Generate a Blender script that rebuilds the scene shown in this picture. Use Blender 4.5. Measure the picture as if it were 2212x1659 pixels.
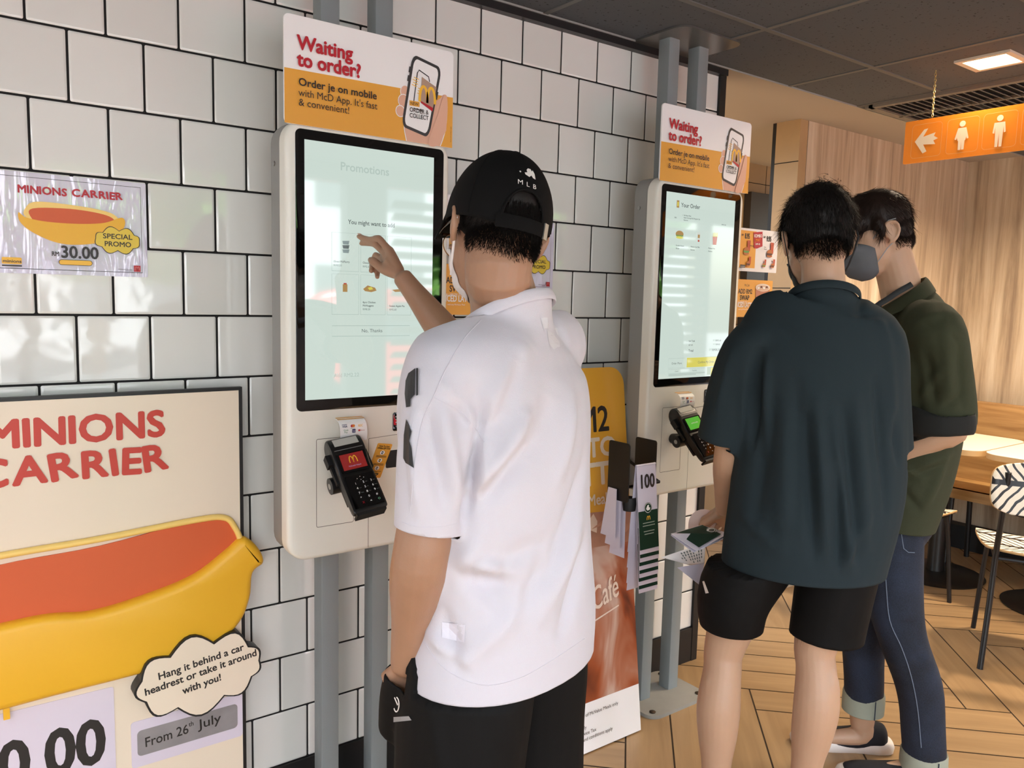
import bpy, bmesh, math, random
import numpy as np
from mathutils import Vector, Matrix, Quaternion
from mathutils.bvhtree import BVHTree
for o in list(bpy.data.objects): bpy.data.objects.remove(o)
scn = bpy.context.scene
COL = scn.collection
PI = math.pi
random.seed(7)

# ------------------------------------------------------------------ camera
CAM = Vector((-0.2085, -2.0086, 1.4262))
RIGHT = Vector((0.80261342, -0.595983, 0.02481868))
UP = Vector((0.04494406, 0.10191055, 0.99377778))
BACK = Vector((-0.59480395, -0.79650392, 0.10858067))
cd = bpy.data.cameras.new('camera')
cd.sensor_width = 36; cd.lens = 1723.98/2212*36; cd.clip_start = .02
cam = bpy.data.objects.new('camera', cd); COL.objects.link(cam)
M = Matrix((RIGHT, UP, BACK)).transposed().to_4x4(); M.translation = CAM
cam.matrix_world = M
scn.camera = cam

def ray(px, py):
    return RIGHT*((px-1106)/1723.98) - UP*((py-829.5)/1723.98) - BACK
def AY(px, py, Y):
    d = ray(px, py); return CAM + d*((Y-CAM.y)/d.y)
def AD(px, py, D):            # the point D metres into the room, measured along the line of sight axis
    return CAM + ray(px, py)*D

# ------------------------------------------------------------------ light
scn.view_settings.view_transform = 'Standard'; scn.view_settings.look = 'None'
scn.view_settings.gamma = 1; scn.view_settings.use_curve_mapping = False
scn.view_settings.exposure = -0.04
w = bpy.data.worlds.new('sky'); scn.world = w; w.use_nodes = True
nt = w.node_tree; bg = nt.nodes['Background']
sky = nt.nodes.new('ShaderNodeTexSky'); sky.sky_type = 'NISHITA'; sky.sun_disc = False
sky.sun_elevation = math.radians(55); sky.sun_rotation = math.radians(200); sky.air_density = 1.2; sky.dust_density = 3.0
hs = nt.nodes.new('ShaderNodeHueSaturation'); hs.inputs['Saturation'].default_value = .9
nt.links.new(sky.outputs[0], hs.inputs['Color']); nt.links.new(hs.outputs[0], bg.inputs[0])
bg.inputs[1].default_value = 1.15
sd = bpy.data.lights.new('sun', 'SUN'); sd.energy = 42.0; sd.angle = math.radians(1.0); sd.color = (1, .985, .97)
sun = bpy.data.objects.new('sun', sd); COL.objects.link(sun)
sun.rotation_euler = (math.radians(-32), math.radians(12), 0)       # high sun on the street, from beyond the building

# ------------------------------------------------------------------ helpers
def lin(c):
    if isinstance(c, str): c = tuple(int(c[i:i+2], 16) for i in (0, 2, 4))
    return tuple((v/255/12.92 if v/255 <= .04045 else ((v/255+.055)/1.055)**2.4) for v in c)
MATS = {}
def mat(name, col=None, rough=.5, metal=0, spec=.5, emit=0, noise=0, nscale=20, bump=0, bscale=200, coat=0, alpha=1, sheen=0, sss=0, trans=0):
    if name in MATS: return MATS[name]
    m = bpy.data.materials.new(name); m.use_nodes = True
    nt = m.node_tree; b = nt.nodes['Principled BSDF']
    c = lin(col)
    b.inputs['Base Color'].default_value = (*c, 1)
    b.inputs['Roughness'].default_value = rough; b.inputs['Metallic'].default_value = metal
    b.inputs['Specular IOR Level'].default_value = spec
    b.inputs['Coat Weight'].default_value = coat; b.inputs['Coat Roughness'].default_value = .03
    b.inputs['Alpha'].default_value = alpha
    b.inputs['Sheen Weight'].default_value = sheen
    if trans: b.inputs['Transmission Weight'].default_value = trans
    if sss:
        b.inputs['Subsurface Weight'].default_value = sss; b.inputs['Subsurface Radius'].default_value = (1, .35, .2); b.inputs['Subsurface Scale'].default_value = .008
    if emit:
        b.inputs['Emission Color'].default_value = (*c, 1); b.inputs['Emission Strength'].default_value = emit
    if noise or bump:
        tc = nt.nodes.new('ShaderNodeTexCoord')
    if noise:
        n = nt.nodes.new('ShaderNodeTexNoise'); n.inputs['Scale'].default_value = nscale; n.inputs['Detail'].default_value = 5
        nt.links.new(tc.outputs['Object'], n.inputs['Vector'])
        mx = nt.nodes.new('ShaderNodeMix'); mx.data_type = 'RGBA'
        mx.inputs[6].default_value = (*[v*(1-noise) for v in c], 1); mx.inputs[7].default_value = (*[min(1, v*(1+noise)) for v in c], 1)
        nt.links.new(n.outputs['Fac'], mx.inputs[0]); nt.links.new(mx.outputs[2], b.inputs['Base Color'])
    if bump:
        n2 = nt.nodes.new('ShaderNodeTexNoise'); n2.inputs['Scale'].default_value = bscale; n2.inputs['Detail'].default_value = 3
        nt.links.new(tc.outputs['Object'], n2.inputs['Vector'])
        bp = nt.nodes.new('ShaderNodeBump'); bp.inputs['Strength'].default_value = bump; bp.inputs['Distance'].default_value = .002
        nt.links.new(n2.outputs['Fac'], bp.inputs['Height']); nt.links.new(bp.outputs[0], b.inputs['Normal'])
    MATS[name] = m
    return m

def rr(w, h, r, cx=0, cy=0, n=6):
    r = max(min(r, w/2-1e-5, h/2-1e-5), 1e-5); P = []
    for (sx, sy, a0) in ((1, 1, 0), (-1, 1, 90), (-1, -1, 180), (1, -1, 270)):
        for k in range(n+1):
            a = math.radians(a0+90*k/n)
            P.append((cx+sx*(w/2-r)+r*math.cos(a), cy+sy*(h/2-r)+r*math.sin(a)))
    return P
def circ(cx, cy, r, n=24, ry=None):
    ry = ry or r
    return [(cx+r*math.cos(2*PI*k/n), cy+ry*math.sin(2*PI*k/n)) for k in range(n)]
def cat(P, n=6, closed=False):
    P = [np.array(p, float) for p in P]; out = []
    N = len(P); rng = range(N) if closed else range(N-1)
    for i in rng:
        p1, p2 = P[i], P[(i+1) % N]
        p0 = P[i-1] if (i > 0 or closed) else 2*p1-p2
        p3 = P[(i+2) % N] if (i+2 < N or closed) else 2*p2-p1
        for k in range(n):
            t = k/n
            out.append(.5*((2*p1)+(-p0+p2)*t+(2*p0-5*p1+4*p2-p3)*t*t+(-p0+3*p1-3*p2+p3)*t**3))
    if not closed: out.append(P[-1])
    return out

class MB:
    def __init__(s): s.v = []; s.f = []; s.m = []; s.mats = []
    def mi(s, m):
        if m is None: return 0
        if m not in s.mats: s.mats.append(m)
        return s.mats.index(m)
    def add(s, V, F, m=None, T=None):
        b = len(s.v); k = s.mi(m)
        for p in V: s.v.append(tuple(T @ Vector(p)) if T is not None else tuple(p))
        for f in F: s.f.append([b+i for i in f]); s.m.append(k)
    def box(s, c, d, m=None, T=None, bev=0):
        if bev:
            s.prism(rr(d[0], d[2], bev, c[0], c[2], 2), c[1]-d[1]/2, c[1]+d[1]/2, bev*.8, m, T); return
        x, y, z = [v/2 for v in d]
        V = [(c[0]+i*x, c[1]+j*y, c[2]+k*z) for i in (-1, 1) for j in (-1, 1) for k in (-1, 1)]
        s.add(V, [(0, 1, 3, 2), (4, 6, 7, 5), (0, 4, 5, 1), (2, 3, 7, 6), (0, 2, 6, 4), (1, 5, 7, 3)], m, T)
    def prism(s, P, y0, y1, bev=0, m=None, T=None, both=False):
        # outline P in x,z, from front y0 (towards the room) to back y1; the front edge is bevelled
        n = len(P); cx = sum(p[0] for p in P)/n; cz = sum(p[1] for p in P)/n
        def off(d):
            if not d: return P
            out = []
            for i in range(n):
                a = np.array(P[i-1]); b_ = np.array(P[i]); c = np.array(P[(i+1) % n])
                t = c-a; l = np.linalg.norm(t); t = t/l if l > 1e-9 else t
                nrm = np.array([-t[1], t[0]])
                out.append(tuple(b_+nrm*d))
            return out
        rings = []
        if bev:
            for k in range(4):
                a = k/3*PI/2
                rings.append((off(bev*(1-math.sin(a))), y0+bev*(1-math.cos(a))))
        else: rings.append((P, y0))
        if both and bev:
            for k in range(4):
                a = k/3*PI/2
                rings.append((off(bev*(1-math.cos(a))), y1-bev*(1-math.sin(a))))
        else: rings.append((P, y1))
        V = []; F = []
        for R_, y in rings: V += [(p[0], y, p[1]) for p in R_]
        for k in range(len(rings)-1):
            for i in range(n):
                j = (i+1) % n
                F.append((k*n+i, (k+1)*n+i, (k+1)*n+j, k*n+j))
        F.append(tuple(range(n))); F.append(tuple(range((len(rings)-1)*n, len(rings)*n))[::-1])
        s.add(V, F, m, T)
    def tube(s, P, r, m=None, n=10, T=None, cap=True, flat=None):
        P = [Vector(p) for p in P]; N = len(P)
        rs = r if isinstance(r, (list, tuple)) else [r]*N
        V = []; F = []; u = None
        for i in range(N):
            t = (P[min(i+1, N-1)]-P[max(i-1, 0)]).normalized()
            if u is None:
                u = t.orthogonal().normalized() if flat is None else (Vector(flat)-t*Vector(flat).dot(t)).normalized()
            else: u = (u-t*u.dot(t)).normalized()
            w_ = t.cross(u)
            a, b = rs[i] if isinstance(rs[i], (tuple, list)) else (rs[i], rs[i])
            for k in range(n):
                q = 2*PI*k/n
                V.append(P[i]+u*(a*math.cos(q))+w_*(b*math.sin(q)))
        for i in range(N-1):
            for k in range(n):
                j = (k+1) % n
                F.append((i*n+k, i*n+j, (i+1)*n+j, (i+1)*n+k))
        if cap: F.append(tuple(range(n))[::-1]); F.append(tuple(range((N-1)*n, N*n)))
        s.add(V, F, m, T)
    def lathe(s, prof, c=(0, 0, 0), m=None, n=32, T=None):
        V = []; F = []; k = len(prof)
        for (r, z) in prof:
            for i in range(n): V.append((c[0]+r*math.cos(2*PI*i/n), c[1]+r*math.sin(2*PI*i/n), c[2]+z))
        for a in range(k-1):
            for i in range(n):
                j = (i+1) % n; F.append((a*n+i, a*n+j, (a+1)*n+j, (a+1)*n+i))
        F.append(tuple(range(n))[::-1]); F.append(tuple(range((k-1)*n, k*n)))
        s.add(V, F, m, T)
    def ell(s, c, r, m=None, n=20, T=None):
        V = []; F = []; h = n//2
        for a in range(h+1):
            th = PI*a/h
            for i in range(n):
                ph = 2*PI*i/n
                V.append((c[0]+r[0]*math.sin(th)*math.cos(ph), c[1]+r[1]*math.sin(th)*math.sin(ph), c[2]+r[2]*math.cos(th)))
        for a in range(h):
            for i in range(n):
                j = (i+1) % n; F.append((a*n+i, (a+1)*n+i, (a+1)*n+j, a*n+j))
        s.add(V, F, m, T)
    def build(s, name, m=None, parent=None, smooth=40, loc=None):
        me = bpy.data.meshes.new(name); me.from_pydata([tuple(v) for v in s.v], [], s.f)
        for mm in (s.mats or ([m] if m else [])): me.materials.append(mm)
        if s.mats: me.polygons.foreach_set('material_index', s.m)
        me.validate(); me.update()
        if smooth:
            me.shade_smooth(); me.set_sharp_from_angle(angle=math.radians(smooth))
        o = bpy.data.objects.new(name, me); COL.objects.link(o)
        if parent: o.parent = parent
        if loc: o.location = loc
        return o
def fixn(o):
    bm = bmesh.new(); bm.from_mesh(o.data); bmesh.ops.recalc_face_normals(bm, faces=bm.faces[:]); bm.to_mesh(o.data); bm.free(); return o

def tag(o, label, cat_, group=None):
    o['label'] = label; o['category'] = cat_
    if group: o['group'] = group
    return o
def thing(name, label, cat_, loc=(0, 0, 0), rz=0, group=None):
    o = bpy.data.objects.new(name, None); COL.objects.link(o); o.location = loc; o.rotation_euler = (0, 0, rz)
    o.empty_display_size = .05
    return tag(o, label, cat_, group)
def struct(o): o['kind'] = 'structure'; return o
def dup(root, dx, label=None):
    def cp(o, par):
        c = o.copy(); COL.objects.link(c)
        if par: c.parent = par
        for ch in list(o.children): cp(ch, c)
        return c
    r = cp(root, None); r.location = root.location+Vector(dx)
    if label: r['label'] = label
    return r

FC = {}
def text_mesh(s, size, sx=1, bold=0, align='LEFT', spacing=1, shear=0):
    k = (s, size, sx, bold, align, spacing, shear)
    if k in FC: return FC[k]
    cu = bpy.data.curves.new('t', 'FONT'); cu.body = s; cu.size = size; cu.align_x = align; cu.space_character = spacing
    cu.resolution_u = 3; cu.shear = shear
    o = bpy.data.objects.new('t', cu); COL.objects.link(o)
    dg = bpy.context.evaluated_depsgraph_get()
    me = bpy.data.meshes.new_from_object(o.evaluated_get(dg))
    V = [(v.co.x*sx, v.co.y) for v in me.vertices]; F = [tuple(p.vertices) for p in me.polygons]
    bpy.data.objects.remove(o); bpy.data.curves.remove(cu); bpy.data.meshes.remove(me)
    FC[k] = (V, F); return FC[k]
class Gfx:
    """flat artwork printed on a panel: u to the right, v up, thin layers of ink in front of the panel (towards -y)"""
    def __init__(s, T=None, step=.00012): s.mb = MB(); s.z = 0; s.T = T; s.step = step
    def _p(s, P): return [(p[0], -s.z, p[1]) for p in P]
    def poly(s, P, m, up=True):
        if up: s.z += s.step
        a = sum(P[i-1][0]*P[i][1]-P[i][0]*P[i-1][1] for i in range(len(P)))
        if a < 0: P = P[::-1]
        s.mb.add(s._p(P), [tuple(range(len(P)))], m, s.T)
    def rect(s, x0, y0, x1, y1, m): s.poly([(x0, y0), (x1, y0), (x1, y1), (x0, y1)], m)
    def line(s, P, wd, m, up=True):
        if up: s.z += s.step
        P = [np.array(p, float) for p in P]; L = []; R_ = []
        for i in range(len(P)):
            t = P[min(i+1, len(P)-1)]-P[max(i-1, 0)]; t = t/(np.linalg.norm(t)+1e-12); n = np.array([-t[1], t[0]])*wd/2
            L.append(P[i]+n); R_.append(P[i]-n)
        V = []
        for a, b in zip(L, R_): V += [tuple(a), tuple(b)]
        s.mb.add(s._p(V), [(2*i+1, 2*i+3, 2*i+2, 2*i) for i in range(len(P)-1)], m, s.T)
    def frame(s, P, wd, m): s.line(list(P)+[P[0], P[1]], wd, m)
    def text(s, t, x, y, size, m, sx=1, bold=0, align='LEFT', rot=0, width=None, spacing=1, shear=0):
        s.z += s.step
        V, F = text_mesh(t, size, sx, bold, align, spacing, shear)
        if not V: return
        k = 1
        if width:
            w0 = max(v[0] for v in V)-min(v[0] for v in V); k = width/w0
        c, n = math.cos(rot), math.sin(rot)
        P = [(x+(v[0]*k)*c-v[1]*n, y+(v[0]*k)*n+v[1]*c) for v in V]
        s.heavy(P, F, m, bold*size*.9)
    def heavy(s, P, F, m, b):
        # heavier weight: the same outlines printed again a hair to each side
        s.mb.add(s._p(P), F, m, s.T)
        if b > 0:
            for q in range(8):
                s.z += .00002; a = PI*q/4
                s.mb.add(s._p([(p[0]+b*math.cos(a), p[1]+b*math.sin(a)) for p in P]), F, m, s.T)
    def build(s, name, parent=None, loc=None): return s.mb.build(name, None, parent, 0, loc)
def arches(g, x, y, h, m, wd=.16):
    # two pointed arches side by side
    w_ = h*.52; t = h*wd
    for sgn in (-1, 1):
        P = [(x+sgn*w_*(1-math.cos(a)) if False else x+sgn*(w_*.5)+w_*.5*math.cos(a), y+h*(.06+.94*math.sin(a)**.8)) for a in np.linspace(0.02, PI-.02, 18)]
        g.line(P, t, m, up=(sgn == -1))

# ================================================================== the room
CEIL = 2.282
def tile_mat():
    m = bpy.data.materials.new('glazed tile'); m.use_nodes = True; nt = m.node_tree; b = nt.nodes['Principled BSDF']
    b.inputs['Roughness'].default_value = .05; b.inputs['Specular IOR Level'].default_value = .85
    at = nt.nodes.new('ShaderNodeAttribute'); at.attribute_name = 'tone'
    cr = nt.nodes.new('ShaderNodeValToRGB'); cr.color_ramp.elements[0].color = (*lin((226, 225, 219)), 1); cr.color_ramp.elements[1].color = (*lin((236, 235, 229)), 1)
    nt.links.new(at.outputs['Fac'], cr.inputs[0]); nt.links.new(cr.outputs[0], b.inputs['Base Color'])
    tc = nt.nodes.new('ShaderNodeTexCoord'); n = nt.nodes.new('ShaderNodeTexNoise'); n.inputs['Scale'].default_value = 9; n.inputs['Detail'].default_value = 2
    nt.links.new(tc.outputs['Object'], n.inputs['Vector'])
    bp = nt.nodes.new('ShaderNodeBump'); bp.inputs['Strength'].default_value = .22; bp.inputs['Distance'].default_value = .004
    nt.links.new(n.outputs['Fac'], bp.inputs['Height']); nt.links.new(bp.outputs[0], b.inputs['Normal'])
    return m
TILE = tile_mat()
GROUT = mat('black grout', (22, 20, 20), .9)
BLACK = mat('black paint', (24, 23, 23), .45)
T_ = .153; V0 = 1.362
def tiled_wall():
    mb = MB(); tones = []
    X0, X1 = -1.6, 2.21
    g = .0026
    for v in range(-8, 6):
        off = 0 if (v % 2 == 0) else 1
        u = -22+off
        while True:
            x0 = u*T_/2+g; x1 = (u+2)*T_/2-g
            u += 2
            if x1 < X0: continue
            x0 = max(x0, X0); x1 = min(x1, X1)
            if x1-x0 < .01: break
            z0 = V0+v*T_+g; z1 = V0+(v+1)*T_-g
            if v == 5: z1 = V0+6*T_-.0
            tl = random.uniform(-1, 1)*.0003; tm = random.uniform(-1, 1)*.0003
            cx, cz = (x0+x1)/2, (z0+z1)/2
            rings = []
            for d, y in ((0, .004), (0, .0012), (.0012, .0002), (.005, -.0003)):
                P = rr(x1-x0-2*d, z1-z0-2*d, .003, cx, cz, 2)
                rings.append([(p[0], y+tl*(p[0]-cx)/.07+tm*(p[1]-cz)/.07, p[1]) for p in P])
            n = len(rings[0]); V = sum(rings, []); F = []
            for k in range(3):
                for i in range(n):
                    j = (i+1) % n; F.append((k*n+i, (k+1)*n+i, (k+1)*n+j, k*n+j))
            F.append(tuple(range(3*n, 4*n)))
            mb.add(V, F, TILE); tones += [random.random()]*len(V)
    nb = len(mb.v)
    mb.box((0.305, .052, 1.21), (3.81, .1, 2.144), GROUT)
    tones += [0]*(len(mb.v)-nb)
    o = mb.build('wall_back', None, None, 30)
    a = o.data.attributes.new('tone', 'FLOAT', 'POINT'); a.data.foreach_set('value', tones)
    fixn(o)
    return struct(o)
tiled_wall()
m = MB(); m.box((0.305, .05, .069), (3.83, .116, .138), BLACK); struct(m.build('baseboard_back', BLACK, None, 0))
m = MB(); m.box((2.226, .06, 1.141), (.032, .14, 2.282)); struct(m.build('trim_1', BLACK, None, 0))
m = MB(); m.box((.3, -.012, 2.268), (3.86, .03, .028)); m.box((.3, .05, 2.2815), (3.86, .13, .002)); struct(m.build('trim_2', BLACK, None, 0))
# edge angle of the hung ceiling
m = MB(); m.box((1.6, -.029, 2.2795), (6.4, .004, .006)); struct(m.build('trim_3', mat('pale angle', (150, 150, 146), .5), None, 0))

# floor: herringbone of wood-look planks
def floor():
    def wood():
        m = bpy.data.materials.new('wood look plank'); m.use_nodes = True; nt = m.node_tree; b = nt.nodes['Principled BSDF']
        b.inputs['Roughness'].default_value = .33
        uv = nt.nodes.new('ShaderNodeAttribute'); uv.attribute_name = 'grain'; uv.attribute_type = 'GEOMETRY'
        mp = nt.nodes.new('ShaderNodeMapping'); mp.inputs['Scale'].default_value = (2.2, 26, 1)
        nt.links.new(uv.outputs['Vector'], mp.inputs[0])
        n = nt.nodes.new('ShaderNodeTexNoise'); n.inputs['Scale'].default_value = 1; n.inputs['Detail'].default_value = 6; n.inputs['Distortion'].default_value = .6
        nt.links.new(mp.outputs[0], n.inputs['Vector'])
        cr = nt.nodes.new('ShaderNodeValToRGB'); e = cr.color_ramp.elements
        e[0].position = .3; e[0].color = (*lin((152, 121, 84)), 1); e[1].position = .72; e[1].color = (*lin((174, 142, 101)), 1)
        nt.links.new(n.outputs['Fac'], cr.inputs[0])
        t = nt.nodes.new('ShaderNodeAttribute'); t.attribute_name = 'tone'
        mr = nt.nodes.new('ShaderNodeMapRange'); mr.inputs[3].default_value = .86; mr.inputs[4].default_value = 1.08
        nt.links.new(t.outputs['Fac'], mr.inputs[0])
        vm = nt.nodes.new('ShaderNodeVectorMath'); vm.operation = 'SCALE'
        nt.links.new(cr.outputs[0], vm.inputs[0]); nt.links.new(mr.outputs[0], vm.inputs['Scale'])
        nt.links.new(vm.outputs[0], b.inputs['Base Color'])
        return m
    W = wood(); mb = MB(); tones = []; grain = []
    q = .2132; s0 = 1.711; d0 = 3.565; gp = .004
    def plank(s1, s2, e1, e2, along_s):
        pts = [((s+e)/2, (s-e)/2) for s, e in ((s1+gp, e1+gp), (s2-gp, e1+gp), (s2-gp, e2-gp), (s1+gp, e2-gp))]
        if max(p[0] for p in pts) < -2.2 or min(p[0] for p in pts) > 7.4 or max(p[1] for p in pts) < -3.55 or min(p[1] for p in pts) > 1.2: return
        r = random.random()*40
        P = [(p[0], p[1], 0) for p in pts]
        mb.add(P, [(0, 1, 2, 3)], W) if True else None
        tn = random.random(); tones.extend([tn]*4)
        for s, e in ((s1, e1), (s2, e1), (s2, e2), (s1, e2)):
            g_ = (s/1.414, e/1.414) if along_s else (e/1.414, s/1.414)
            grain.extend([g_[0]+r, g_[1]+r*.37, 0])
    for j in range(-40, 50):
        for k in range(-6, 8):
            i = (1-j)+12*k
            plank(s0+i*q, s0+(i+6)*q, d0+j*q, d0+(j+1)*q, True)
    for i in range(-60, 60):
        for k in range(-8, 8):
            j = 7-i+12*k
            plank(s0+i*q, s0+(i+1)*q, d0+j*q, d0+(j+6)*q, False)
    nb = len(mb.v)
    mb.box((2.6, -1.2, -.032), (10, 5, .06), mat('dark joint', (60, 46, 32), .9))
    tones.extend([0]*(len(mb.v)-nb)); grain.extend([0]*3*(len(mb.v)-nb))
    o = mb.build('floor', None, None, 0)
    a = o.data.attributes.new('tone', 'FLOAT', 'POINT'); a.data.foreach_set('value', tones)
    a = o.data.attributes.new('grain', 'FLOAT_VECTOR', 'POINT'); a.data.foreach_set('vector', grain)
    fixn(o)
    struct(o)
floor()

# ceiling: hung tiles 0.6 m with flat tees
def ceiling():
    m = bpy.data.materials.new('speckled ceiling tile'); m.use_nodes = True; nt = m.node_tree; b = nt.nodes['Principled BSDF']
    b.inputs['Roughness'].default_value = .9
    tc = nt.nodes.new('ShaderNodeTexCoord'); n = nt.nodes.new('ShaderNodeTexNoise'); n.inputs['Scale'].default_value = 95; n.inputs['Detail'].default_value = 1
    nt.links.new(tc.outputs['Object'], n.inputs['Vector'])
    cr = nt.nodes.new('ShaderNodeValToRGB'); e = cr.color_ramp.elements
    e[0].position = .27; e[0].color = (*lin((40, 40, 40)), 1); e[1].position = .33; e[1].color = (*lin((80, 84, 88)), 1)
    nt.links.new(n.outputs['Fac'], cr.inputs[0]); nt.links.new(cr.outputs[0], b.inputs['Base Color'])
    mb = MB()
    tee = mat('ceiling tee', (98, 98, 96), .6)
    xs = [1.36-.613*k for k in range(0, 8)]; xs = sorted(xs+[1.97, 2.60, 3.10, 3.62, 4.23, 4.84, 5.45, 6.06, 6.67])
    # the hole for the square lamp
    mb.box((.58, -1.835, CEIL+.02), (4.34, 3.61, .04), m); mb.box((4.95, -1.835, CEIL+.02), (4.12, 3.61, .04), m)
    mb.box((2.82, -.345, CEIL+.02), (.14, .63, .04), m); mb.box((2.82, -2.18, CEIL+.02), (.14, 2.92, .04), m)
    for x in xs:
        if abs(x-3.10) > .01: mb.box((x, -1.835, CEIL-.001), (.018, 3.61, .004), tee)
        else: mb.box((x, -1.835, CEIL-.001), (.024, 3.61, .004), tee)
    for y in (-.375, -.985, -1.595, -2.2, -2.8, -3.4):
        mb.box((2.2, y, CEIL-.0015), (9.2, .018, .004), tee)
    o = mb.build('ceiling', None, None, 0); struct(o)
ceiling()
PLASTER = mat('beige plaster', (162, 153, 141), .8)
m = MB(); m.box((4.5, .62, CEIL+.02), (4.6, 1.29, .04)); struct(m.build('ceiling_recess', PLASTER, None, 0))
# recess: beige panelled back wall, wood clad block in front of it
PANEL = mat('beige stone panel', (176, 147, 108), .45, noise=.12, nscale=7)
def panels(name, x0, x1, y, lines_z, lines_x, axis='y', m=PANEL):
    mb = MB()
    if axis == 'y': mb.box(((x0+x1)/2, y+.03, CEIL/2), (x1-x0, .06, CEIL), m)
    else: mb.box((y+.03, (x0+x1)/2, CEIL/2), (.06, x1-x0, CEIL), m)
    for z in lines_z:
        if axis == 'y': mb.box(((x0+x1)/2, y-.0003, z), (x1-x0, .001, .004), GROUT)
        else: mb.box((y-.0003, (x0+x1)/2, z), (.001, x1-x0, .004), GROUT)
    for x in lines_x:
        if axis == 'y': mb.box((x, y-.0003, CEIL/2), (.004, .001, CEIL), GROUT)
    return struct(mb.build(name, None, None, 0))
panels('wall_recess', 2.2, 5.0, 1.17, (2.165, 1.885, 1.29, .69, .09), (2.9, 4.12))
panels("wall_block", .27, .40, 3.13, (2.09, 1.5, .9, .3), (), "x"); m = MB(); m.box((3.16, .41, CEIL/2), (.06, .02, CEIL)); struct(m.build("trim_4", BLACK, None, 0))
m = MB(); m.box((4.09, 1.14, 1.3), (.36, .05, 1.6)); struct(m.build('door_1', mat('dark door', (40, 34, 30), .4), None, 0))
def plank_wall_mat():
    m = bpy.data.materials.new('weathered wood laminate'); m.use_nodes = True; nt = m.node_tree; b = nt.nodes['Principled BSDF']
    b.inputs['Roughness'].default_value = .5
    tc = nt.nodes.new('ShaderNodeTexCoord'); mp = nt.nodes.new('ShaderNodeMapping'); mp.inputs['Scale'].default_value = (15, 15, .9)
    nt.links.new(tc.outputs['Object'], mp.inputs[0])
    n = nt.nodes.new('ShaderNodeTexNoise'); n.inputs['Scale'].default_value = 1; n.inputs['Detail'].default_value = 8; n.inputs['Roughness'].default_value = .65; n.inputs['Distortion'].default_value = .3
    nt.links.new(mp.outputs[0], n.inputs['Vector'])
    cr = nt.nodes.new('ShaderNodeValToRGB'); e = cr.color_ramp.elements
    e[0].position = .3; e[0].color = (*lin((142, 122, 102)), 1); e[1].position = .68; e[1].color = (*lin((212, 198, 176)), 1)
    x = e.new(.48); x.color = (*lin((186, 166, 140)), 1)
    nt.links.new(n.outputs['Fac'], cr.inputs[0]); nt.links.new(cr.outputs[0], b.inputs['Base Color'])
    return m
PW = plank_wall_mat()
m = MB(); m.box((4.01, .30, CEIL/2), (1.63, .06, CEIL)); struct(m.build('wall_wood', PW, None, 0))
m = MB(); m.box((4.87, -.75, CEIL/2), (.1, 2.05, CEIL)); struct(m.build('wall_right', PW, None, 0))
# side wall far left and the glazed street front behind the photographer
WW = mat('dark shopfront metal', (58, 58, 60), .5)
m = MB(); m.box((-2.1, -1.8, 1.14), (.1, 3.7, 2.28)); struct(m.build('wall_left', mat('warm grey wall', (150, 148, 144), .7), None, 0))
m = MB()
YF = -3.6
m.box((2.2, YF, .15), (8.8, .12, .3)); m.box((2.2, YF, 2.23), (8.8, .12, .12))
for x in (-2.1, -.9, .35, 1.72, 2.32, 3.9, 4.6, 5.9, 7.3): m.box((x, YF, 1.2), (.09 if x != 2.32 else .3, .12, 2.0))
struct(m.build('wall_front', WW, None, 0))
SL = mat('grey blind slat', (120, 122, 122), .6)
for (x0, x1) in ((2.49, 3.83), (4.66, 5.84)):
    b = thing('window_blind', ('wide' if x1 < 4 else 'narrow')+' slat blind in the street front, mirrored in the '+('left' if x1 < 4 else 'right')+' kiosk screen', 'blind', ((x0+x1)/2, YF+.1, 2.1), 0, 'slat blinds in the street front')
    for k in range(20):
        s_ = MB(); s_.box((0, 0, 0), (x1-x0, .075, .003), None, Matrix.Translation((0, 0, -.088*k-.05)) @ Matrix.Rotation(math.radians(38 if x1 < 4 else 62), 4, 'X')); s_.build('slat', SL, b, 0)
m = MB(); m.box((3, 4, -.06), (1, 1, .01))
# street outside
m = MB(); m.box((3, -14, -.14), (60, 20.6, .05)); struct(m.build('street', mat('asphalt', (120, 120, 120), .9, noise=.2, nscale=3), None, 0))

# ================================================================== order kiosks
CREAM = mat('cream powder coat', (236, 233, 222), .32, coat=.25, bump=.15, bscale=900)
GREYH = mat('grey housing', (142, 141, 137), .4, bump=.1, bscale=600)
STEEL = mat('grey painted steel', (134, 140, 141), .42, bump=.2, bscale=420)
GLOSSB = mat('black glass', (8, 8, 9), .04, spec=.9)
BLK = mat('black plastic', (17, 17, 18), .35)
BLK2 = mat('matte black', (10, 10, 11), .6)
SEAM = mat('seam shadow line', (120, 114, 104), .8)
INK = mat('ink black', (38, 34, 32), .45)
INKG = mat('ink grey', (96, 104, 102), .45)
RED = mat('ink red', (186, 30, 44), .4)
YEL = mat('ink yellow', (232, 166, 62), .4)
WHITE = mat('white card', (236, 234, 236), .4)
PINK = mat('ink skin', (226, 176, 150), .4)
PURE = mat('ink white', (245, 243, 242), .4)
GOLD = mat('ink gold', (247, 190, 58), .4)
BRN = mat('ink brown', (178, 146, 126), .45)
CHAR = mat('ink charcoal', (58, 56, 56), .4)

def bp(mb, name, m, root, smooth=40): return mb.build(name, m, root, smooth, loc=-root.location)

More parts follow.
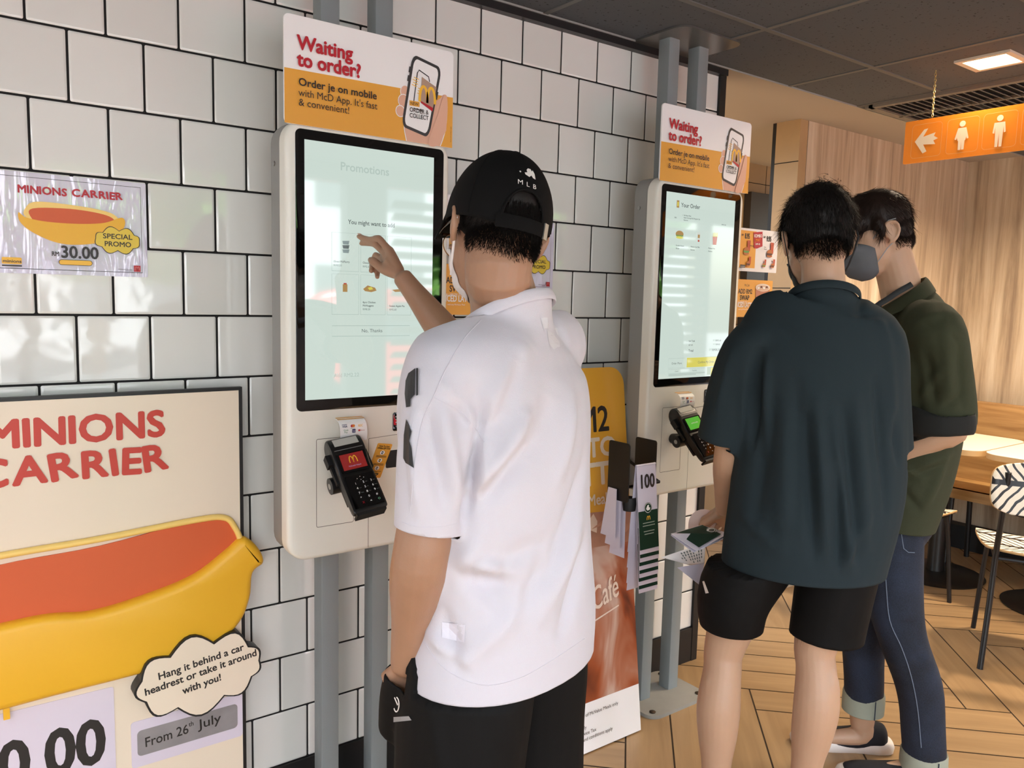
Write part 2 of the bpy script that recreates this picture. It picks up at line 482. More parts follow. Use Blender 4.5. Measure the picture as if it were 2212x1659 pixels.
def led(name, col, e):
    m = bpy.data.materials.new(name); m.use_nodes = True; b = m.node_tree.nodes['Principled BSDF']; c = lin(col)
    b.inputs['Base Color'].default_value = (.02, .02, .02, 1); b.inputs['Emission Color'].default_value = (*c, 1); b.inputs['Emission Strength'].default_value = e
    b.inputs['Roughness'].default_value = .04; b.inputs['Specular IOR Level'].default_value = .9
    return m
SCR = led('lit screen', (198, 213, 204), 1.06)
def sled(name, col): return led(name, col, .92)
S_TXT = sled('screen text', (96, 106, 104)); S_FNT = sled('screen faint text', (188, 206, 197)); S_LIN = sled('screen line', (160, 180, 172))
S_YEL = sled('screen yellow', (222, 212, 92)); S_BRN = sled('screen brown', (176, 138, 84)); S_RED = sled('screen red', (186, 70, 60)); S_CUP = sled('screen grey', (134, 150, 148)); S_WHT = sled('screen white', (214, 220, 210)); S_GRN = sled('screen green', (120, 150, 80)); S_MID = sled('screen mid text', (140, 156, 150))

KX = .69
def kiosk(label):
    r = thing('order_kiosk', label, 'kiosk', (KX, -.14, .78), 0, 'self order kiosks')
    m = MB(); m.prism(rr(.425, 1.03, .05, KX-.003, 1.302), -.188, -.128, .012); bp(m, 'housing', GREYH, r)
    m = MB(); m.lathe([(.006, 0), (.006, .003)], m=mat('zinc', (160, 160, 158), .3, 1), n=12, T=Matrix.Translation((KX-.2155, -.15, 1.72)) @ Matrix.Rotation(-PI/2, 4, 'Y')); bp(m, 'side_lock', None, r)
    m = MB(); m.prism(rr(.434, 1.036, .052, KX, 1.299, 8), -.225, -.186, .012); fixn(bp(m, 'front_panel', CREAM, r, 50))
    m = MB(); m.prism(rr(.393, .648, .014, KX+.0015, 1.4695), -.2262, -.22, .001); bez = bp(m, 'screen_bezel', GLOSSB, r)
    return r
def finish_kiosk(r, second):
    m = MB(); m.prism([(.5165, 1.172), (.8585, 1.172), (.8585, 1.7705), (.5165, 1.7705)][::-1], -.2266, -.2255); scr = bp(m, 'screen', SCR, r, 0)
    g = Gfx(Matrix.Translation((0, -.2267, 0)))
    if not second:
        g.text('Promotions', .668, 1.712, .027, S_FNT, bold=.02, align='CENTER')
        g.text('You might want to add', .624, 1.589, .0145, S_TXT, bold=.015, width=.124)
        for (x0, x1) in ((.583, .652), (.657, .724), (.729, .796)):
            for (z0, z1) in ((1.477, 1.567), (1.374, 1.470)): g.frame([(x0, z0), (x1, z0), (x1, z1), (x0, z1)], .0007, S_LIN)
        g.frame([(.583, 1.322), (.793, 1.322), (.793, 1.347), (.583, 1.347)], .0009, S_LIN)
        g.text('No, Thanks', .688, 1.331, .012, S_TXT, align='CENTER')
        for k, c in enumerate((S_CUP, S_TXT, S_CUP)):
            g.poly([(.609, 1.548-.01*k), (.627, 1.549-.01*k), (.625, 1.540-.01*k), (.611, 1.540-.01*k)], c)
        g.rect(.610, 1.428, .622, 1.446, S_BRN); g.rect(.612, 1.446, .620, 1.449, S_RED)
        g.poly([(.663, 1.436), (.675, 1.445), (.695, 1.440), (.699, 1.433), (.685, 1.429), (.668, 1.431)], S_BRN)
        g.poly([(.675, 1.439), (.685, 1.442), (.690, 1.436), (.680, 1.434)], S_YEL)
        g.poly([(.742, 1.436), (.775, 1.44), (.78, 1.433), (.75, 1.431)], S_BRN)
        for t, x, z in (('Oreo McFlurry', .587, 1.497), ('RM8.20', .587, 1.488), ('Chocolate', .661, 1.497), ('RM2.65', .661, 1.488), ('4pcs Chicken', .661, 1.402), ('McNuggets', .661, 1.394), ('RM8.20', .661, 1.385), ('Sweet Apple Pie', .733, 1.394), ('RM5.60', .733, 1.385)):
            g.text(t, x, z, .0065, S_TXT if t[0] != 'R' else S_MID, bold=.02)
        g.text('Add RM2.22', .586, 1.224, .013, S_FNT, bold=.02)
    else:
        o = 0
        g.rect(.565, 1.724, .577, 1.747, S_BRN); g.rect(.568, 1.729, .574, 1.742, S_YEL)
        g.text('Your Order', .586, 1.728, .0185, S_TXT, bold=.02)
        for t, x, z in (('1  McValue Meal', .594, 1.700), ('Ayam Goreng McD Regular Set', .60, 1.693), ('Remove', .6, 1.685), ('Edit', .556, 1.69), ('RM14.50', .79, 1.684)): g.text(t, x, z, .0062, S_TXT, bold=.01)
        # burger, cup and fries
        g.poly(circ(.583, 1.641, .019, 14, .011), S_BRN); g.rect(.566, 1.634, .601, 1.638, S_GRN); g.poly(circ(.584, 1.630, .018, 12, .004), S_YEL)
        g.poly([(.668, 1.652), (.684, 1.652), (.681, 1.622), (.671, 1.622)], S_WHT); g.rect(.671, 1.634, .681, 1.645, S_BRN); g.rect(.672, 1.622, .68, 1.628, S_RED)
        g.poly([(.746, 1.645), (.770, 1.645), (.766, 1.617), (.749, 1.617)], S_RED)
        for k in range(6): g.rect(.747+.004*k, 1.643, .7495+.004*k, 1.655+.003*(k % 2), S_YEL)
        for t, x, z in (('Double Cheese', .566, 1.602), ('Burger', .566, 1.593), ('Medium Iced Milo', .636, 1.602), ('Remove', .636, 1.592), ('Medium Fries', .724, 1.602), ('Remove', .724, 1.592)): g.text(t, x, z, .0062, S_TXT, bold=.02)
        for t, x, z, s_ in (('Sub Total', .648, 1.292, .008), ('RM13.68', .785, 1.292, .008), ('SST 6%', .648, 1.279, .007), ('RM0.82', .787, 1.279, .007), ('Total', .648, 1.259, .0115), ('RM14.50', .768, 1.259, .0115)): g.text(t, x, z, s_, S_TXT, bold=.02)
        g.rect(.642, 1.207, .838, 1.239, S_YEL); g.text('Confirm My Order', .74, 1.219, .011, S_TXT, align='CENTER')
        g.frame([(.553, 1.207), (.632, 1.207), (.632, 1.239), (.553, 1.239)], .0006, S_LIN); g.text('Order More', .5925, 1.219, .0098, S_TXT, align='CENTER')
        g.frame([(.553, 1.190), (.735, 1.190), (.735, 1.203), (.553, 1.203)], .0006, S_LIN)
        g.text('Cancel', .585, 1.194, .006, S_TXT); g.text('Vouchers', .67, 1.194, .006, S_TXT)
        for z in (1.186, 1.182): g.rect(.555, z, .735 if z > 1.183 else .69, z+.0012, S_MID)
        g.rect(.765, 1.176, .82, 1.203, S_YEL); g.text('Pay', .79, 1.186, .008, S_TXT, align='CENTER')
    g.build('screen_artwork', scr, (0, 0, 0))
    # seams and openings of the lower panel
    g = Gfx(Matrix.Translation((0, -.2251, 0)))
    g.frame(rr(.097, .216, .004, .593, .968, 3), .0014, SEAM)
    g.line([(.682, .787), (.682, 1.066)], .0014, SEAM); g.line([(.682, 1.066), (.905, 1.078)], .0012, SEAM)
    g.build('panel_seam', r, -r.location)
    m = MB(); m.prism(rr(.115, .048, .006, .806, 1.103), -.2265, -.2235, .001); s = bp(m, 'scanner_window', GLOSSB, r)
    g = Gfx(Matrix.Translation((0, -.2266, 0)))
    for k in range(3): g.poly(circ(.757, 1.116-.007*k, .0014, 8), PURE)
    g.poly([(.772, 1.112), (.787, 1.117), (.787, 1.109), (.780, 1.105), (.770, 1.107)], mat('green lamp', (52, 130, 84), .3, emit=.5)); g.build('scanner_light', r, -r.location)
    m = MB(); m.prism(rr(.14, .045, .004, .80, 1.008), -.2262, -.2235, .001); bp(m, 'receipt_slot', BLK2, r)
    return r
k1 = kiosk('cream self-order kiosk that the man in the black cap is touching')
k2 = dup(k1, (1.198, 0, 0), 'cream self-order kiosk in front of the man in the teal T-shirt, showing Your Order')
finish_kiosk(k1, False)
off_k1 = k1.location.copy()
def finish_second(r):
    # same panel, built in the first kiosk's coordinates
    base = r.location.copy(); r.location = off_k1
    finish_kiosk(r, True); r.location = base
finish_second(k2)

def posts(label):
    r = thing('kiosk_stand', label, 'stand', (KX, -.115, 0), 0, 'floor to ceiling steel kiosk stands')
    for x in (-.072, .072):
        m = MB(); m.prism(rr(.05, .05, .005, KX+x, -.115, 2), .012, CEIL-.004, 0, None, Matrix(((1, 0, 0, 0), (0, 0, 1, 0), (0, 1, 0, 0), (0, 0, 0, 1)))); fixn(bp(m, 'post', STEEL, r, 30))
    for z, nm in ((.0, 'base_plate'), (CEIL-.006, 'ceiling_plate')):
        m = MB(); m.prism(rr(.30, .24, .045, KX, -.128, 6), z, z+.012 if z < 1 else z+.0055, 0, None, Matrix(((1, 0, 0, 0), (0, 0, 1, 0), (0, 1, 0, 0), (0, 0, 0, 1)))); fixn(bp(m, nm, mat('scuffed grey plate', (150, 148, 142), .6, noise=.12, nscale=18) if z < 1 else mat('ceiling plate steel', (104, 103, 100), .3, .4), r, 30))
    for sx in (-1, 1):
        for sy in (-1, 1):
            m = MB(); m.lathe([(.0, 0), (.010, 0), (.011, .003), (.006, .006), (0, .006)], (KX+sx*.118, -.128+sy*.09, .012), n=12); bp(m, 'bolt', mat('rusty bolt', (70, 56, 44), .6, .6), r)
    m = MB(); m.box((KX, -.1355+.02, 1.3), (.24, .04, .06)); bp(m, 'bracket', STEEL, r)
    return r
p1 = posts('pair of grey steel posts holding the kiosk on the left, running up to the ceiling')
p2 = dup(p1, (1.198, 0, 0), 'pair of grey steel posts on a bolted floor plate, holding the kiosk on the right')

def order_sign(label):
    r = thing('order_sign', label, 'sign', (KX, -.23, 1.80), 0, 'mobile order signs on top of the kiosks')
    m = MB(); P = rr(.441, .236, .012, .6875, 1.917, 5)
    m.prism(P, -.2335, -.2285, .0006, PURE); bp(m, 'sign_board', None, r, 0)
    g = Gfx(Matrix.Translation((0, -.2336, 0)))
    g.poly([(.4675, 1.918), (.9075, 1.924), (.9075, 1.7995), (.4675, 1.7995)], YEL)
    # hand behind the phone
    ply = lambda pts: [tuple(p) for p in cat(pts, 5)]
    hand = ply([(.775, 1.80), (.768, 1.835), (.776, 1.87), (.80, 1.90), (.84, 1.90), (.868, 1.915), (.878, 1.926), (.889, 1.925), (.891, 1.90), (.888, 1.85), (.880, 1.82), (.872, 1.80)])
    g.poly(hand, PINK); g.line(hand[40:], .0022, PURE); g.line(hand[:12], .0022, PURE)
    for (x, y, rx, ry) in ((.770, 1.915, .012, .015), (.766, 1.893, .014, .015), (.757, 1.868, .0115, .0125)):
        g.poly(circ(x, y, rx+.0018, 16, ry+.0018), PURE); g.poly(circ(x, y, rx, 16, ry), PINK)
    # phone, tilted
    A = np.array([.760, 1.833]); B_ = np.array([.789, 2.008]); C_ = np.array([.873, 1.990]); D = np.array([.838, 1.815])
    def bil(u, v): return tuple(A*(1-u)*(1-v)+D*u*(1-v)+B_*(1-u)*v+C_*u*v)
    def bl(P): return [bil(*p) for p in P]
    rrp = lambda a, r_=.16: [bil(p[0], p[1]) for p in rr(1-2*a, 1-a, r_, .5, .5, 5)]
    g.poly([bil(p[0], p[1]) for p in rr(1.0, 1.0, .15, .5, .5, 5)], CHAR)
    g.poly([bil(p[0], p[1]) for p in rr(.84, .92, .11, .5, .5, 5)], PURE)
    g.poly(bl([(-.04, .62), (.02, .62), (.02, .70), (-.04, .70)]), CHAR); g.poly(bl([(-.04, .74), (.02, .74), (.02, .82), (-.04, .82)]), CHAR); g.poly(bl([(.98, .55), (1.03, .55), (1.03, .66), (.98, .66)]), CHAR)
    thumb = ply([(.888, 1.84), (.862, 1.80), (.836, 1.801), (.85, 1.845), (.862, 1.873), (.870, 1.90), (.878, 1.922), (.888, 1.924), (.891, 1.90), (.889, 1.86), (.888, 1.84)])
    g.poly(thumb, PINK)
    # small phone outline and the paper bag on the screen
    g.line(bl([(.28, .34), (.24, .78), (.28, .83), (.62, .80), (.68, .74)]), .0026, INK)
    g.line(bl([(.30, .30), (.62, .32)]), .002, INK)
    for k in range(4): g.line(bl([(.12+.03*(k % 2), .60+.035*k), (.30+.02*(k % 2), .60+.035*k)]), .0018, GOLD)
    for k in range(3): g.line(bl([(.34, .52+.035*k), (.50, .52+.035*k)]), .0018, GOLD)
    bag = [(.52, .66), (.86, .60), (.80, .26), (.50, .38)]
    bag = [(.805+.01, 1.958), (.857, 1.940), (.846, 1.880), (.812, 1.896)]
    g.poly(bag, BRN); g.poly([(.811, 1.901), (.813, 1.896), (.846, 1.880), (.848, 1.889)], RED)
    arches(g, .831, 1.894, .042, GOLD)
    g.rect(.781, 1.885, .809, 1.897, YEL); g.text('NEW', .783, 1.887, .0110, INK, bold=.01, width=.022)
    g.text('ORDER &', .781, 1.8705, .0150, INK, bold=.012, width=.053)
    g.text('COLLECT', .781, 1.857, .0150, INK, bold=.012, width=.053)
    g.text('Waiting', .496, 1.962, .043, RED, bold=.036, width=.133)
    g.text('to order?', .496, 1.926, .043, RED, bold=.036, width=.153)
    g.text('Order je on mobile', .498, 1.884, .0235, INK, sx=.9, bold=.02, width=.192)
    g.text("with McD App. It's fast", .498, 1.861, .0225, INK, sx=.9, width=.195)
    g.text('& convenient!', .498, 1.840, .0225, INK, sx=.9, width=.122)
    g.text('Terms and conditions apply', .9005, 1.812, .0035, INK, rot=PI/2)
    g.build('sign_artwork', r, -r.location)
    return r
s1 = order_sign('white and yellow Waiting to order sign topping the kiosk on the left')
s2 = dup(s1, (1.2045, 0, 0), 'white and yellow Waiting to order sign topping the kiosk on the right')

# ---------------------------------------------------------------- card terminal in its holder (axis runs down and out of the panel)
def terminal(label, screen, logo):
    r = thing('card_terminal', label, 'card terminal', (.597, -.25, 1.075), 0, 'card terminals on the kiosks')
    # local: x right, y along the terminal from top to bottom, z out of its face
    top = Vector((.592, -.262, 1.076)); bot = Vector((.603, -.392, .937))
    yv = (bot-top).normalized(); xv = Vector((1, -.12, .06)); xv = (xv-yv*xv.dot(yv)).normalized(); zv = xv.cross(yv).normalized()
    if zv.z < 0: zv = -zv
    T = Matrix((xv, yv, zv)).transposed().to_4x4(); T.translation = top-r.location
    def prof_body(w, pts, bev=.004):
        # side profile (y,z) swept across x with rounded edges
        mb = MB(); n = len(pts); xs = [(-w/2, .003), (-w/2+.002, .0008), (-w/2+.005, 0), (w/2-.005, 0), (w/2-.002, .0008), (w/2, .003)]
        cy = sum(p[0] for p in pts)/n; cz = sum(p[1] for p in pts)/n; V = []; F = []
        for x, d in xs:
            for p in pts:
                q = np.array(p)-np.array((cy, cz)); l = np.linalg.norm(q); q = q*(1-d/l)
                V.append((x, cy+q[0], cz+q[1]))
        for k in range(len(xs)-1):
            for i in range(n):
                j = (i+1) % n; F.append((k*n+i, k*n+j, (k+1)*n+j, (k+1)*n+i))
        F.append(tuple(range(n))[::-1]); F.append(tuple(range((len(xs)-1)*n, len(xs)*n)))
        mb.add(V, F, None, T); return mb
    pts = [tuple(p) for p in cat([(0, -.018), (-.004, .002), (.006, .016), (.03, .020), (.055, .016), (.085, .012), (.14, .009), (.19, .007), (.196, .0), (.19, -.012), (.13, -.016), (.08, -.022), (.04, -.032), (.015, -.03)], 4, True)]
    o = prof_body(.082, pts).build('body', BLK, r, 45); fixn(o)
    g = Gfx(T @ Matrix.Translation((0, .0, .0)) @ Matrix(((1, 0, 0, 0), (0, 0, -1, 0), (0, 1, 0, 0), (0, 0, 0, 1))) if False else None)
    # print on the sloping face: helper plane pieces
    def face(name, y0, z0, y1, z1, w, mt, lift=.0006, x0=0):
        a = Vector((0, y0, z0)); b = Vector((0, y1, z1)); d = (b-a); n = Vector((0, -d.z, d.y)).normalized()
        if n.z < 0: n = -n
        mb = MB(); V = []
        for s_ in (0, 1):
            for (x, p) in ((x0-w/2, a), (x0+w/2, a), (x0+w/2, b), (x0-w/2, b)): V.append(Vector((x, 0, 0))+p+n*(lift*s_+.0001))
        mb.add(V, [(3, 2, 1, 0), (4, 5, 6, 7), (0, 1, 5, 4), (1, 2, 6, 5), (2, 3, 7, 6), (3, 0, 4, 7)], mt, T)
        return fixn(mb.build(name, None, r, 0)), a, b, n
    face('paper_door', .006, .0165, .026, .0202, .060, mat('silver label', (186, 184, 176), .35), .0012)
    m = MB(); m.box((0, .037, .0205), (.07, .0015, .001), mat('seam grey', (120, 120, 120), .4), T); m.build('paper_seam', None, r, 0)
    sc, a, b, n = face('display_frame', .047, .0195, .096, .0135, .070, GLOSSB, .0012)
    sc, a, b, n = face('display', .051, .0205, .090, .0155, .058, screen, .0014)
    # frame of reference of the display plane for print
    U = (b-a).normalized()
    Td = T @ Matrix(((1, 0, 0, 0), (0, 0, 0, 0), (0, 0, 0, 0), (0, 0, 0, 1)))
    F4 = Matrix.Identity(4); F4.col[0][:3] = (1, 0, 0); F4.col[1][:3] = -n; F4.col[2][:3] = -U; F4.col[3][:3] = b+n*.0018
    g = Gfx(T @ F4, .00006)
    if logo:
        arches(g, 0, .014, .018, GOLD, .13)
        g.text('McDonald\'s Malaysia', 0, .006, .0052, mat('pale violet ink', (190, 170, 210), .4), align='CENTER', width=.03)
    else: g.text('APPROVED', 0, .018, .006, PURE, align='CENTER')
    g.build('display_artwork', sc)
    F5 = Matrix.Identity(4); U2 = Vector((0, .05, -.0035)).normalized(); n2 = Vector((0, .0035, .05)).normalized()
    F5.col[0][:3] = (1, 0, 0); F5.col[1][:3] = -n2; F5.col[2][:3] = -U2; F5.col[3][:3] = Vector((0, .187, .0085))+n2*.0006
    g = Gfx(T @ F5, .00005)
    pad = MB(); pad.add([T @ (F5 @ Vector(p)) for p in ((-.036, 0, 0), (.036, 0, 0), (.034, 0, .082), (-.034, 0, .082))], [(0, 1, 2, 3)], GLOSSB); kp = fixn(pad.build('keypad', None, r, 0))
    for rr_ in range(5):
        for c in range(3):
            t = ['1', '2', '3', '4', '5', '6', '7', '8', '9', '*', '0', '#', 'X', '<', 'O'][rr_*3+c]
            x = -.020+.019*c+.004; z = .058-.0125*rr_
            g.text(t, x, z, .0075, [RED, PURE, mat('key green', (120, 190, 150), .4)][c] if rr_ == 4 else PURE, bold=.01)
            if rr_ < 4: g.text(['', 'ABC', 'DEF', 'GHI', 'JKL', 'MNO', 'PQRS', 'TUV', 'WXYZ', '', '', ''][rr_*3+c] or '.', x+.006, z+.001, .003, INKG)
    for x, z in ((.0, .074), (-.008, .070), (.008, .070), (0, .066)): g.poly(circ(x, z, .0009, 6), PURE)
    g.build('key_legend', kp)
    # holder: spring clamps, pivot barrel and base shelf
    m = MB(); m.box((-.046, .045, -.012), (.012, .028, .02), None, T); m.box((-.043, .075, -.018), (.006, .06, .012), None, T); m.box((.046, .06, -.012), (.010, .05, .018), None, T); m.box((0, .10, -.026), (.075, .12, .008), None, T)
    m.box((0, .199, -.008), (.072, .006, .026), None, T); m.build('holder', BLK2, r, 0)
    m = MB(); m.tube([T @ Vector((-.052, .09, -.046)), T @ Vector((.052, .09, -.046))], .020, None, 20); fixn(m.build('pivot', BLK, r))
    m = MB(); m.tube([T @ Vector((-.0522, .09, -.046)), T @ Vector((-.0535, .09, -.046))], .007, mat('pale cap', (170, 168, 160), .5), 14); fixn(m.build('pivot_cap', None, r))
    a_ = T @ Vector((0, .09, -.046)); m = MB(); m.tube([a_, Vector((a_.x, -.225-r.location.y, a_.z-.01))], .017, None, 18); fixn(m.build('arm', BLK, r))
    return r, T
t1, TT = terminal('black card terminal with a red screen on the kiosk at the left', led('red display', (150, 26, 22), .7), True)
t2, _ = terminal('black card terminal with a green screen beside the teal sleeve', led('green display', (96, 190, 60), .8), False)
t2.location.x += 1.193

def pay_card(dx, label):
    r = thing('payment_card_notice', label, 'notice', (.62+dx, -.25, 1.10), 0, 'payment logo notices above the terminals')
    mb = MB(); n = 9; V = []; F = []
    w = .070
    prof = [(-.262, 1.072), (-.268, 1.092), (-.268, 1.108), (-.264, 1.118), (-.252, 1.125), (-.240, 1.1265)]
    prof = [tuple(p) for p in cat([(y, z) for y, z in prof], 4)]
    for y, z in prof:
        for x in (-.5, .5): V.append((.619+dx+x*w+(1.12-z)*.10, y, z))
    k = len(prof); nv = len(V)
    for i in range(nv): V.append((V[i][0], V[i][1]+.0006, V[i][2]-.0006))
    for i in range(k-1):
        F.append((2*i, 2*i+2, 2*i+3, 2*i+1)); F.append((nv+2*i, nv+2*i+1, nv+2*i+3, nv+2*i+2)); F.append((2*i, nv+2*i, nv+2*i+2, 2*i+2)); F.append((2*i+1, 2*i+3, nv+2*i+3, nv+2*i+1))
    mb.add(V, F, PURE); o = fixn(bp(mb, 'card', None, r, 60))
    g = Gfx(Matrix.Translation((dx, -.2684, 0)))
    NAVY = mat('ink navy', (40, 50, 100), .4); ORG = mat('ink orange', (226, 130, 40), .4)
    g.rect(.590, 1.113, .603, 1.1142, NAVY); g.text('VISA', .591, 1.107, .0065, NAVY, bold=.03)
    g.poly(circ(.616, 1.1095, .0036, 14), RED); g.poly(circ(.620, 1.1095, .0036, 14), ORG); g.rect(.612, 1.1035, .624, 1.1042, INK)
    g.text('B2C', .632, 1.107, .007, GOLD, bold=.02)
    GRN = mat('ink green', (40, 130, 80), .4)
    g.text('Grab', .594, 1.0985, .006, GRN); g.text('Pay', .596, 1.0935, .006, GRN)
    g.poly(rr(.009, .009, .0015, .6205, 1.0975, 3), NAVY); g.text('TnG', .6172, 1.0955, .0042, PURE)
    g.rect(.632, 1.0955, .637, 1.1, RED); g.text('Boost', .638, 1.0962, .0045, RED)
    g.build('card_artwork', r, -r.location)
    m = MB(); m.add([(.585+dx, -.2562, 1.1243), (.655+dx, -.2562, 1.1243), (.655+dx, -.2405, 1.1272), (.585+dx, -.2405, 1.1272)], [(0, 1, 2, 3)], YEL); bp(m, 'card_fold', None, r, 0)
pay_card(0, 'small white card of payment logos above the terminal with the red screen')
pay_card(1.193, 'small white card of payment logos above the terminal with the green screen')

def qr_guide():
    r = thing('wallet_guide', 'yellow tag with scanning steps hanging beside the red-screen terminal', 'tag', (.69, -.27, 1.02))
    T = Matrix.Translation((.687, -.272, 1.018)) @ Matrix.Rotation(math.radians(9), 4, 'Y') @ Matrix.Rotation(math.radians(22), 4, 'X')
    m = MB(); m.prism(rr(.040, .098, .003, 0, 0, 4), -.0006, .0006, 0, YEL, T); fixn(bp(m, 'tag_plate', None, r, 0))
    g = Gfx(T @ Matrix.Translation((0, -.0007, 0)))
    g.text('How To Scan', 0, .040, .0062, INK, bold=.03, align='CENTER', width=.028); g.text('eWallet QR Code', 0, .0345, .0058, INK, bold=.03, align='CENTER', width=.034)
    for z, a in ((.024, 0), (.002, 1), (-.020, 2)):
        g.poly(circ(0, z, .0062, 16), PURE); g.poly(rr(.005, .008, .001, 0, z, 2), INK); g.poly(circ(0, z, .0016, 8), PURE if a != 1 else GOLD)
    for z in (.0145, .0115, -.008, -.011, -.0295): g.rect(-.014, z, .014, z+.0013, INK)
    g.poly([(-.009, -.034), (.009, -.034), (.009, -.038), (0, -.046), (-.009, -.038)], INK); g.text('SCAN', 0, -.039, .004, GOLD, align='CENTER')
    g.build('tag_artwork', r, -r.location)
    m = MB(); m.tube([(.70, -.262, 1.0), (.702, -.225, 1.0)], .004, BLK2, 8); bp(m, 'clip', None, r)
qr_guide()

# ---------------------------------------------------------------- little notices clipped to the right side of each kiosk
def combo_notice(dx, label):
    r = thing('combo_notice', label, 'notice', (.90+dx, -.2, 1.6), 0, 'combo price notices on the kiosk sides')
    x0, x1, z0, z1 = .908+dx, 1.138+dx, 1.537, 1.687
    m = MB(); m.prism(rr(x1-x0, z1-z0, .003, (x0+x1)/2, (z0+z1)/2, 3), -.206, -.2045, 0, WHITE); fixn(bp(m, 'card', None, r, 0))
    m = MB(); m.box((.902+dx, -.2045, 1.6), (.014, .004, .03)); bp(m, 'clip', PURE, r)
    g = Gfx(Matrix.Translation((x0, -.2061, z0)))
    W, H = x1-x0, z1-z0
    g.rect(.012, .012, W*.44, H-.008, YEL)
    g.text('RM', .018, H-.028, .010, INK, bold=.03, sx=.8); g.text('8.95', .036, H-.036, .026, INK, sx=.62, bold=.03)
    g.text('RM', W*.62, H-.028, .010, INK, bold=.03, sx=.8); g.text('9.95', W*.70, H-.038, .026, INK, sx=.62, bold=.03)
    g.poly([(W*.36, H-.012), (W*.58, H-.006), (W*.60, H-.058), (W*.54, H-.062), (W*.46, H-.068), (W*.385, H-.066)], RED)
    g.text('KOMBO', W*.475, H-.028, .0155, PURE, sx=.8, bold=.03, align='CENTER', rot=.06); g.text('JIMAT', W*.475, H-.043, .0155, mat('ink amber', (240, 130, 40), .4), sx=.8, bold=.03, align='CENTER', rot=.06); g.text('RM9-10', W*.475, H-.055, .009, PURE, sx=.9, bold=.02, align='CENTER', rot=.06)
    BUN = mat('bun brown', (186, 110, 54), .5); LET = mat('lettuce green', (110, 160, 80), .5); MEAT = mat('patty brown', (96, 52, 34), .5); COLA = mat('cola red', (190, 84, 56), .5)
    def burger(x, y, s, dark=False):
        g.poly([(x+s*.05, y+s*.35), (x+s*.45, y+s*.35), (x+s*.5, y+s*1.4), (x, y+s*1.4)], COLA)
        g.poly(circ(x-s*.1, y+s*.12, s*.42, 14, s*.14), BUN); g.poly(circ(x-s*.1, y+s*.3, s*.46, 14, s*.14), LET if not dark else MEAT); g.poly([(x-s*.1+s*.42*math.cos(a), y+s*.38+s*.34*math.sin(a)) for a in np.linspace(0, PI, 12)], BUN)
    burger(.05, .058, .036); burger(W*.80, .055, .038, True); burger(.062, .018, .024, True); burger(W*.66, .018, .02); burger(W*.88, .018, .022, True)
    g.text('McChicken', .062, H-.062, .0058, INK, bold=.02); g.text('Spicy', W*.62, H-.062, .0058, INK, bold=.02); g.text('Burger', W*.62, H-.069, .0058, INK, bold=.02)
    g.rect(.012, .012, .040, .022, CHAR); g.text('ALACARTE', .0135, .0145, .005, PURE)
    g.build('card_artwork', r, -r.location)
def latte_notice(dx, label):
    r = thing('latte_notice', label, 'notice', (.90+dx, -.2, 1.4), 0, 'iced latte notices on the kiosk sides')
    x0, x1, z0, z1 = .911+dx, 1.121+dx, 1.375, 1.508
    m = MB(); m.prism(rr(x1-x0, z1-z0, .004, (x0+x1)/2, (z0+z1)/2, 3), -.206, -.2045, 0, PURE); fixn(bp(m, 'card', None, r, 0))
    m = MB(); m.box((.903+dx, -.2045, 1.45), (.018, .004, .03)); bp(m, 'clip', PURE, r)
    g = Gfx(Matrix.Translation((x0, -.2061, z0))); W, H = x1-x0, z1-z0
    g.rect(.004, .0, W, H, YEL)
    g.text('McCafe', .045, H-.024, .012, INK, shear=.3, sx=.8)
    g.text('ADD RM2', .014, H-.050, .0235, INK, sx=.82, bold=.02, width=.078); g.text('SWAP', .024, H-.072, .0235, INK, sx=.82, bold=.02, width=.052)
    g.text('& UPSIZE TO', .014, H-.084, .010, PURE, sx=.9); g.text('ICED LATTE', .012, H-.098, .0235, PURE, sx=.8, bold=.02, width=.084); g.text('with any McValue Meal', .018, H-.108, .006, PURE)
    CUP = mat('latte cup', (186, 120, 88), .4); LID = mat('clear lid', (226, 210, 196), .4); ICE = mat('ice cubes', (214, 180, 156), .4); DK = mat('coffee dark', (110, 62, 40), .4)
    g.poly([(W*.52, H-.030), (W*.92, H-.022), (W*.86, .012), (W*.57, .010)], CUP); g.poly([(W*.53, H-.06), (W*.91, H-.055), (W*.87, .03), (W*.57, .03)], DK)
    g.poly(circ(W*.72, H-.026, W*.205, 20, .014), LID); g.poly(circ(W*.72, H-.028, W*.17, 20, .010), ICE)
    for k in range(4): g.poly(rr(.012, .007, .002, W*(.6+.075*k), H-.028+.004*(k % 2), 2), DK if k % 2 else PURE)
    g.build('card_artwork', r, -r.location)
combo_notice(0, 'upper notice on the left kiosk, mostly hidden behind the capped head')
combo_notice(1.2, 'notice with burgers priced 8.95 and 9.95 beside the right kiosk')
latte_notice(-.012, 'yellow latte notice behind the white face mask')
latte_notice(1.2, 'yellow ADD RM2 SWAP notice above the teal shoulder')
def small_notice():
    r = thing('voucher_notice', 'dark framed small notice low on the left kiosk beside the raised arm', 'notice', (.93, -.2, 1.33))
    m = MB(); m.box((.965, -.2052, 1.335), (.11, .0015, .055), mat('lilac card', (200, 190, 214), .3)); bp(m, 'card', None, r, 0)
    g = Gfx(Matrix.Translation((.91, -.2061, 1.3075))); g.rect(.006, .006, .104, .05, mat('ink plum', (50, 40, 66), .4)); g.poly(circ(.022, .026, .009, 14), mat('lilac card', (0, 0, 0))); g.build('card_artwork', r, -r.location)
small_notice()

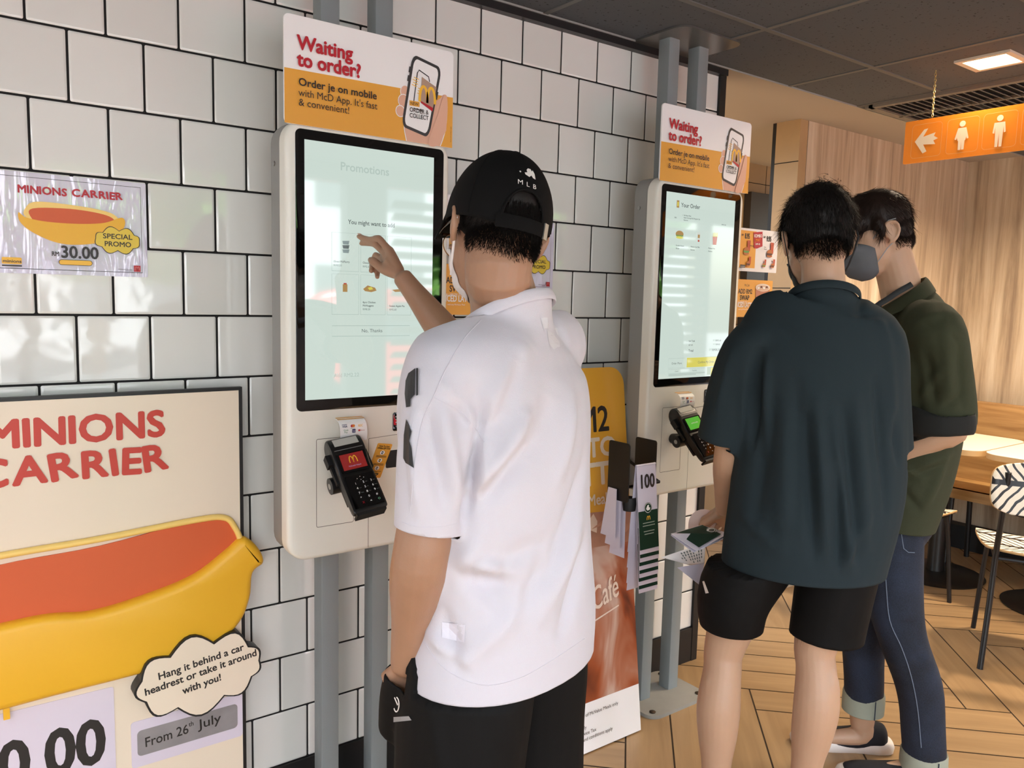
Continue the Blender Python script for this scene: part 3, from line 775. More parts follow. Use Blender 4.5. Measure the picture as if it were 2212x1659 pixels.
# ================================================================== posters
CHK = mat('ink promo red', (200, 62, 48), .45)
def jumble(g, s, x, y, size, width, m, jig, gap=0):
    # letters set one by one, each a little tilted
    ws = []
    for ch in s:
        V, F = text_mesh(ch, size, 1, .032, 'LEFT', 1, 0); ws.append(max(v[0] for v in V)-min(v[0] for v in V))
    sp = (width-sum(ws))/(len(s)-1) if gap == 0 else gap
    k = 1
    k = (width-size*.135*(len(s)-1))/sum(ws); sp = size*.135
    cx = x
    for i, ch in enumerate(s):
        V, F = text_mesh(ch, size, 1, .032, 'LEFT', 1, 0); x0 = min(v[0] for v in V)
        a = jig[i % len(jig)]; c, n = math.cos(a), math.sin(a)
        P = [(cx+((v[0]-x0)*k)*c-v[1]*n, y+((v[0]-x0)*k)*n+v[1]*c) for v in V]
        g.z += g.step; g.heavy(P, F, m, size*.036)
        cx += ws[i]*k+sp
def cloud(cx, cy, w, h, lobes, seed=1):
    P = []
    n = len(lobes)
    for i, (a0, r) in enumerate(lobes):
        a1 = lobes[(i+1) % n][0]+(2*PI if i == n-1 else 0)
        p0 = np.array((cx+w/2*math.cos(a0), cy+h/2*math.sin(a0))); p1 = np.array((cx+w/2*math.cos(a1), cy+h/2*math.sin(a1)))
        mid = (p0+p1)/2; d = p1-p0; L = np.linalg.norm(d); nrm = np.array((d[1], -d[0]))/L
        for t in np.linspace(0, 1, 8, endpoint=False): P.append(tuple(p0+d*t+nrm*r*L*math.sin(PI*t)))
    return P
def promo_standee():
    r = thing('promo_standee', 'big cream standee board with red MINIONS CARRIER lettering, leaning by the tiled wall', 'standee', (.05, -.06, 0))
    F = mat('standee cream', (238, 222, 200), .42)
    m = MB(); m.box((.0475, -.045, .595), (.755, .016, 1.19), BLACK); bp(m, 'backing_board', None, r, 0)
    m = MB(); m.box((.043, -.054, .592), (.745, .003, 1.180), F); bp(m, 'front_sheet', None, r, 0)
    g = Gfx(Matrix.Translation((0, -.0556, 0)))
    J = (.0, .03, -.01, .02, .0, -.03, .02)
    jumble(g, 'MINIONS', -.103, 1.085, .084, .345, CHK, (0, .01, -.01, 0, 0, .0, .03))
    jumble(g, 'CARRIER', -.128, 1.004, .084, .376, CHK, (0, .02, .12, .02, .10, -.04, .10))
    g.build('lettering', r, -r.location)
    # yellow fruit-shaped carrier, moulded in relief, its inside left empty
    Y1 = mat('banana yellow', (240, 182, 44), .42); Y2 = mat('banana inside', (214, 96, 50), .5); Y3 = mat('banana rim', (250, 212, 120), .42)
    def relief(P, y0, y1, mt, name, bev=.012):
        mb = MB(); mb.prism(P[::-1] if sum(P[i-1][0]*P[i][1]-P[i][0]*P[i-1][1] for i in range(len(P))) < 0 else P, y0, y1, bev, mt); return fixn(bp(mb, name, None, r, 60))
    back = [tuple(p) for p in cat([(-.30, .80), (-.10, .835), (.10, .845), (.30, .872), (.375, .868), (.40, .835), (.395, .77), (.30, .70), (.0, .66), (-.30, .70)], 5, True)]
    relief(back, -.060, -.056, Y2, 'carrier_inside', 0)
    rim = [tuple(p) for p in cat([(.30, .878), (.375, .876), (.405, .838), (.418, .806), (.412, .77), (.39, .80), (.368, .845), (.30, .858), (.1, .850), (-.1, .842), (-.3, .83), (-.3, .845), (-.1, .858), (.1, .868)], 5, True)]
    m = MB(); m.tube([(p[0], -.062, p[1]) for p in cat([(-.31, .842), (-.1, .856), (.1, .862), (.30, .874), (.375, .870), (.402, .838), (.416, .80)], 6)], .0075, Y3, 10); bp(m, 'carrier_rim', None, r, 60)
    body = [tuple(p) for p in cat([(-.32, .70), (-.18, .705), (-.02, .712), (.08, .700), (.20, .716), (.30, .742), (.375, .788), (.412, .815), (.436, .806), (.462, .770), (.466, .742), (.440, .722), (.432, .66), (.405, .60), (.34, .555), (.2, .53), (.0, .525), (-.2, .52), (-.32, .53)], 5, True)]
    relief(body, -.085, -.056, Y1, 'carrier_body', .018)
    m = MB(); m.box((-.092, -.066, .512), (.012, .01, .03), Y1); bp(m, 'carrier_peg', None, r, 0)
    # speech cloud
    lob = [(0.0, .30), (.62, .36), (1.35, .34), (2.1, .34), (2.85, .34), (3.6, .34), (4.3, .32), (5.1, .32), (5.75, .30)]
    c0 = cloud(.306, .498, .285, .15, lob); c1 = cloud(.306, .498, .276, .142, lob)
    mb = MB(); mb.prism(c0, -.094, -.056, 0, BLACK); fixn(bp(mb, 'speech_cloud', None, r, 0))
    g = Gfx(Matrix.Translation((0, -.0941, 0))); g.poly(c1, PURE if False else F)
    rt = .118
    g.text('Hang it behind a car', .208, .512, .0250, INK, bold=.028, rot=rt, width=.200)
    g.text('headrest or take it around', .178, .482, .0250, INK, bold=.028, rot=rt, width=.262)
    g.text('with you!', .262, .462, .0250, INK, bold=.028, rot=rt, width=.090)
    g.build('cloud_artwork', r, -r.location)
    LIL = mat('lilac paper', (222, 212, 226), .3)
    m = MB(); m.prism(rr(.33, .30, .006, -.046, .356, 3), -.0572, -.0556, 0, LIL); m.prism(rr(.262, .115, .008, .284, .348, 4), -.0572, -.0556, 0, LIL); fixn(bp(m, 'price_sheet', None, r, 0))
    g = Gfx(Matrix.Translation((0, -.0573, 0)))
    g.text('30.00', .099, .334, .150, INK, bold=.03, align='RIGHT', width=.262)
    g.poly(rr(.236, .064, .010, .284, .349, 4), mat('silver band', (158, 154, 156), .32, .3, noise=.2, nscale=20))
    g.text('From 26', .182, .336, .034, INK, sx=.85, bold=.01, rot=.04, width=.098); g.text('th', .283, .356, .017, INK, sx=.85, bold=.01, rot=.04); g.text('July', .307, .343, .034, INK, sx=.85, bold=.01, rot=.04, width=.056)
    g.build('price_artwork', r, -r.location)
promo_standee()

LAM = None
def lam_mat():
    m = mat('laminate pouch', (222, 214, 232), .06, coat=1.0)
    nt = m.node_tree; b = nt.nodes['Principled BSDF']
    tc = nt.nodes.new('ShaderNodeTexCoord'); n = nt.nodes.new('ShaderNodeTexNoise'); n.inputs['Scale'].default_value = 14; n.inputs['Detail'].default_value = 2; n.inputs['Distortion'].default_value = 1.5
    mp = nt.nodes.new('ShaderNodeMapping'); mp.inputs['Scale'].default_value = (1.6, 1, .35)
    nt.links.new(tc.outputs['Object'], mp.inputs[0]); nt.links.new(mp.outputs[0], n.inputs['Vector'])
    bp_ = nt.nodes.new('ShaderNodeBump'); bp_.inputs['Strength'].default_value = .5; bp_.inputs['Distance'].default_value = .006
    nt.links.new(n.outputs['Fac'], bp_.inputs['Height']); nt.links.new(bp_.outputs[0], b.inputs['Normal']); nt.links.new(bp_.outputs[0], b.inputs['Coat Normal'])
    return m
LAMM = lam_mat()
def promo_sheet(x0, label):
    r = thing('promo_sheet', label, 'poster', (x0+.149, -.002, 1.556), 0, 'laminated carrier posters on the tiles')
    m = MB(); m.prism(rr(.299, .213, .003, x0+.149, 1.5565, 3), -.0024, -.0004, 0, LAMM); fixn(bp(m, 'sheet', None, r, 0))
    g = Gfx(Matrix.Translation((x0, -.0025, 1.45)))
    g.frame([(.008, .010), (.287, .010), (.287, .203), (.008, .203)], .0012, INK)
    jumble(g, 'MINIONS CARRIER'.split()[0], .047, .170, .0225, .090, RED, (0, .03, -.04, .02)); jumble(g, 'CARRIER', .148, .171, .0225, .100, RED, (0, .03, .10, .02, .12, -.03, .08))
    # empty banana shaped carrier
    Y1 = mat('banana yellow', (0, 0, 0)); Y2 = mat('banana inside', (0, 0, 0)); Y3 = mat('banana rim', (0, 0, 0))
    S = lambda pts: [tuple(p) for p in cat(pts, 5, True)]
    g.poly(S([(.060, .118), (.060, .140), (.08, .153), (.14, .152), (.20, .146), (.232, .136), (.240, .115), (.20, .10), (.12, .095)]), Y3); g.poly(S([(.068, .120), (.072, .138), (.14, .143), (.20, .138), (.228, .128), (.228, .112), (.16, .10), (.09, .105)]), Y2)
    g.poly(S([(.046, .128), (.060, .118), (.10, .112), (.16, .112), (.21, .118), (.245, .132), (.252, .118), (.238, .092), (.20, .074), (.15, .066), (.11, .070), (.07, .088), (.048, .108)]), Y1)
    lob = [(0.0, .30), (.7, .34), (1.5, .34), (2.3, .34), (3.0, .34), (3.9, .32), (4.7, .32), (5.5, .30)]
    g.poly(cloud(.236, .080, .092, .045, lob), INK); g.poly(cloud(.236, .080, .089, .042, lob), mat('badge yellow', (228, 196, 60), .3))
    g.text('SPECIAL', .236, .084, .0155, INK, sx=.9, align='CENTER', bold=.02, width=.060); g.text('PROMO', .236, .067, .0155, INK, sx=.9, align='CENTER', bold=.02, width=.054)
    g.text('RM', .104, .040, .0135, INK, sx=.8, bold=.02); g.text('30.00', .121, .037, .037, INK, sx=.62, bold=.025, width=.072)
    g.poly(rr(.066, .012, .006, .150, .027, 5), INK); g.poly(rr(.064, .010, .005, .150, .027, 5), GOLD)
    g.rect(.268, .012, .282, .026, RED); arches(g, .275, .014, .009, mat('ink faded', (214, 120, 110), .4))
    g.rect(.235, .016, .264, .0168, INK); g.rect(.250, .013, .264, .0137, INK)
    g.rect(.012, .014, .048, .017, INK); g.poly(rr(.036, .014, .002, .030, .026, 2), GOLD); g.text('minions', .0135, .022, .009, INK, bold=.03, width=.033)
    g.build('sheet_artwork', r, -r.location)
promo_sheet(-.072, 'laminated lilac MINIONS CARRIER poster priced 30.00 at the far left of the tiled wall')
promo_sheet(1.144, 'laminated lilac poster on the tiles between the kiosks, behind the capped head')

def latte_standee():
    r = thing('latte_standee', 'tall yellow iced latte standee between the two kiosks, behind the white shirt', 'standee', (1.37, -.26, 0))
    # leans back against the wall: local v runs up the board
    base = Vector((0, -.262, .004)); tip = Vector((0, -.108, 1.205)); L = (tip-base).length; v = (tip-base)/L
    T = Matrix.Identity(4); T.col[0][:3] = (1, 0, 0); T.col[2][:3] = v; yv = v.cross(Vector((1, 0, 0))); T.col[1][:3] = yv; T.col[3][:3] = base
    X0, X1 = 1.06, 1.664; W = X1-X0
    P = [(X0, 0), (X1, 0)]+[(X1-.06+.06*math.cos(a), L-.06+.06*math.sin(a)) for a in np.linspace(0, PI/2, 8)]+[(X0+.06-.06*math.sin(a), L-.06+.06*math.cos(a)) for a in np.linspace(0, PI/2, 8)]
    m = MB(); m.prism(P, -.004, .004, 0, PURE, T); fixn(bp(m, 'board', None, r, 0))
    AMB = mat('standee amber', (230, 168, 50), .35, coat=.3)
    cm = bpy.data.materials.new('iced coffee swirl'); cm.use_nodes = True; nt = cm.node_tree; b = nt.nodes['Principled BSDF']; b.inputs['Roughness'].default_value = .35
    tc = nt.nodes.new('ShaderNodeTexCoord'); mp = nt.nodes.new('ShaderNodeMapping'); mp.inputs['Scale'].default_value = (5.5, 1, 3.2)
    nt.links.new(tc.outputs['Object'], mp.inputs[0]); n = nt.nodes.new('ShaderNodeTexNoise'); n.inputs['Scale'].default_value = 1; n.inputs['Detail'].default_value = 3; n.inputs['Distortion'].default_value = .9; nt.links.new(mp.outputs[0], n.inputs['Vector'])
    cr = nt.nodes.new('ShaderNodeValToRGB'); e = cr.color_ramp.elements; e[0].position = .34; e[0].color = (*lin((84, 34, 16)), 1); e[1].position = .70; e[1].color = (*lin((204, 172, 156)), 1)
    x = e.new(.46); x.color = (*lin((158, 78, 40)), 1); x = e.new(.58); x.color = (*lin((176, 112, 84)), 1)
    nt.links.new(n.outputs['Fac'], cr.inputs[0]); nt.links.new(cr.outputs[0], b.inputs['Base Color'])
    g = Gfx(T @ Matrix.Translation((0, -.0042, 0)))
    cut = L-.46
    P2 = [(X0, cut-.02)]+[(x, cut-.02+.022*math.sin((x-X0)*5)) for x in np.linspace(X0+.02, X1-.02, 12)]+[(X1, cut)]+P[2:]
    g.poly([(X0, .155), (X1, .155), (X1, cut+.005), (X0, cut+.005)], cm)
    ICE = mat('ice pale', (226, 200, 180), .35); LAT = mat('standee lettering cream', (232, 214, 190), .35); g.poly([(X0, cut-.10), (X1, cut-.12), (X1, cut+.005), (X0, cut+.005)], mat('ice layer', (178, 128, 104), .35, noise=.5, nscale=14))
    random.seed(3)
    for k in range(9): 
        cx = X0+.1+.062*k; P3 = [(cx+random.uniform(-.03, .03)+.035*math.cos(a), cut-.05+random.uniform(-.02, .02)+.025*math.sin(a)) for a in (0, 1.3, 2.6, 4, 5.2)]; g.poly(P3, ICE if k % 2 else mat('ice tan', (190, 138, 112), .35))
    g.poly(P2, AMB)
    rt = 0
    g.text('ADD RM2', X1-.075, L-.205, .115, INK, sx=.8, bold=.02, align='RIGHT', width=.44)
    g.text('SWAP', X1-.245, L-.285, .09, INK, sx=.8, bold=.02, align='RIGHT', width=.24); g.text('TO', X1-.05, L-.285, .085, LAT, sx=.85, bold=.035, align='RIGHT', width=.12)
    g.text('ICED LATTE', X1-.035, L-.375, .10, LAT, sx=.8, bold=.035, align='RIGHT', width=.53)
    g.text('with any McValue Meal', X1-.1, L-.440, .05, LAT, sx=.8, bold=.02, align='RIGHT', width=.42)
    g.text('McCafé', X1-.070, cut-.285, .105, mat('script cream', (232, 214, 198), .4), sx=.62, align='RIGHT', rot=.26, shear=.35, bold=.008); g.line([(X1-.32, cut-.385), (X1-.2, cut-.35), (X1-.075, cut-.318)], .005, mat('script cream', (0, 0, 0)))
    for k, t in enumerate(('Available with purchase of McValue Meals only', 'Served in regular size', 'Until May 2022 only', 'Prices are inclusive of 6% Service Tax', 'Images only • Other terms and conditions apply')):
        g.text(t, X1-.10-.0*k if k == 0 else X1-.10-(.16, .14, .1, .03)[k-1], .115-.0185*k, .0155, INK, align='RIGHT')
    g.build('board_artwork', r, -r.location)
latte_standee()

# ---------------------------------------------------------------- rack of numbered table cards
GRNC = mat('card green', (16, 50, 35), .7, spec=.2); LILC = mat('card lilac white', (206, 200, 214), .4)
def table_card(label, x, y, ztop, h=.30, w=.082, tilt=0.06, group='numbered table cards on the rack'):
    r = thing('table_card', label, 'table card', (x, y, ztop), 0, group)
    m = MB()
    for s_, d in ((-1, 0), (1, .0)):
        yb = s_*.020; 
        P = [(-w/2, s_*.002, 0), (w/2, s_*.002, 0), (w/2+.012 if s_ < 0 else w/2, yb, -h), (-w/2+.012 if s_ < 0 else -w/2, yb, -h)]
        V = [Vector(p) for p in P]+[Vector(p)+Vector((0, .0012, 0)) for p in P]
        m.add(V, [(0, 1, 2, 3), (7, 6, 5, 4), (0, 4, 5, 1), (1, 5, 6, 2), (2, 6, 7, 3), (3, 7, 4, 0)], LILC)
    m.tube([(-w/2, 0, .0008), (w/2, 0, .0008)], .0034, LILC, 10)
    fixn(m.build('card', None, r, 0))
    # printing on the front leaf
    bx = .012; F4 = Matrix.Identity(4); v = Vector((-bx, -.018*-1, h)); v = Vector((-bx, .018, h)); L = v.length
    F4.col[0][:3] = (1, 0, 0); F4.col[2][:3] = v/h; F4.col[1][:3] = (0, 1, 0); F4.col[3][:3] = (-w/2+bx, -.0202, -h)
    g = Gfx(F4 @ Matrix.Translation((0, -.0006, 0)))
    g.rect(0, .013, w, .130, GRNC)
    g.text('100', w*.5, .200, .058, INK, align='CENTER', bold=.03, width=.056)
    g.poly(circ(w*.5, .138, .0165, 24), INK); g.poly(circ(w*.5, .138, .0150, 24), PURE); g.poly(circ(w*.5, .138, .0138, 24), GRNC)
    g.poly([(w*.5-.009, .136), (w*.5-.003, .146), (w*.5+.004, .147), (w*.5+.003, .139), (w*.5+.009, .138), (w*.5+.006, .131), (w*.5-.004, .130)], PURE)
    arches(g, w*.5, .100, .013, GOLD)
    for k, ww in enumerate((.050, .052, 0, .046, .040)):
        if ww: g.rect(w*.5-ww/2, .092-.0085*k, w*.5+ww/2, .0945-.0085*k, mat('pale print', (150, 165, 152), .5))
    g.build('card_artwork', r)
    return r
def rack():
    r = thing('card_rack', 'black rack with two upright plates for numbered cards, left of the right kiosk', 'rack', (1.56, -.3, .9))
    for x in (1.462, 1.575):
        m = MB(); m.prism(rr(.088, .178, .008, -.318, .914, 4), x-.0015, x+.0015, 0, BLK2, Matrix(((0, 1, 0, 0), (1, 0, 0, 0), (0, 0, 1, 0), (0, 0, 0, 1)))); fixn(bp(m, 'end_plate', None, r, 0))
    m = MB(); m.tube([(1.462, -.318, .86), (1.64, -.318, .86)], .005, BLK2, 10); m.tube([(1.64, -.318, .86), (1.64, -.19, .90), (1.672, -.15, .90)], .005, BLK2, 10); bp(m, 'bar', None, r)
    m = MB(); m.lathe([(0, 0), (.019, 0), (.021, .02), (.019, .04), (0, .04)], (1.49, -.34, .795), n=18); bp(m, 'knob', BLK2, r)
rack()
for k in range(6):
    table_card(('numbered table card 100 on the rack, frontmost of its stack' if k == 0 else '%s green table card below card 100 on the rack, only its lower edge showing' % ('', 'first', 'second', 'third', 'fourth', 'lowest')[k]), 1.530+.0040*k+.002*(k % 2), -.362+.0036*k, .934-.0262*k, .268)
for k in range(3):
    m = MB(); m.add([(1.478, -.336+.008*k, .86), (1.478, -.30+.008*k, .86), (1.462, -.29+.008*k, .655+.03*k), (1.462, -.355+.008*k, .655+.03*k)], [(0, 1, 2, 3)], LILC)
    m.add([(1.4792, -.336+.008*k, .86), (1.4792, -.30+.008*k, .86), (1.4632, -.29+.008*k, .655+.03*k), (1.4632, -.355+.008*k, .655+.03*k)], [(3, 2, 1, 0)], LILC)
    o = m.build('table_card', None, None, 0); o.location = (-.012*k, 0, 0); tag(o, '%s of the three blank lilac leaves hanging below the left rack plate' % ('nearest', 'middle', 'farthest')[k], 'table card', 'blank table cards at the left of the rack')

# ================================================================== right side: toilets sign, lamp, vent, tables, chairs, bench
WARM = (1.0, .80, .58)
def toilets_sign():
    r = thing('toilet_sign', 'orange hanging toilets sign with arrow and pictograms', 'sign', (2.8, -.95, 2.03))
    y0, y1, z0, z1 = -1.50, -.408, 1.958, 2.112      # y1 is the far end seen at the left
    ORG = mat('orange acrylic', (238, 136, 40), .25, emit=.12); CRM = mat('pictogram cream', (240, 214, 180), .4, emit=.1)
    # board in the y-z plane, front towards -x: local u runs along -y
    T = Matrix(((0, 1, 0, 2.8), (-1, 0, 0, y1), (0, 0, 1, z0), (0, 0, 0, 1)))
    W = y1-y0; H = z1-z0
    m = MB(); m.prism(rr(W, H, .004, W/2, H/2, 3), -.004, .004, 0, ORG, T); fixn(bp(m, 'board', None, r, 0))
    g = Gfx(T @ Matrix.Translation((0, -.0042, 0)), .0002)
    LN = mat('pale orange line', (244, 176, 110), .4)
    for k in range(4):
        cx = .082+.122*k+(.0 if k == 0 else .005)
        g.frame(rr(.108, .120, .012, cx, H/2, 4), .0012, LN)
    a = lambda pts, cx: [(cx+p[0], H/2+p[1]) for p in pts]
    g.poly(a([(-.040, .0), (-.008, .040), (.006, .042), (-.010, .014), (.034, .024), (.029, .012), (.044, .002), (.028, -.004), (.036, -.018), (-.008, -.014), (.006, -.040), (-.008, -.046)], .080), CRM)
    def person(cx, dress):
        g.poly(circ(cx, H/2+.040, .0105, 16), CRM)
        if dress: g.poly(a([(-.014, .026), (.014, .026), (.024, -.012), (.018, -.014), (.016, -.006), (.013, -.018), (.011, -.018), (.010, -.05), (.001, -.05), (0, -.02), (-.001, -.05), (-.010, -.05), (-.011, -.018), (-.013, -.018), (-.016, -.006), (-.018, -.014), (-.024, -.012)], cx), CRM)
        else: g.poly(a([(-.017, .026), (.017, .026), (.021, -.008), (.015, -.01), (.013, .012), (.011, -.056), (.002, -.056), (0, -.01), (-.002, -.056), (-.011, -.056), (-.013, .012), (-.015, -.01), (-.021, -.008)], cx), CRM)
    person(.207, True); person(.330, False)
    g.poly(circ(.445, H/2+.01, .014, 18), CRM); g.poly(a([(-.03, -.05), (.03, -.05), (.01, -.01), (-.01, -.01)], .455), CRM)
    g.build('board_artwork', r, -r.location)
    for yy in (-.503, -1.38):
        m = MB()
        n = 16; zz = np.linspace(z1+.006, CEIL, n+1)
        for i in range(n):
            c = Vector((2.8, yy, (zz[i]+zz[i+1])/2)); rot = Matrix.Rotation(PI/2*(i % 2), 4, 'Z')
            P = [c+rot @ Vector((0, .0032*math.sin(a_), .0068*math.cos(a_))) for a_ in np.linspace(0, 2*PI, 11)]
            m.tube(P, .0009, mat('chain brass', (206, 180, 120), .3, .8), 5, cap=False)
        bp(m, 'chain', None, r)
toilets_sign()
def square_lamp():
    r = thing('ceiling_lamp', 'glowing square recessed ceiling lamp above the orange toilets sign', 'lamp', (2.82, -.69, CEIL))
    m = MB()
    T = Matrix(((1, 0, 0, 0), (0, 0, 1, 0), (0, 1, 0, 0), (0, 0, 0, 1)))
    for (x, y, dx, dy) in ((2.82, -.765, .17, .02), (2.82, -.605, .17, .02), (2.744, -.685, .02, .14), (2.896, -.685, .02, .14)): m.box((x, y, CEIL-.004), (dx, dy, .008), mat('pale frame', (224, 206, 184), .4))
    bp(m, 'frame', None, r)
    g = mat('glowing diffuser', (255, 214, 160), .5, emit=14)
    m = MB(); m.prism(rr(.132, .140, .012, 2.82, -.685, 4), CEIL-.003, CEIL+.001, 0, g, T); fixn(bp(m, 'diffuser', None, r, 0))
square_lamp()
def lamp_light(name, x, y, e, s=.14, cool=False):
    ld = bpy.data.lights.new(name, 'AREA'); ld.energy = e; ld.size = s; ld.color = WARM; ld.spread = math.radians(150)
    if cool: ld.color = (1, .93, .84)
    o = bpy.data.objects.new(name, ld); COL.objects.link(o); o.location = (x, y, CEIL-.012); return o
lamp_light('lamp_light', 2.82, -.685, 12)
# further lamps of the same ceiling, out of the picture
for (x, y, e) in ((3.95, -.9, 46), (3.6, .75, 5), (2.55, .7, 2.5), (1.7, -2.1, 4), (.2, -2.6, 4), (-1.1, -1.5, 4), (3.2, -2.1, 8), (4.4, -1.9, 8)): lamp_light('lamp_light', x, y, e, cool=x < 2 and y < 0)
def vent():
    r = thing('air_vent', 'grey louvred air vent in the ceiling behind the orange sign', 'vent', (3.36, -.35, CEIL))
    G = mat('vent grey', (118, 114, 106), .5); D = mat('vent dark', (20, 19, 18), .8)
    x0, x1, y0, y1 = 3.12, 3.60, -1.15, -.075
    m = MB(); m.box(((x0+x1)/2, (y0+y1)/2, CEIL-.0015), (x1-x0, y1-y0, .002), D); bp(m, 'backing', None, r, 0)
    m = MB()
    for (x, y, dx, dy) in (((x0+x1)/2, y1, x1-x0+.03, .035), ((x0+x1)/2, y0, x1-x0, .03), (x0, (y0+y1)/2, .03, y1-y0), (x1, (y0+y1)/2, .03, y1-y0), ((x0+x1)/2, (y0+y1)/2, .014, y1-y0)): m.box((x, y, CEIL-.008), (dx, dy, .014), G)
    bp(m, 'frame', None, r, 0)
    m = MB(); n = 34
    for k in range(n):
        y = y0+.02+(y1-y0-.04)*k/(n-1)
        for xc in (x0+.125, x1-.125):
            R_ = Matrix.Translation((xc, y, CEIL-.008)) @ Matrix.Rotation(math.radians(42), 4, 'X'); m.box((0, 0, 0), (.215, .018, .002), G, R_)
    bp(m, 'louvre', None, r, 0)
vent()

OAK = None
def oak(name, a, b_, sc, rough=.45):
    m = bpy.data.materials.new(name); m.use_nodes = True; nt = m.node_tree; b = nt.nodes['Principled BSDF']; b.inputs['Roughness'].default_value = rough
    tc = nt.nodes.new('ShaderNodeTexCoord'); mp = nt.nodes.new('ShaderNodeMapping'); mp.inputs['Scale'].default_value = sc
    nt.links.new(tc.outputs['Object'], mp.inputs[0]); n = nt.nodes.new('ShaderNodeTexNoise'); n.inputs['Scale'].default_value = 1; n.inputs['Detail'].default_value = 6; n.inputs['Distortion'].default_value = .5
    nt.links.new(mp.outputs[0], n.inputs['Vector']); cr = nt.nodes.new('ShaderNodeValToRGB'); e = cr.color_ramp.elements
    e[0].position = .32; e[0].color = (*lin(a), 1); e[1].position = .7; e[1].color = (*lin(b_), 1)
    nt.links.new(n.outputs['Fac'], cr.inputs[0]); nt.links.new(cr.outputs[0], b.inputs['Base Color']); return m
OAK = oak('oak veneer', (150, 110, 62), (196, 156, 100), (3, 3, 30))
def bench():
    r = thing('bench', 'long oak veneer bench along the right-hand wood wall', 'bench', (4.5, -.7, 0))
    m = MB(); m.box((4.655, -.78, .665), (.09, 1.95, .46), OAK); bp(m, 'backrest', None, r, 0)
    m = MB(); m.box((4.46, -.78, .425), (.34, 1.95, .045), OAK); m.box((4.31, -.78, .42), (.03, 1.95, .055), OAK); bp(m, 'seat', None, r, 0)
    for y in (.0, -.9, -1.65):
        m = MB(); m.tube([(4.36, y, .40), (4.33, y, 0)], .014, BLK, 10); m.tube([(4.58, y, .40), (4.60, y, 0)], .014, BLK, 10); bp(m, 'leg', None, r)
    m = MB(); m.box((4.76, -.78, .07), (.08, 1.95, .14), BLK2); bp(m, 'plinth', None, r, 0)
bench()
def table(x, y, label):
    r = thing('cafe_table', label, 'table', (x, y, 0), 0, 'white topped tables along the bench')
    T = Matrix(((1, 0, 0, 0), (0, 0, 1, 0), (0, 1, 0, 0), (0, 0, 0, 1)))
    m = MB(); m.prism(rr(.60, .57, .09, 0, 0, 8), .742, .7435, 0, mat('white laminate', (236, 222, 206), .35), T); fixn(m.build('top', None, r, 0))
    m = MB(); m.prism(rr(.60, .57, .09, 0, 0, 8), .716, .742, 0, mat('plywood edge', (196, 160, 110), .5), T); fixn(m.build('top_edge', None, r, 30))
    m = MB(); m.lathe([(.0, .018), (.045, .018), (.042, .04), (.040, .70), (.08, .716), (0, .716)], n=28); m.build('column', BLK, r)
    m = MB(); m.lathe([(0, 0), (.235, 0), (.24, .008), (.22, .016), (.05, .026), (0, .026)], n=48); m.build('base', BLK, r)
    return r
table(4.13, -.045, 'white-topped table behind the olive jacket, on a black pedestal')
table(4.13, -.625, 'white-topped table at the right edge, carrying the dark jar')

def herring(name, base):
    m = bpy.data.materials.new(name); m.use_nodes = True; nt = m.node_tree; b = nt.nodes['Principled BSDF']; b.inputs['Roughness'].default_value = .4
    tc = nt.nodes.new('ShaderNodeTexCoord'); sp = nt.nodes.new('ShaderNodeSeparateXYZ'); nt.links.new(tc.outputs['UV'], sp.inputs[0])
    def math_(op, a, b2=None, v=None):
        n = nt.nodes.new('ShaderNodeMath'); n.operation = op
        nt.links.new(a, n.inputs[0])
        if b2 is not None: nt.links.new(b2, n.inputs[1])
        if v is not None: n.inputs[1].default_value = v
        return n.outputs[0]
    u, v = sp.outputs[0], sp.outputs[1]
    row = math_('MULTIPLY', v, v=3.2); fr = math_('FLOOR', row); par = math_('MODULO', fr, v=2); sg = math_('SUBTRACT', math_('MULTIPLY', par, v=2), v=1)
    ns = nt.nodes.new('ShaderNodeTexNoise'); ns.inputs['Scale'].default_value = 5; nt.links.new(tc.outputs['UV'], ns.inputs['Vector'])
    t = math_('ADD', math_('MULTIPLY', u, v=12), math_('MULTIPLY', math_('MULTIPLY', math_('FRACT', row), sg), v=2.6))
    t = math_('ADD', t, math_('MULTIPLY', ns.outputs['Fac'], v=.8))
    a1 = math_('LESS_THAN', math_('FRACT', t), v=.30)
    a2 = math_('LESS_THAN', math_('FRACT', math_('ADD', row, None, v=.08)), v=.16)
    mx = math_('MAXIMUM', a1, a2)
    mi = nt.nodes.new('ShaderNodeMix'); mi.data_type = 'RGBA'; mi.inputs[6].default_value = (*lin(base), 1); mi.inputs[7].default_value = (*lin((20, 20, 24)), 1)
    nt.links.new(mx, mi.inputs[0]); nt.links.new(mi.outputs[2], b.inputs['Base Color']); return m
HB = herring('painted herringbone', (236, 228, 210))
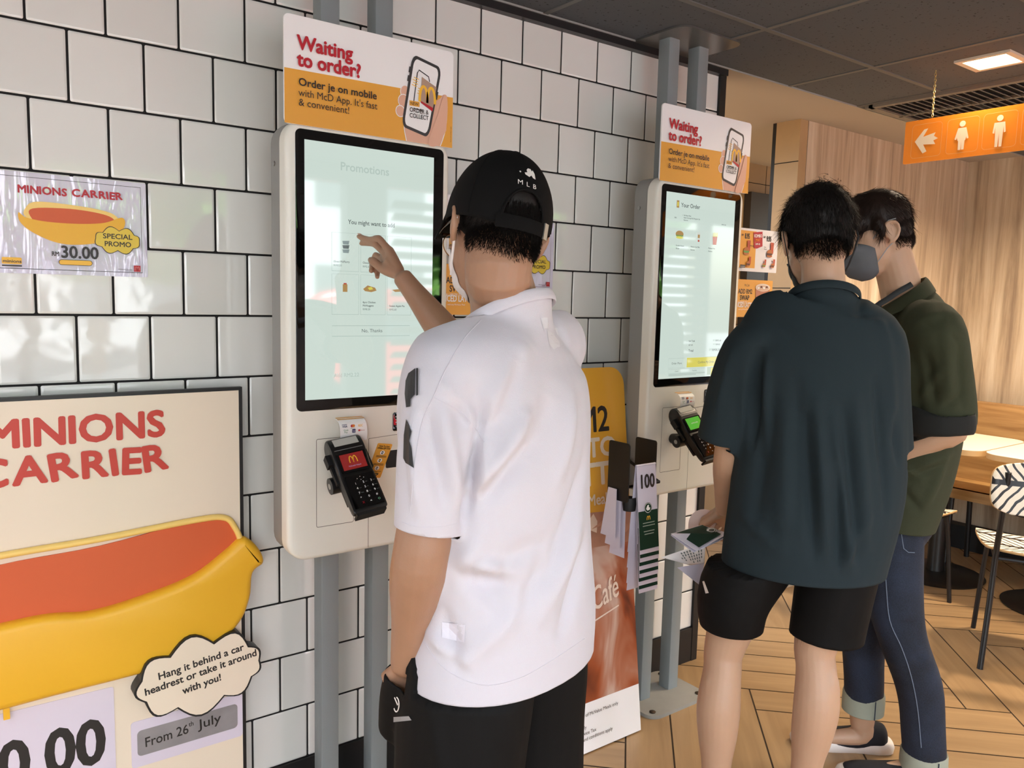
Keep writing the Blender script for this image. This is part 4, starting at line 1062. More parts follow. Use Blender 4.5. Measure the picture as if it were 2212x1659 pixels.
def sheet(name, P, r, thick, uvf, parent, edge):
    # curved plywood shell from an outline P (x,y) lifted by function r(x,y)
    bm = bmesh.new(); n = 30
    xs = [p[0] for p in P]; ys = [p[1] for p in P]
    vs = [bm.verts.new((p[0], p[1], 0)) for p in P]; bm.faces.new(vs)
    for ax, lo, hi in (((1, 0, 0), min(xs), max(xs)), ((0, 1, 0), min(ys), max(ys))):
        for k in range(1, 14):
            c = lo+(hi-lo)*k/14; co = tuple(a*c for a in ax)
            bmesh.ops.bisect_plane(bm, geom=bm.verts[:]+bm.edges[:]+bm.faces[:], plane_co=co, plane_no=ax)
    uv = bm.loops.layers.uv.new('uv')
    for f in bm.faces:
        for l in f.loops: l[uv].uv = uvf(l.vert.co.x, l.vert.co.y)
    for v_ in bm.verts: v_.co.z = r(v_.co.x, v_.co.y)
    me = bpy.data.meshes.new(name); bm.normal_update(); bm.to_mesh(me); bm.free()
    me.materials.append(HB); me.materials.append(edge)
    o = bpy.data.objects.new(name, me); COL.objects.link(o); o.parent = parent
    md = o.modifiers.new('thickness', 'SOLIDIFY'); md.thickness = thick; md.offset = 1 if thick > 0 else -1; md.material_offset_rim = 1
    me.shade_smooth(); me.set_sharp_from_angle(angle=.7)
    return o
def chair(x, y, rz, label):
    r = thing('cafe_chair', label, 'chair', (x, y, 0), rz, 'herringbone patterned cafe chairs')
    PLY = mat('plywood edge', (0, 0, 0))
    # chair faces +y locally
    seat = [tuple(p) for p in cat([(-.20, -.12), (-.17, -.19), (0, -.205), (.17, -.19), (.20, -.12), (.215, .05), (.20, .16), (.12, .20), (0, .205), (-.12, .20), (-.20, .16), (-.215, .05)], 4, True)]
    sheet('seat', seat, lambda x, y: .455+.012*(x/.2)**2-(.03*max(0, (y-.12)/.08)**1.6)+.010*max(0, (-y-.1)/.1), -.010, lambda x, y: ((x+.22)/.44, (y+.21)/.42), r, PLY)
    bk = [tuple(p) for p in cat([(-.205, 0), (-.19, .075), (-.10, .105), (0, .11), (.10, .105), (.19, .075), (.205, 0), (.19, -.075), (.10, -.105), (0, -.11), (-.10, -.105), (-.19, -.075)], 4, True)]
    b = sheet('backrest', bk, lambda x, y: .045*(x/.2)**2, -.010, lambda x, y: ((x+.22)/.44, (y+.11)/.42), r, PLY)
    b.matrix_local = Matrix.Translation((0, -.235, .735)) @ Matrix.Rotation(math.radians(80), 4, 'X')
    for sx in (-1, 1):
        m = MB(); m.tube([(sx*.185, -.262, .74), (sx*.178, -.215, .46), (sx*.178, -.21, .44)][:2]+[(sx*.20, -.28, .0)], .011, BLK, 10) if False else None
        m = MB(); m.tube(cat([(sx*.150, -.252, .80), (sx*.156, -.236, .62), (sx*.162, -.20, .45), (sx*.17, -.215, .25), (sx*.185, -.255, 0)], 4), .0115, BLK, 10); fixn(m.build('leg', None, r))
        m = MB(); m.tube(cat([(sx*.155, .155, .435), (sx*.165, .175, .3), (sx*.18, .205, 0)], 4), .0105, BLK, 10); fixn(m.build('leg', None, r))
    m = MB(); m.tube([(-.162, -.19, .44), (.162, -.19, .44)], .009, BLK, 8); m.tube([(-.155, .155, .437), (.155, .155, .437)], .009, BLK, 8)
    for sx in (-1, 1): m.tube([(sx*.16, -.19, .44), (sx*.155, .155, .437)], .009, BLK, 8)
    m.build('seat_frame', None, r)
    return r
chair(3.438, -.752, -math.radians(63), 'patterned cafe chair with its back to us at the right edge')
chair(3.56, -.11, -math.radians(90), 'patterned cafe chair half hidden behind the olive jacket')
def jar():
    r = thing('lantern_jar', 'dark square glass jar with black lid and wire handle on the table', 'jar', (4.02, -.60, .7435))
    D = mat('smoky glass', (44, 32, 24), .08, coat=.6)
    T = Matrix(((1, 0, 0, 0), (0, 0, 1, 0), (0, 1, 0, 0), (0, 0, 0, 1)))
    m = MB(); m.prism(rr(.105, .105, .02, 0, 0, 5), 0, .185, .0, D, T); fixn(m.build('jar_body', None, r, 35))
    m = MB(); m.prism(rr(.112, .112, .015, 0, 0, 4), .190, .205, 0, BLK, T); m.prism(rr(.09, .09, .015, 0, 0, 4), .184, .19, 0, BLK, T); m.prism(rr(.07, .07, .012, 0, 0, 4), .205, .215, 0, BLK, T); m.prism(rr(.04, .04, .010, 0, 0, 4), .215, .228, 0, BLK, T); fixn(m.build('lid', None, r, 35))
    m = MB(); m.tube([(0, .055*math.cos(a), .20+.062*math.sin(a)) for a in np.linspace(0, PI, 20)], .0014, mat('brass wire', (200, 170, 120), .35, .7), 6); m.build('handle', None, r)
jar()
def back_notice():
    r = thing('orange_menu', 'orange menu board on the passage wall behind the combo notice', 'notice', (4.28, 1.12, 1.45))
    m = MB(); m.prism(rr(.13, .42, .02, 4.235, 1.40, 4), 1.09, 1.113, 0, mat('menu orange', (236, 130, 30), .4)); fixn(bp(m, 'board', None, r, 0))
back_notice()

# street outside the shop front (seen mirrored in the screens)
def street_things():
    RC = mat('car red', (206, 44, 50), .25, coat=.6); GL = mat('car glass', (50, 60, 66), .08)
    r = thing('car', 'red hatchback parked outside, mirrored in the left kiosk screen', 'car', (4.6, -7.6, -.11))
    side = [tuple(p) for p in cat([(-2.0, .35), (-2.02, .75), (-1.6, .9), (-.95, .98), (-.5, 1.42), (.6, 1.46), (1.35, 1.0), (1.95, .85), (2.02, .4), (1.9, .28), (-1.9, .28)], 4, True)]
    m = MB(); m.prism(side, -.82, .82, .12, RC, both=True); fixn(m.build('body', None, r, 50))
    m = MB(); m.prism([tuple(p) for p in cat([(-.85, .98), (-.45, 1.34), (.55, 1.37), (1.15, 1.0)], 4)], -.83, .83, 0, GL); fixn(m.build('window', None, r, 0))
    for x in (-1.25, 1.3):
        for y in (-.75, .75):
            m = MB(); m.tube([(x, y-.09, .31), (x, y+.09, .31)], .31, BLK2, 24); m.build('wheel', None, r)
    LF = mat('leaf green', (98, 150, 58), .7, noise=.5, nscale=5)
    for (x, y, z, s) in ((10.5, -10, 2.6, 1.5), (2.2, -13, 3.2, 1.7)):
        t = thing('street_tree', 'green street tree outside, mirrored in the ' + ('right' if x > 5 else 'left') + ' kiosk screen', 'tree', (x, y, -.11), 0, 'street trees')
        random.seed(int(x)); m = MB()
        for k in range(26):
            a = random.uniform(0, 2*PI); q = random.uniform(0, 1)*s; m.ell((q*math.cos(a), q*math.sin(a), z+random.uniform(-.8, 1)*s*.7), (.5*s, .5*s, .42*s), None, 8)
        m.build('foliage', LF, t, 0)
        m = MB(); m.tube([(0, 0, 0), (.05, 0, z)], .14, None, 8); m.build('trunk', mat('bark', (96, 76, 58), .9), t)
    m = MB(); m.box((6, -19, 3.5), (34, .5, 7.2), mat('pale shophouse', (206, 210, 212), .8))
    for k in range(16):
        for z in (1.3, 4.6): m.box((-9+2*k, -18.74, z), (1.3, .06, 1.7), mat('shop window', (96, 104, 108), .3))
    o = m.build('shophouse_row', None, None, 0); tag(o, 'pale row of shophouses across the street, mirrored in the glossy screens', 'building')
street_things()

# ================================================================== people: shared tools
from mathutils import noise as mnoise
HFX, HFY = .5983, .8012
def AH(px, py, h):
    d = ray(px, py); return CAM + d*(h/(d.x*HFX+d.y*HFY))
def limb(mb, pts, rad, side=None, n=20, sub=4, caps=(1, 1), m=None):
    """closed tapering tube: pts world positions, rad radii or (a along side, b across)"""
    k = [list(p)+list(r if isinstance(r, (tuple, list)) else (r, r)) for p, r in zip(pts, rad)]
    c = [np.array(v) for v in cat(k, sub)]
    out = []
    d0 = c[0][:3]-c[1][:3]; d0 = d0/np.linalg.norm(d0); d1 = c[-1][:3]-c[-2][:3]; d1 = d1/np.linalg.norm(d1)
    if caps[0]:
        r = min(c[0][3:])*caps[0]
        for s_ in (.97, .8, .5, .2): out.append(np.concatenate([c[0][:3]+d0*r*s_, c[0][3:]*math.sqrt(1-s_*s_)]))
    out += c
    if caps[1]:
        r = min(c[-1][3:])*caps[1]
        for s_ in (.2, .5, .8, .97): out.append(np.concatenate([c[-1][:3]+d1*r*s_, c[-1][3:]*math.sqrt(1-s_*s_)]))
    mb.tube([Vector(v[:3]) for v in out], [(max(v[3], 1e-4), max(v[4], 1e-4)) for v in out], m, n, None, True, side)
def union(mb, voxel, smooth=4, fac=.5):
    me = bpy.data.meshes.new('u'); me.from_pydata([tuple(v) for v in mb.v], [], mb.f); me.validate()
    bm = bmesh.new(); bm.from_mesh(me); bmesh.ops.recalc_face_normals(bm, faces=bm.faces[:]); bm.to_mesh(me); bm.free()
    o = bpy.data.objects.new('u', me); COL.objects.link(o)
    r = o.modifiers.new('r', 'REMESH'); r.mode = 'VOXEL'; r.voxel_size = voxel
    if smooth: s = o.modifiers.new('s', 'SMOOTH'); s.factor = fac; s.iterations = smooth
    dg = bpy.context.evaluated_depsgraph_get(); out = bpy.data.meshes.new_from_object(o.evaluated_get(dg))
    bpy.data.objects.remove(o); bpy.data.meshes.remove(me)
    return out
def co(me):
    a = np.empty(len(me.vertices)*3); me.vertices.foreach_get('co', a); return a.reshape(-1, 3)
def nrm(me):
    a = np.empty(len(me.vertices)*3); me.vertices.foreach_get('normal', a); return a.reshape(-1, 3)
def setco(me, a): me.vertices.foreach_set('co', a.ravel()); me.update()
def folds(me, F, noise_amp=0, noise_sc=(6, 6, 3), seed=0):
    V = co(me); N = nrm(me); d = np.zeros(len(V))
    for (p, q, w_, h_) in F:
        p = np.array(p); q = np.array(q); L = q-p; l2 = L@L
        t = np.clip(((V-p)@L)/l2, 0, 1); dist = np.linalg.norm(V-(p+t[:, None]*L), axis=1)
        d += h_*np.exp(-(dist/w_)**2)*(.25+.75*np.sin(PI*np.clip(t, .02, .98))**.7)
    if noise_amp:
        for i, v in enumerate(V):
            d[i] += noise_amp*mnoise.noise(Vector((v[0]*noise_sc[0]+seed, v[1]*noise_sc[1], v[2]*noise_sc[2])))
    setco(me, V+N*d[:, None])
def crop(me, bad):
    V = co(me); kill = bad(V)
    bm = bmesh.new(); bm.from_mesh(me); bm.verts.ensure_lookup_table()
    bmesh.ops.delete(bm, geom=[bm.verts[i] for i in np.nonzero(kill)[0]], context='VERTS')
    bm.to_mesh(me); bm.free()
def cut(me, p, n, mask=None):
    """slice with a plane and drop what lies beyond it, only among the faces the mask picks"""
    bm = bmesh.new(); bm.from_mesh(me); p = Vector(p); n = Vector(n).normalized()
    fs = [f for f in bm.faces if mask is None or mask(f.calc_center_median())]
    g = set(fs)
    for f in fs: g.update(f.edges); g.update(f.verts)
    bmesh.ops.bisect_plane(bm, geom=list(g), plane_co=p, plane_no=n)
    kill = [f for f in bm.faces if (f.calc_center_median()-p).dot(n) > 0 and (mask is None or mask(f.calc_center_median()))]
    bmesh.ops.delete(bm, geom=kill, context='FACES')
    loose = [v for v in bm.verts if not v.link_faces]; bmesh.ops.delete(bm, geom=loose, context='VERTS')
    bm.to_mesh(me); bm.free()
def near(v, a, b, r):
    a = Vector(a); b = Vector(b); t = max(0, min(1, (v-a).dot(b-a)/(b-a).length_squared)); return (v-a-(b-a)*t).length < r
def tuck(body, cloth, depth=.005, reach=.05, skip=None, out=.025):
    """keep the body under its clothes"""
    bm = bmesh.new(); bm.from_mesh(cloth); bv = BVHTree.FromBMesh(bm); bm.free()
    V = co(body)
    for i in range(len(V)):
        v = Vector(V[i])
        if skip and skip(v): continue
        hit = bv.find_nearest(v, reach)
        if hit[0] is None: continue
        d = v-hit[0]; s_ = d.dot(hit[1])
        if out > s_ > -depth and (d-hit[1]*s_).length < .0035: V[i] = hit[0]-hit[1]*depth
    setco(body, V)
def place(me, name, m, parent, solid=0, mats=None, smooth=True):
    me.name = name
    me.materials.clear()
    for x in (mats or [m]): me.materials.append(x)
    if smooth: me.shade_smooth()
    o = bpy.data.objects.new(name, me); COL.objects.link(o)
    if parent: o.parent = parent; o.location = -parent.location
    if solid:
        s = o.modifiers.new('thickness', 'SOLIDIFY'); s.thickness = solid; s.offset = -1
    return o
def strands(pts, dirs, lens, name, m, parent, rad=.0005, droop=0, seg=3, curl=0):
    V = []; F = []
    for p, d, l in zip(pts, dirs, lens):
        p = np.array(p); d = np.array(d, float); d /= np.linalg.norm(d)+1e-9
        u = np.cross(d, (0.3, .5, .8)); u /= np.linalg.norm(u)+1e-9; w_ = np.cross(d, u); b = len(V)
        cv = (random.uniform(-1, 1)*u+random.uniform(-1, 1)*w_)*curl
        for k in range(seg+1):
            t = k/seg; c = p+d*l*t+np.array((0, 0, -1))*droop*l*t*t+cv*l*t*t; r = rad*(1-t*.92)
            for a in range(3): V.append(c+u*r*math.cos(2.094*a)+w_*r*math.sin(2.094*a))
        for k in range(seg):
            for a in range(3): F.append((b+k*3+a, b+k*3+(a+1) % 3, b+(k+1)*3+(a+1) % 3, b+(k+1)*3+a))
    me = bpy.data.meshes.new(name); me.from_pydata([tuple(v) for v in V], [], F); return place(me, name, m, parent)
def drape(V, F, origin, right, up, normal_dir, target, lift=.0008):
    """lay flat artwork (u,v) on a surface by casting along normal_dir"""
    bm = bmesh.new(); bm.from_mesh(target); bv = BVHTree.FromBMesh(bm); bm.free()
    out = []
    for p in V:
        s_ = origin+right*p[0]+up*p[1]; hit = bv.ray_cast(s_-normal_dir*.25, normal_dir)
        q = hit[0] if hit[0] is not None else s_
        out.append(q-normal_dir*lift)
    return out
def refine(V, F, size):
    bm = bmesh.new(); vs = [bm.verts.new((p[0], p[1], 0)) for p in V]
    for f in F:
        try: bm.faces.new([vs[i] for i in f])
        except ValueError: pass
    lo = np.min([v[:2] for v in V], axis=0); hi = np.max([v[:2] for v in V], axis=0)
    for ax in (0, 1):
        c = lo[ax]+size
        while c < hi[ax]:
            a = [0, 0, 0]; a[ax] = c; nn = [0, 0, 0]; nn[ax] = 1
            bmesh.ops.bisect_plane(bm, geom=bm.verts[:]+bm.edges[:]+bm.faces[:], plane_co=a, plane_no=nn); c += size
    bm.verts.index_update(); R_ = [(v.co.x, v.co.y) for v in bm.verts], [tuple(v.index for v in f.verts) for f in bm.faces]
    bm.free(); return R_
def decal(name, items, origin, right, up, ndir, target, parent, size=.012, lift=.0012):
    mb = MB()
    for (V, F, m) in items:
        V, F = refine(V, F, size); mb.add(drape(V, F, origin, right, up, ndir, target, lift), F, m)
    o = mb.build(name, None, parent, 0, loc=-parent.location)
    return o

SKIN = mat('skin', (164, 124, 98), .48, sss=.12, noise=.07, nscale=24, bump=.12, bscale=260)
SKIN2 = mat('skin fair', (186, 149, 122), .48, sss=.12, noise=.05, nscale=18, bump=.1, bscale=260)
HAIRM = mat('black hair', (20, 15, 13), .5, spec=.3)
HAIRB = mat('dark brown hair', (34, 21, 15), .5, spec=.3)
EYEW = mat('eye white', (235, 230, 225), .15); IRIS = mat('dark iris', (40, 26, 18), .1)
def frame3(yaw, pitch=0, roll=0, at=(0, 0, 0)):
    return Matrix.Translation(at) @ Matrix.Rotation(math.radians(yaw), 4, 'Z') @ Matrix.Rotation(math.radians(-pitch), 4, 'X') @ Matrix.Rotation(math.radians(roll), 4, 'Y')
def head_parts(mb, H):
    """skull, face and ears, in a frame whose origin lies between the ears: x right, y to the face, z up"""
    E = lambda c, r, n=24: mb.ell(c, r, None, n, H)
    E((0, -.008, .038), (.075, .094, .082)); E((0, .012, .010), (.070, .083, .075)); E((0, .030, -.032), (.062, .066, .070)); E((0, .040, -.078), (.046, .046, .032)); E((0, .072, -.088), (.022, .018, .016))
    E((0, -.030, -.02), (.062, .064, .062))
    E((0, .088, .030), (.050, .012, .010)); E((.034, .078, -.018), (.022, .016, .014)); E((-.034, .078, -.018), (.022, .016, .014))
    W = lambda p: H @ Vector(p)
    limb(mb, [W((0, .094, .022)), W((0, .108, -.005)), W((0, .116, -.024))], [.007, .008, .0115], n=12, sub=2)
    for s_ in (-1, 1):
        E((s_*.011, .104, -.029), (.008, .009, .007), 12)
    limb(mb, [W((-.022, .092, -.058)), W((0, .101, -.055)), W((.022, .092, -.058))], [.004, .0058, .004], n=10, sub=3)
    limb(mb, [W((-.020, .090, -.066)), W((0, .099, -.067)), W((.020, .090, -.066))], [.004, .006, .004], n=10, sub=3)
    for s_ in (-1, 1):
        P = [(.074, .012, .008), (.079, .008, .024), (.084, -.004, .033), (.089, -.019, .028), (.090, -.025, .010), (.086, -.020, -.010), (.080, -.008, -.024), (.076, .004, -.028)]
        limb(mb, [W((s_*p[0], p[1], p[2]*.92)) for p in P], [.004, .0042, .0044, .0046, .0046, .005, .0065, .005], n=10, sub=3)
        mb.ell((s_*.0805, -.007, .004), (.0050, .020, .029), None, 14, H)
        mb.ell((s_*.077, .008, -.004), (.006, .006, .010), None, 10, H)
def fade_hair(body, H, root, m, lowf, seed, n=6, zmax=.06, ymax=.035, extra=None, lens=(.006, .012), rad=.00042, name='hair'):
    """cropped hair on the nape and temples, thinning out towards the hairline lowf(x, y)"""
    bm = bmesh.new(); bm.from_mesh(body.data); bm.normal_update(); Hi = H.inverted(); rng = random.Random(seed); P = []; D = []; Ls = []
    R3 = H.to_3x3()
    for f_ in bm.faces:
        c = f_.calc_center_median(); l = Hi @ c
        if l.z < -.09 or l.z > zmax or l.y > ymax or abs(l.x) > .080: continue
        low = lowf(abs(l.x), l.y)
        if l.z <= low: continue
        dens = min(1, (l.z-low)/.030)
        for k in range(n):
            if rng.random() < dens*.95:
                v = f_.verts[rng.randrange(len(f_.verts))].co.lerp(c, rng.random())
                P.append(v); D.append(f_.normal*.5+R3 @ Vector((rng.uniform(-.25, .25), -.15, -1.0))); Ls.append(rng.uniform(*lens)*(.5+.9*dens))
    bm.free()
    if extra:
        for p, d, l in extra: P.append(p); D.append(d); Ls.append(l)
    return strands(P, D, Ls, name, m, root, rad)
def eyes(H, parent):
    for s_ in (-1, 1):
        m = MB(); m.ell((0, 0, 0), (.0115, .0115, .0115), EYEW, 16, Matrix.Translation(-parent.location) @ H @ Matrix.Translation((s_*.031, .077, .004)))
        m.ell((0, .0085, 0), (.0055, .004, .0055), IRIS, 12, Matrix.Translation(-parent.location) @ H @ Matrix.Translation((s_*.031, .077, .004))); m.build('eye', None, parent)
def hand(mb, wrist, fingers, thumb, palm=None, k=1.0):
    """fingers: four lists MCP, PIP, DIP, tip; thumb: CMC, MCP, IP, tip (world points)"""
    R_ = [(.0095, .0088, .008, .0066), (.0095, .009, .0082, .0068), (.009, .0085, .0078, .0064), (.008, .0075, .0068, .0058)]
    for f, r in zip(fingers, R_):
        f = [Vector(p) for p in f]
        mids = [f[0], (f[0]+f[1])/2, f[1], (f[1]+f[2])/2, f[2], (f[2]+f[3])/2, f[3]]
        rr_ = [r[0], (r[0]+r[1])/2*.94, r[1]*1.04, (r[1]+r[2])/2*.93, r[2]*1.03, (r[2]+r[3])/2, r[3]]
        limb(mb, mids, [x*k for x in rr_], n=12, sub=2)
        w_ = Vector(wrist); c = w_*.72+f[0]*.28
        limb(mb, [c, (c+f[0])/2, f[0]], [.0125*k, .012*k, r[0]*1.12*k], n=12, sub=2)
    for a, b in zip(fingers[:-1], fingers[1:]):       # web of the palm between neighbouring fingers
        c = (Vector(a[0])+Vector(b[0]))/2; w_ = Vector(wrist)
        limb(mb, [w_*.6+c*.4, w_*.3+c*.7, w_*.12+c*.88], [.013*k, .0125*k, .0105*k], n=12, sub=2)
    t = [Vector(p) for p in thumb]
    limb(mb, [t[0], (t[0]+t[1])/2, t[1], (t[1]+t[2])/2, t[2], (t[2]+t[3])/2, t[3]], [.0145*k, .0145*k, .0115*k, .0105*k, .0108*k, .0098*k, .0078*k], n=12, sub=2)
    # thenar web to the index
    w_ = Vector(wrist); c = (t[1]+Vector(fingers[0][0]))/2
    limb(mb, [w_*.5+t[0]*.5, (t[0]+c)/2, c*.8+t[0]*.2], [.014*k, .0135*k, .011*k], n=12, sub=2)
def nails(tips, m, parent):
    for p, d, nn in tips:
        p = Vector(p); d = Vector(d).normalized(); nn = Vector(nn); nn = (nn-d*nn.dot(d)).normalized(); x = d.cross(nn)
        T = Matrix((x, d, nn)).transposed().to_4x4(); T.translation = p-parent.location
        mb = MB(); mb.ell((0, 0, 0), (.0052, .0062, .0014), m, 12, T); mb.build('fingernail', None, parent)
def shoe(parent, H, upper, sole, name='shoe'):
    """H: frame at the heel on the floor, y towards the toe"""
    T = Matrix.Translation(-parent.location) @ H
    W = lambda p: T @ Vector(p)
    mb = MB()
    side = (T.to_3x3() @ Vector((1, 0, 0)))
    limb(mb, [W((0, .020, .048)), W((0, .055, .046)), W((0, .10, .034)), W((0, .17, .030)), W((0, .235, .028)), W((0, .268, .026))], [(.036, .044), (.038, .046), (.040, .038), (.045, .028), (.043, .022), (.032, .018)], side, n=20, caps=(.6, .6))
    me = union(mb, .005, 3)
    s_ = bpy.data.objects.new(name, None); COL.objects.link(s_); s_.parent = parent; s_.empty_display_size = .03
    mb2 = MB()
    P = [tuple(p) for p in cat([(0, -.022), (.030, -.012), (.037, .04), (.036, .10), (.047, .18), (.044, .25), (.022, .293), (0, .298), (-.022, .293), (-.044, .25), (-.047, .18), (-.036, .10), (-.037, .04), (-.030, -.012)], 3, True)]
    n = len(P); V = []; F = []
    for z, s2 in ((0, .93), (.004, .98), (.018, 1.0), (.030, .97), (.034, .9)):
        for p in P:
            V.append((p[0]*s2, .138+(p[1]-.138)*s2, z+(.006 if p[1] < .02 else 0)*(z > .01)))
    for k in range(4):
        for i in range(n): F.append((k*n+i, k*n+(i+1) % n, (k+1)*n+(i+1) % n, (k+1)*n+i))
    F.append(tuple(range(n))[::-1]); F.append(tuple(range(4*n, 5*n)))
    mb2.add(V, F, sole, T); fixn(mb2.build('sole', None, s_, 50))
    o = place(me, 'upper', upper, s_); o.location = (0, 0, 0)
    return s_

# ================================================================== person in the white T-shirt and black cap
def man_cap():
    root = thing('person', 'person in white T-shirt, black cap and black shorts touching the left kiosk screen', 'person', (.63, -.86, 0))
    ya = math.radians(20); rb = Vector((math.cos(ya), math.sin(ya), 0)); fb = Vector((-math.sin(ya), math.cos(ya), 0)); base = Vector((.63, -.86, 0))
    def L(x, y, z): return base+rb*x+fb*y+Vector((0, 0, z))
    Hc = AH(1070, 511, 1.43); H = frame3(-11, 8, 10, Hc)
    W = lambda p: H @ Vector(p)
    # ---- body
    mb = MB(); head_parts(mb, H)
    c7 = L(0, -.035, 1.375)
    limb(mb, [W((0, -.028, -.03)), W((0, -.034, -.075)), AH(1082, 622, 1.43), AH(1092, 668, 1.43), L(0, -.01, 1.34)], [(.058, .060), (.056, .060), (.060, .062), (.064, .062), (.085, .065)], rb, sub=4)
    limb(mb, [L(0, 0, 1.32), L(0, 0, 1.27), L(0, .01, 1.15), L(0, .0, 1.0), L(0, -.005, .88)], [(.12, .06), (.155, .085), (.16, .10), (.145, .095), (.155, .10)], rb)
    SL = AH(978, 812, 1.315)
    EL = AH(912, 1185, 1.255); WL = AH(878, 1428, 1.33)
    limb(mb, [L(-.09, -.01, 1.30), SL, (SL*.5+EL*.5), EL, EL*.72+WL*.28, EL*.4+WL*.6, WL], [.050, .052, .048, .047, .047, .036, .028], n=20)
    # left hand inside the pocket
    dw = (WL-EL).normalized(); hb = WL
    fx = Vector((.35, -.3, 0)).normalized()
    hand(mb, hb, [[hb+dw*.085+fx*s_, hb+dw*.115+fx*s_*1.1, hb+dw*.14+fx*s_*1.1, hb+dw*.16+fx*s_] for s_ in (-.030, -.010, .010, .028)], [hb+dw*.03-fx*.02, hb+dw*.06-fx*.042, hb+dw*.085-fx*.05, hb+dw*.105-fx*.048])
    # right arm reaching for the screen
    SR = L(.185, .02, 1.33); ER = Vector((.800, -.535, 1.245)); WR = AH(870, 600, 1.835)
    limb(mb, [L(.09, 0, 1.30), SR, SR*.5+ER*.5, ER, ER*.72+WR*.28, ER*.4+WR*.6, ER*.15+WR*.85, WR], [.055, .056, .048, .044, .044, .0345, .0255, .0225], n=20, caps=(1, .6))
    z_ = lambda cx, cy, h: AH(760+cx/6.382, 480+cy/6.382, h)
    fing = [[z_(520, 390, 1.880), z_(370, 225, 1.892), z_(232, 243, 1.918), z_(100, 197, 1.938)],
            [z_(455, 430, 1.895), z_(322, 300, 1.918), z_(228, 285, 1.932), z_(135, 290, 1.946)],
            [z_(430, 520, 1.905), z_(330, 455, 1.930), z_(285, 580, 1.932), z_(268, 672, 1.915)],
            [z_(440, 610, 1.905), z_(375, 620, 1.930), z_(352, 700, 1.930), z_(350, 758, 1.915)]]
    th = [z_(610, 700, 1.850), z_(420, 640, 1.868), z_(300, 545, 1.880), z_(262, 520, 1.890)]
    hand(mb, WR, fing, th)
    # legs
    for s_ in (-1, 1):
        limb(mb, [L(s_*.085, 0, .92), L(s_*.095, .005, .75), L(s_*.10, .01, .50), L(s_*.105, -.01, .36), L(s_*.11, -.015, .20), L(s_*.11, -.01, .09), L(s_*.11, .03, .05), L(s_*.115, .11, .036)], [.09, .082, .058, .056, .044, .034, .028, .016], n=20)
    me = union(mb, .0034, 3)
    body = place(me, 'body', SKIN, root)
    # redness and spots of the nape stay in the skin material
    nt = SKIN.node_tree
    eyes(H, root)
    # ---- T-shirt
    sh = MB(); h = 1.43
    rings = [((1104, 590), .074, .072), ((1102, 640), .077, .075), ((1100, 682), .084, .078), ((1095, 708), .125, .090), ((1088, 740), .185, .105), ((1078, 800), .222, .128), ((1078, 900), .222, .146), ((1084, 1050), .205, .146), ((1095, 1200), .198, .142), ((1098, 1320), .208, .146), ((1090, 1400), .216, .15), ((1086, 1460), .218, .152)]
    limb(sh, [AH(p[0], p[1], h) for p, a, b in rings], [(a, b) for p, a, b in rings], rb, n=36, sub=4, caps=(.3, .1))
    # left sleeve
    s0 = AH(975, 812, 1.31); s1 = AH(946, 960, 1.275); s2 = AH(932, 1075, 1.26); s3 = AH(926, 1150, 1.258)
    limb(sh, [AH(1030, 760, 1.40), s0, s1, s2, s3], [(.070, .080), (.070, .076), (.064, .068), (.058, .060), (.056, .057)], fb, n=28, caps=(.5, 0))
    # right sleeve, out of sight beyond the shoulder
    limb(sh, [L(.10, 0, 1.335), SR, SR*.55+ER*.45, SR*.3+ER*.7], [.075, .078, .068, .064], n=24, caps=(.5, .1))
    me = union(sh, .0060, 6)
    f = lambda px, py, hh: tuple(AH(px, py, hh))
    F = []
    for (a, b, w_, hg) in [
        ((1048, 880), (1005, 1120), .011, -.012), ((1050, 900), (1135, 740), .022, .006), ((1060, 940), (1120, 780), .016, -.007), ((1025, 1060), (1135, 905), .018, .010), ((1035, 1085), (1150, 960), .020, -.009),
        ((1010, 930), (985, 860), .015, -.006), ((1025, 830), (1045, 960), .016, -.006), ((960, 830), (1040, 930), .010, .004), ((1045, 930), (1030, 1040), .010, .009), ((1035, 960), (1020, 1045), .008, -.008),
        ((1025, 1215), (1085, 1230), .018, .008), ((1030, 1250), (1100, 1265), .018, -.008), ((985, 1230), (1040, 1160), .02, .006), ((1060, 1215), (1200, 1160), .02, -.005), ((1190, 1240), (1260, 1000), .020, -.007), ((1170, 1330), (1250, 1130), .022, .006), ((1215, 1360), (1262, 1180), .018, -.007),
        ((1080, 1300), (1000, 1240), .018, -.006), ((960, 1330), (990, 1440), .016, -.006), ((930, 1370), (1010, 1430), .014, .006), ((1010, 1420), (1150, 1290), .022, .005), ((940, 1290), (965, 1200), .014, .006),
        ((1150, 1000), (1190, 850), .03, -.005), ((1200, 1050), (1235, 860), .02, .005), ((1120, 1340), (1180, 1200), .018, -.005), ((920, 900), (960, 1090), .014, -.007), ((960, 900), (985, 1080), .013, .006), ((893, 900), (905, 1100), .012, .005)]:
        F.append((f(*a, 1.29), f(*b, 1.29), w_*.9, hg*2.5))
    # folds given on the near side: push them onto the surface
    bm = bmesh.new(); bm.from_mesh(me); bv = BVHTree.FromBMesh(bm); bm.free()
    def onto(px, py):
        d = ray(px, py).normalized(); hit = bv.ray_cast(CAM, d); return tuple(hit[0]) if hit[0] is not None else f(px, py, 1.3)
    F2 = []
    def toPX(p):
        c = Vector(p)-CAM; x = c.dot(RIGHT); y = c.dot(UP); z = -c.dot(BACK); return 1106+1723.98*x/z, 829.5-1723.98*y/z
    for (a, b, w_, hg) in F: F2.append((onto(*toPX(a)), onto(*toPX(b)), w_, hg))
    hemc = AH(1088, 1412, h)
    neck = AH(1096, 668, h)
    axis = (s3-s2).normalized(); sc = AH(920, 1135, 1.27)
    rbn = np.array(rb); fbn = np.array(fb)
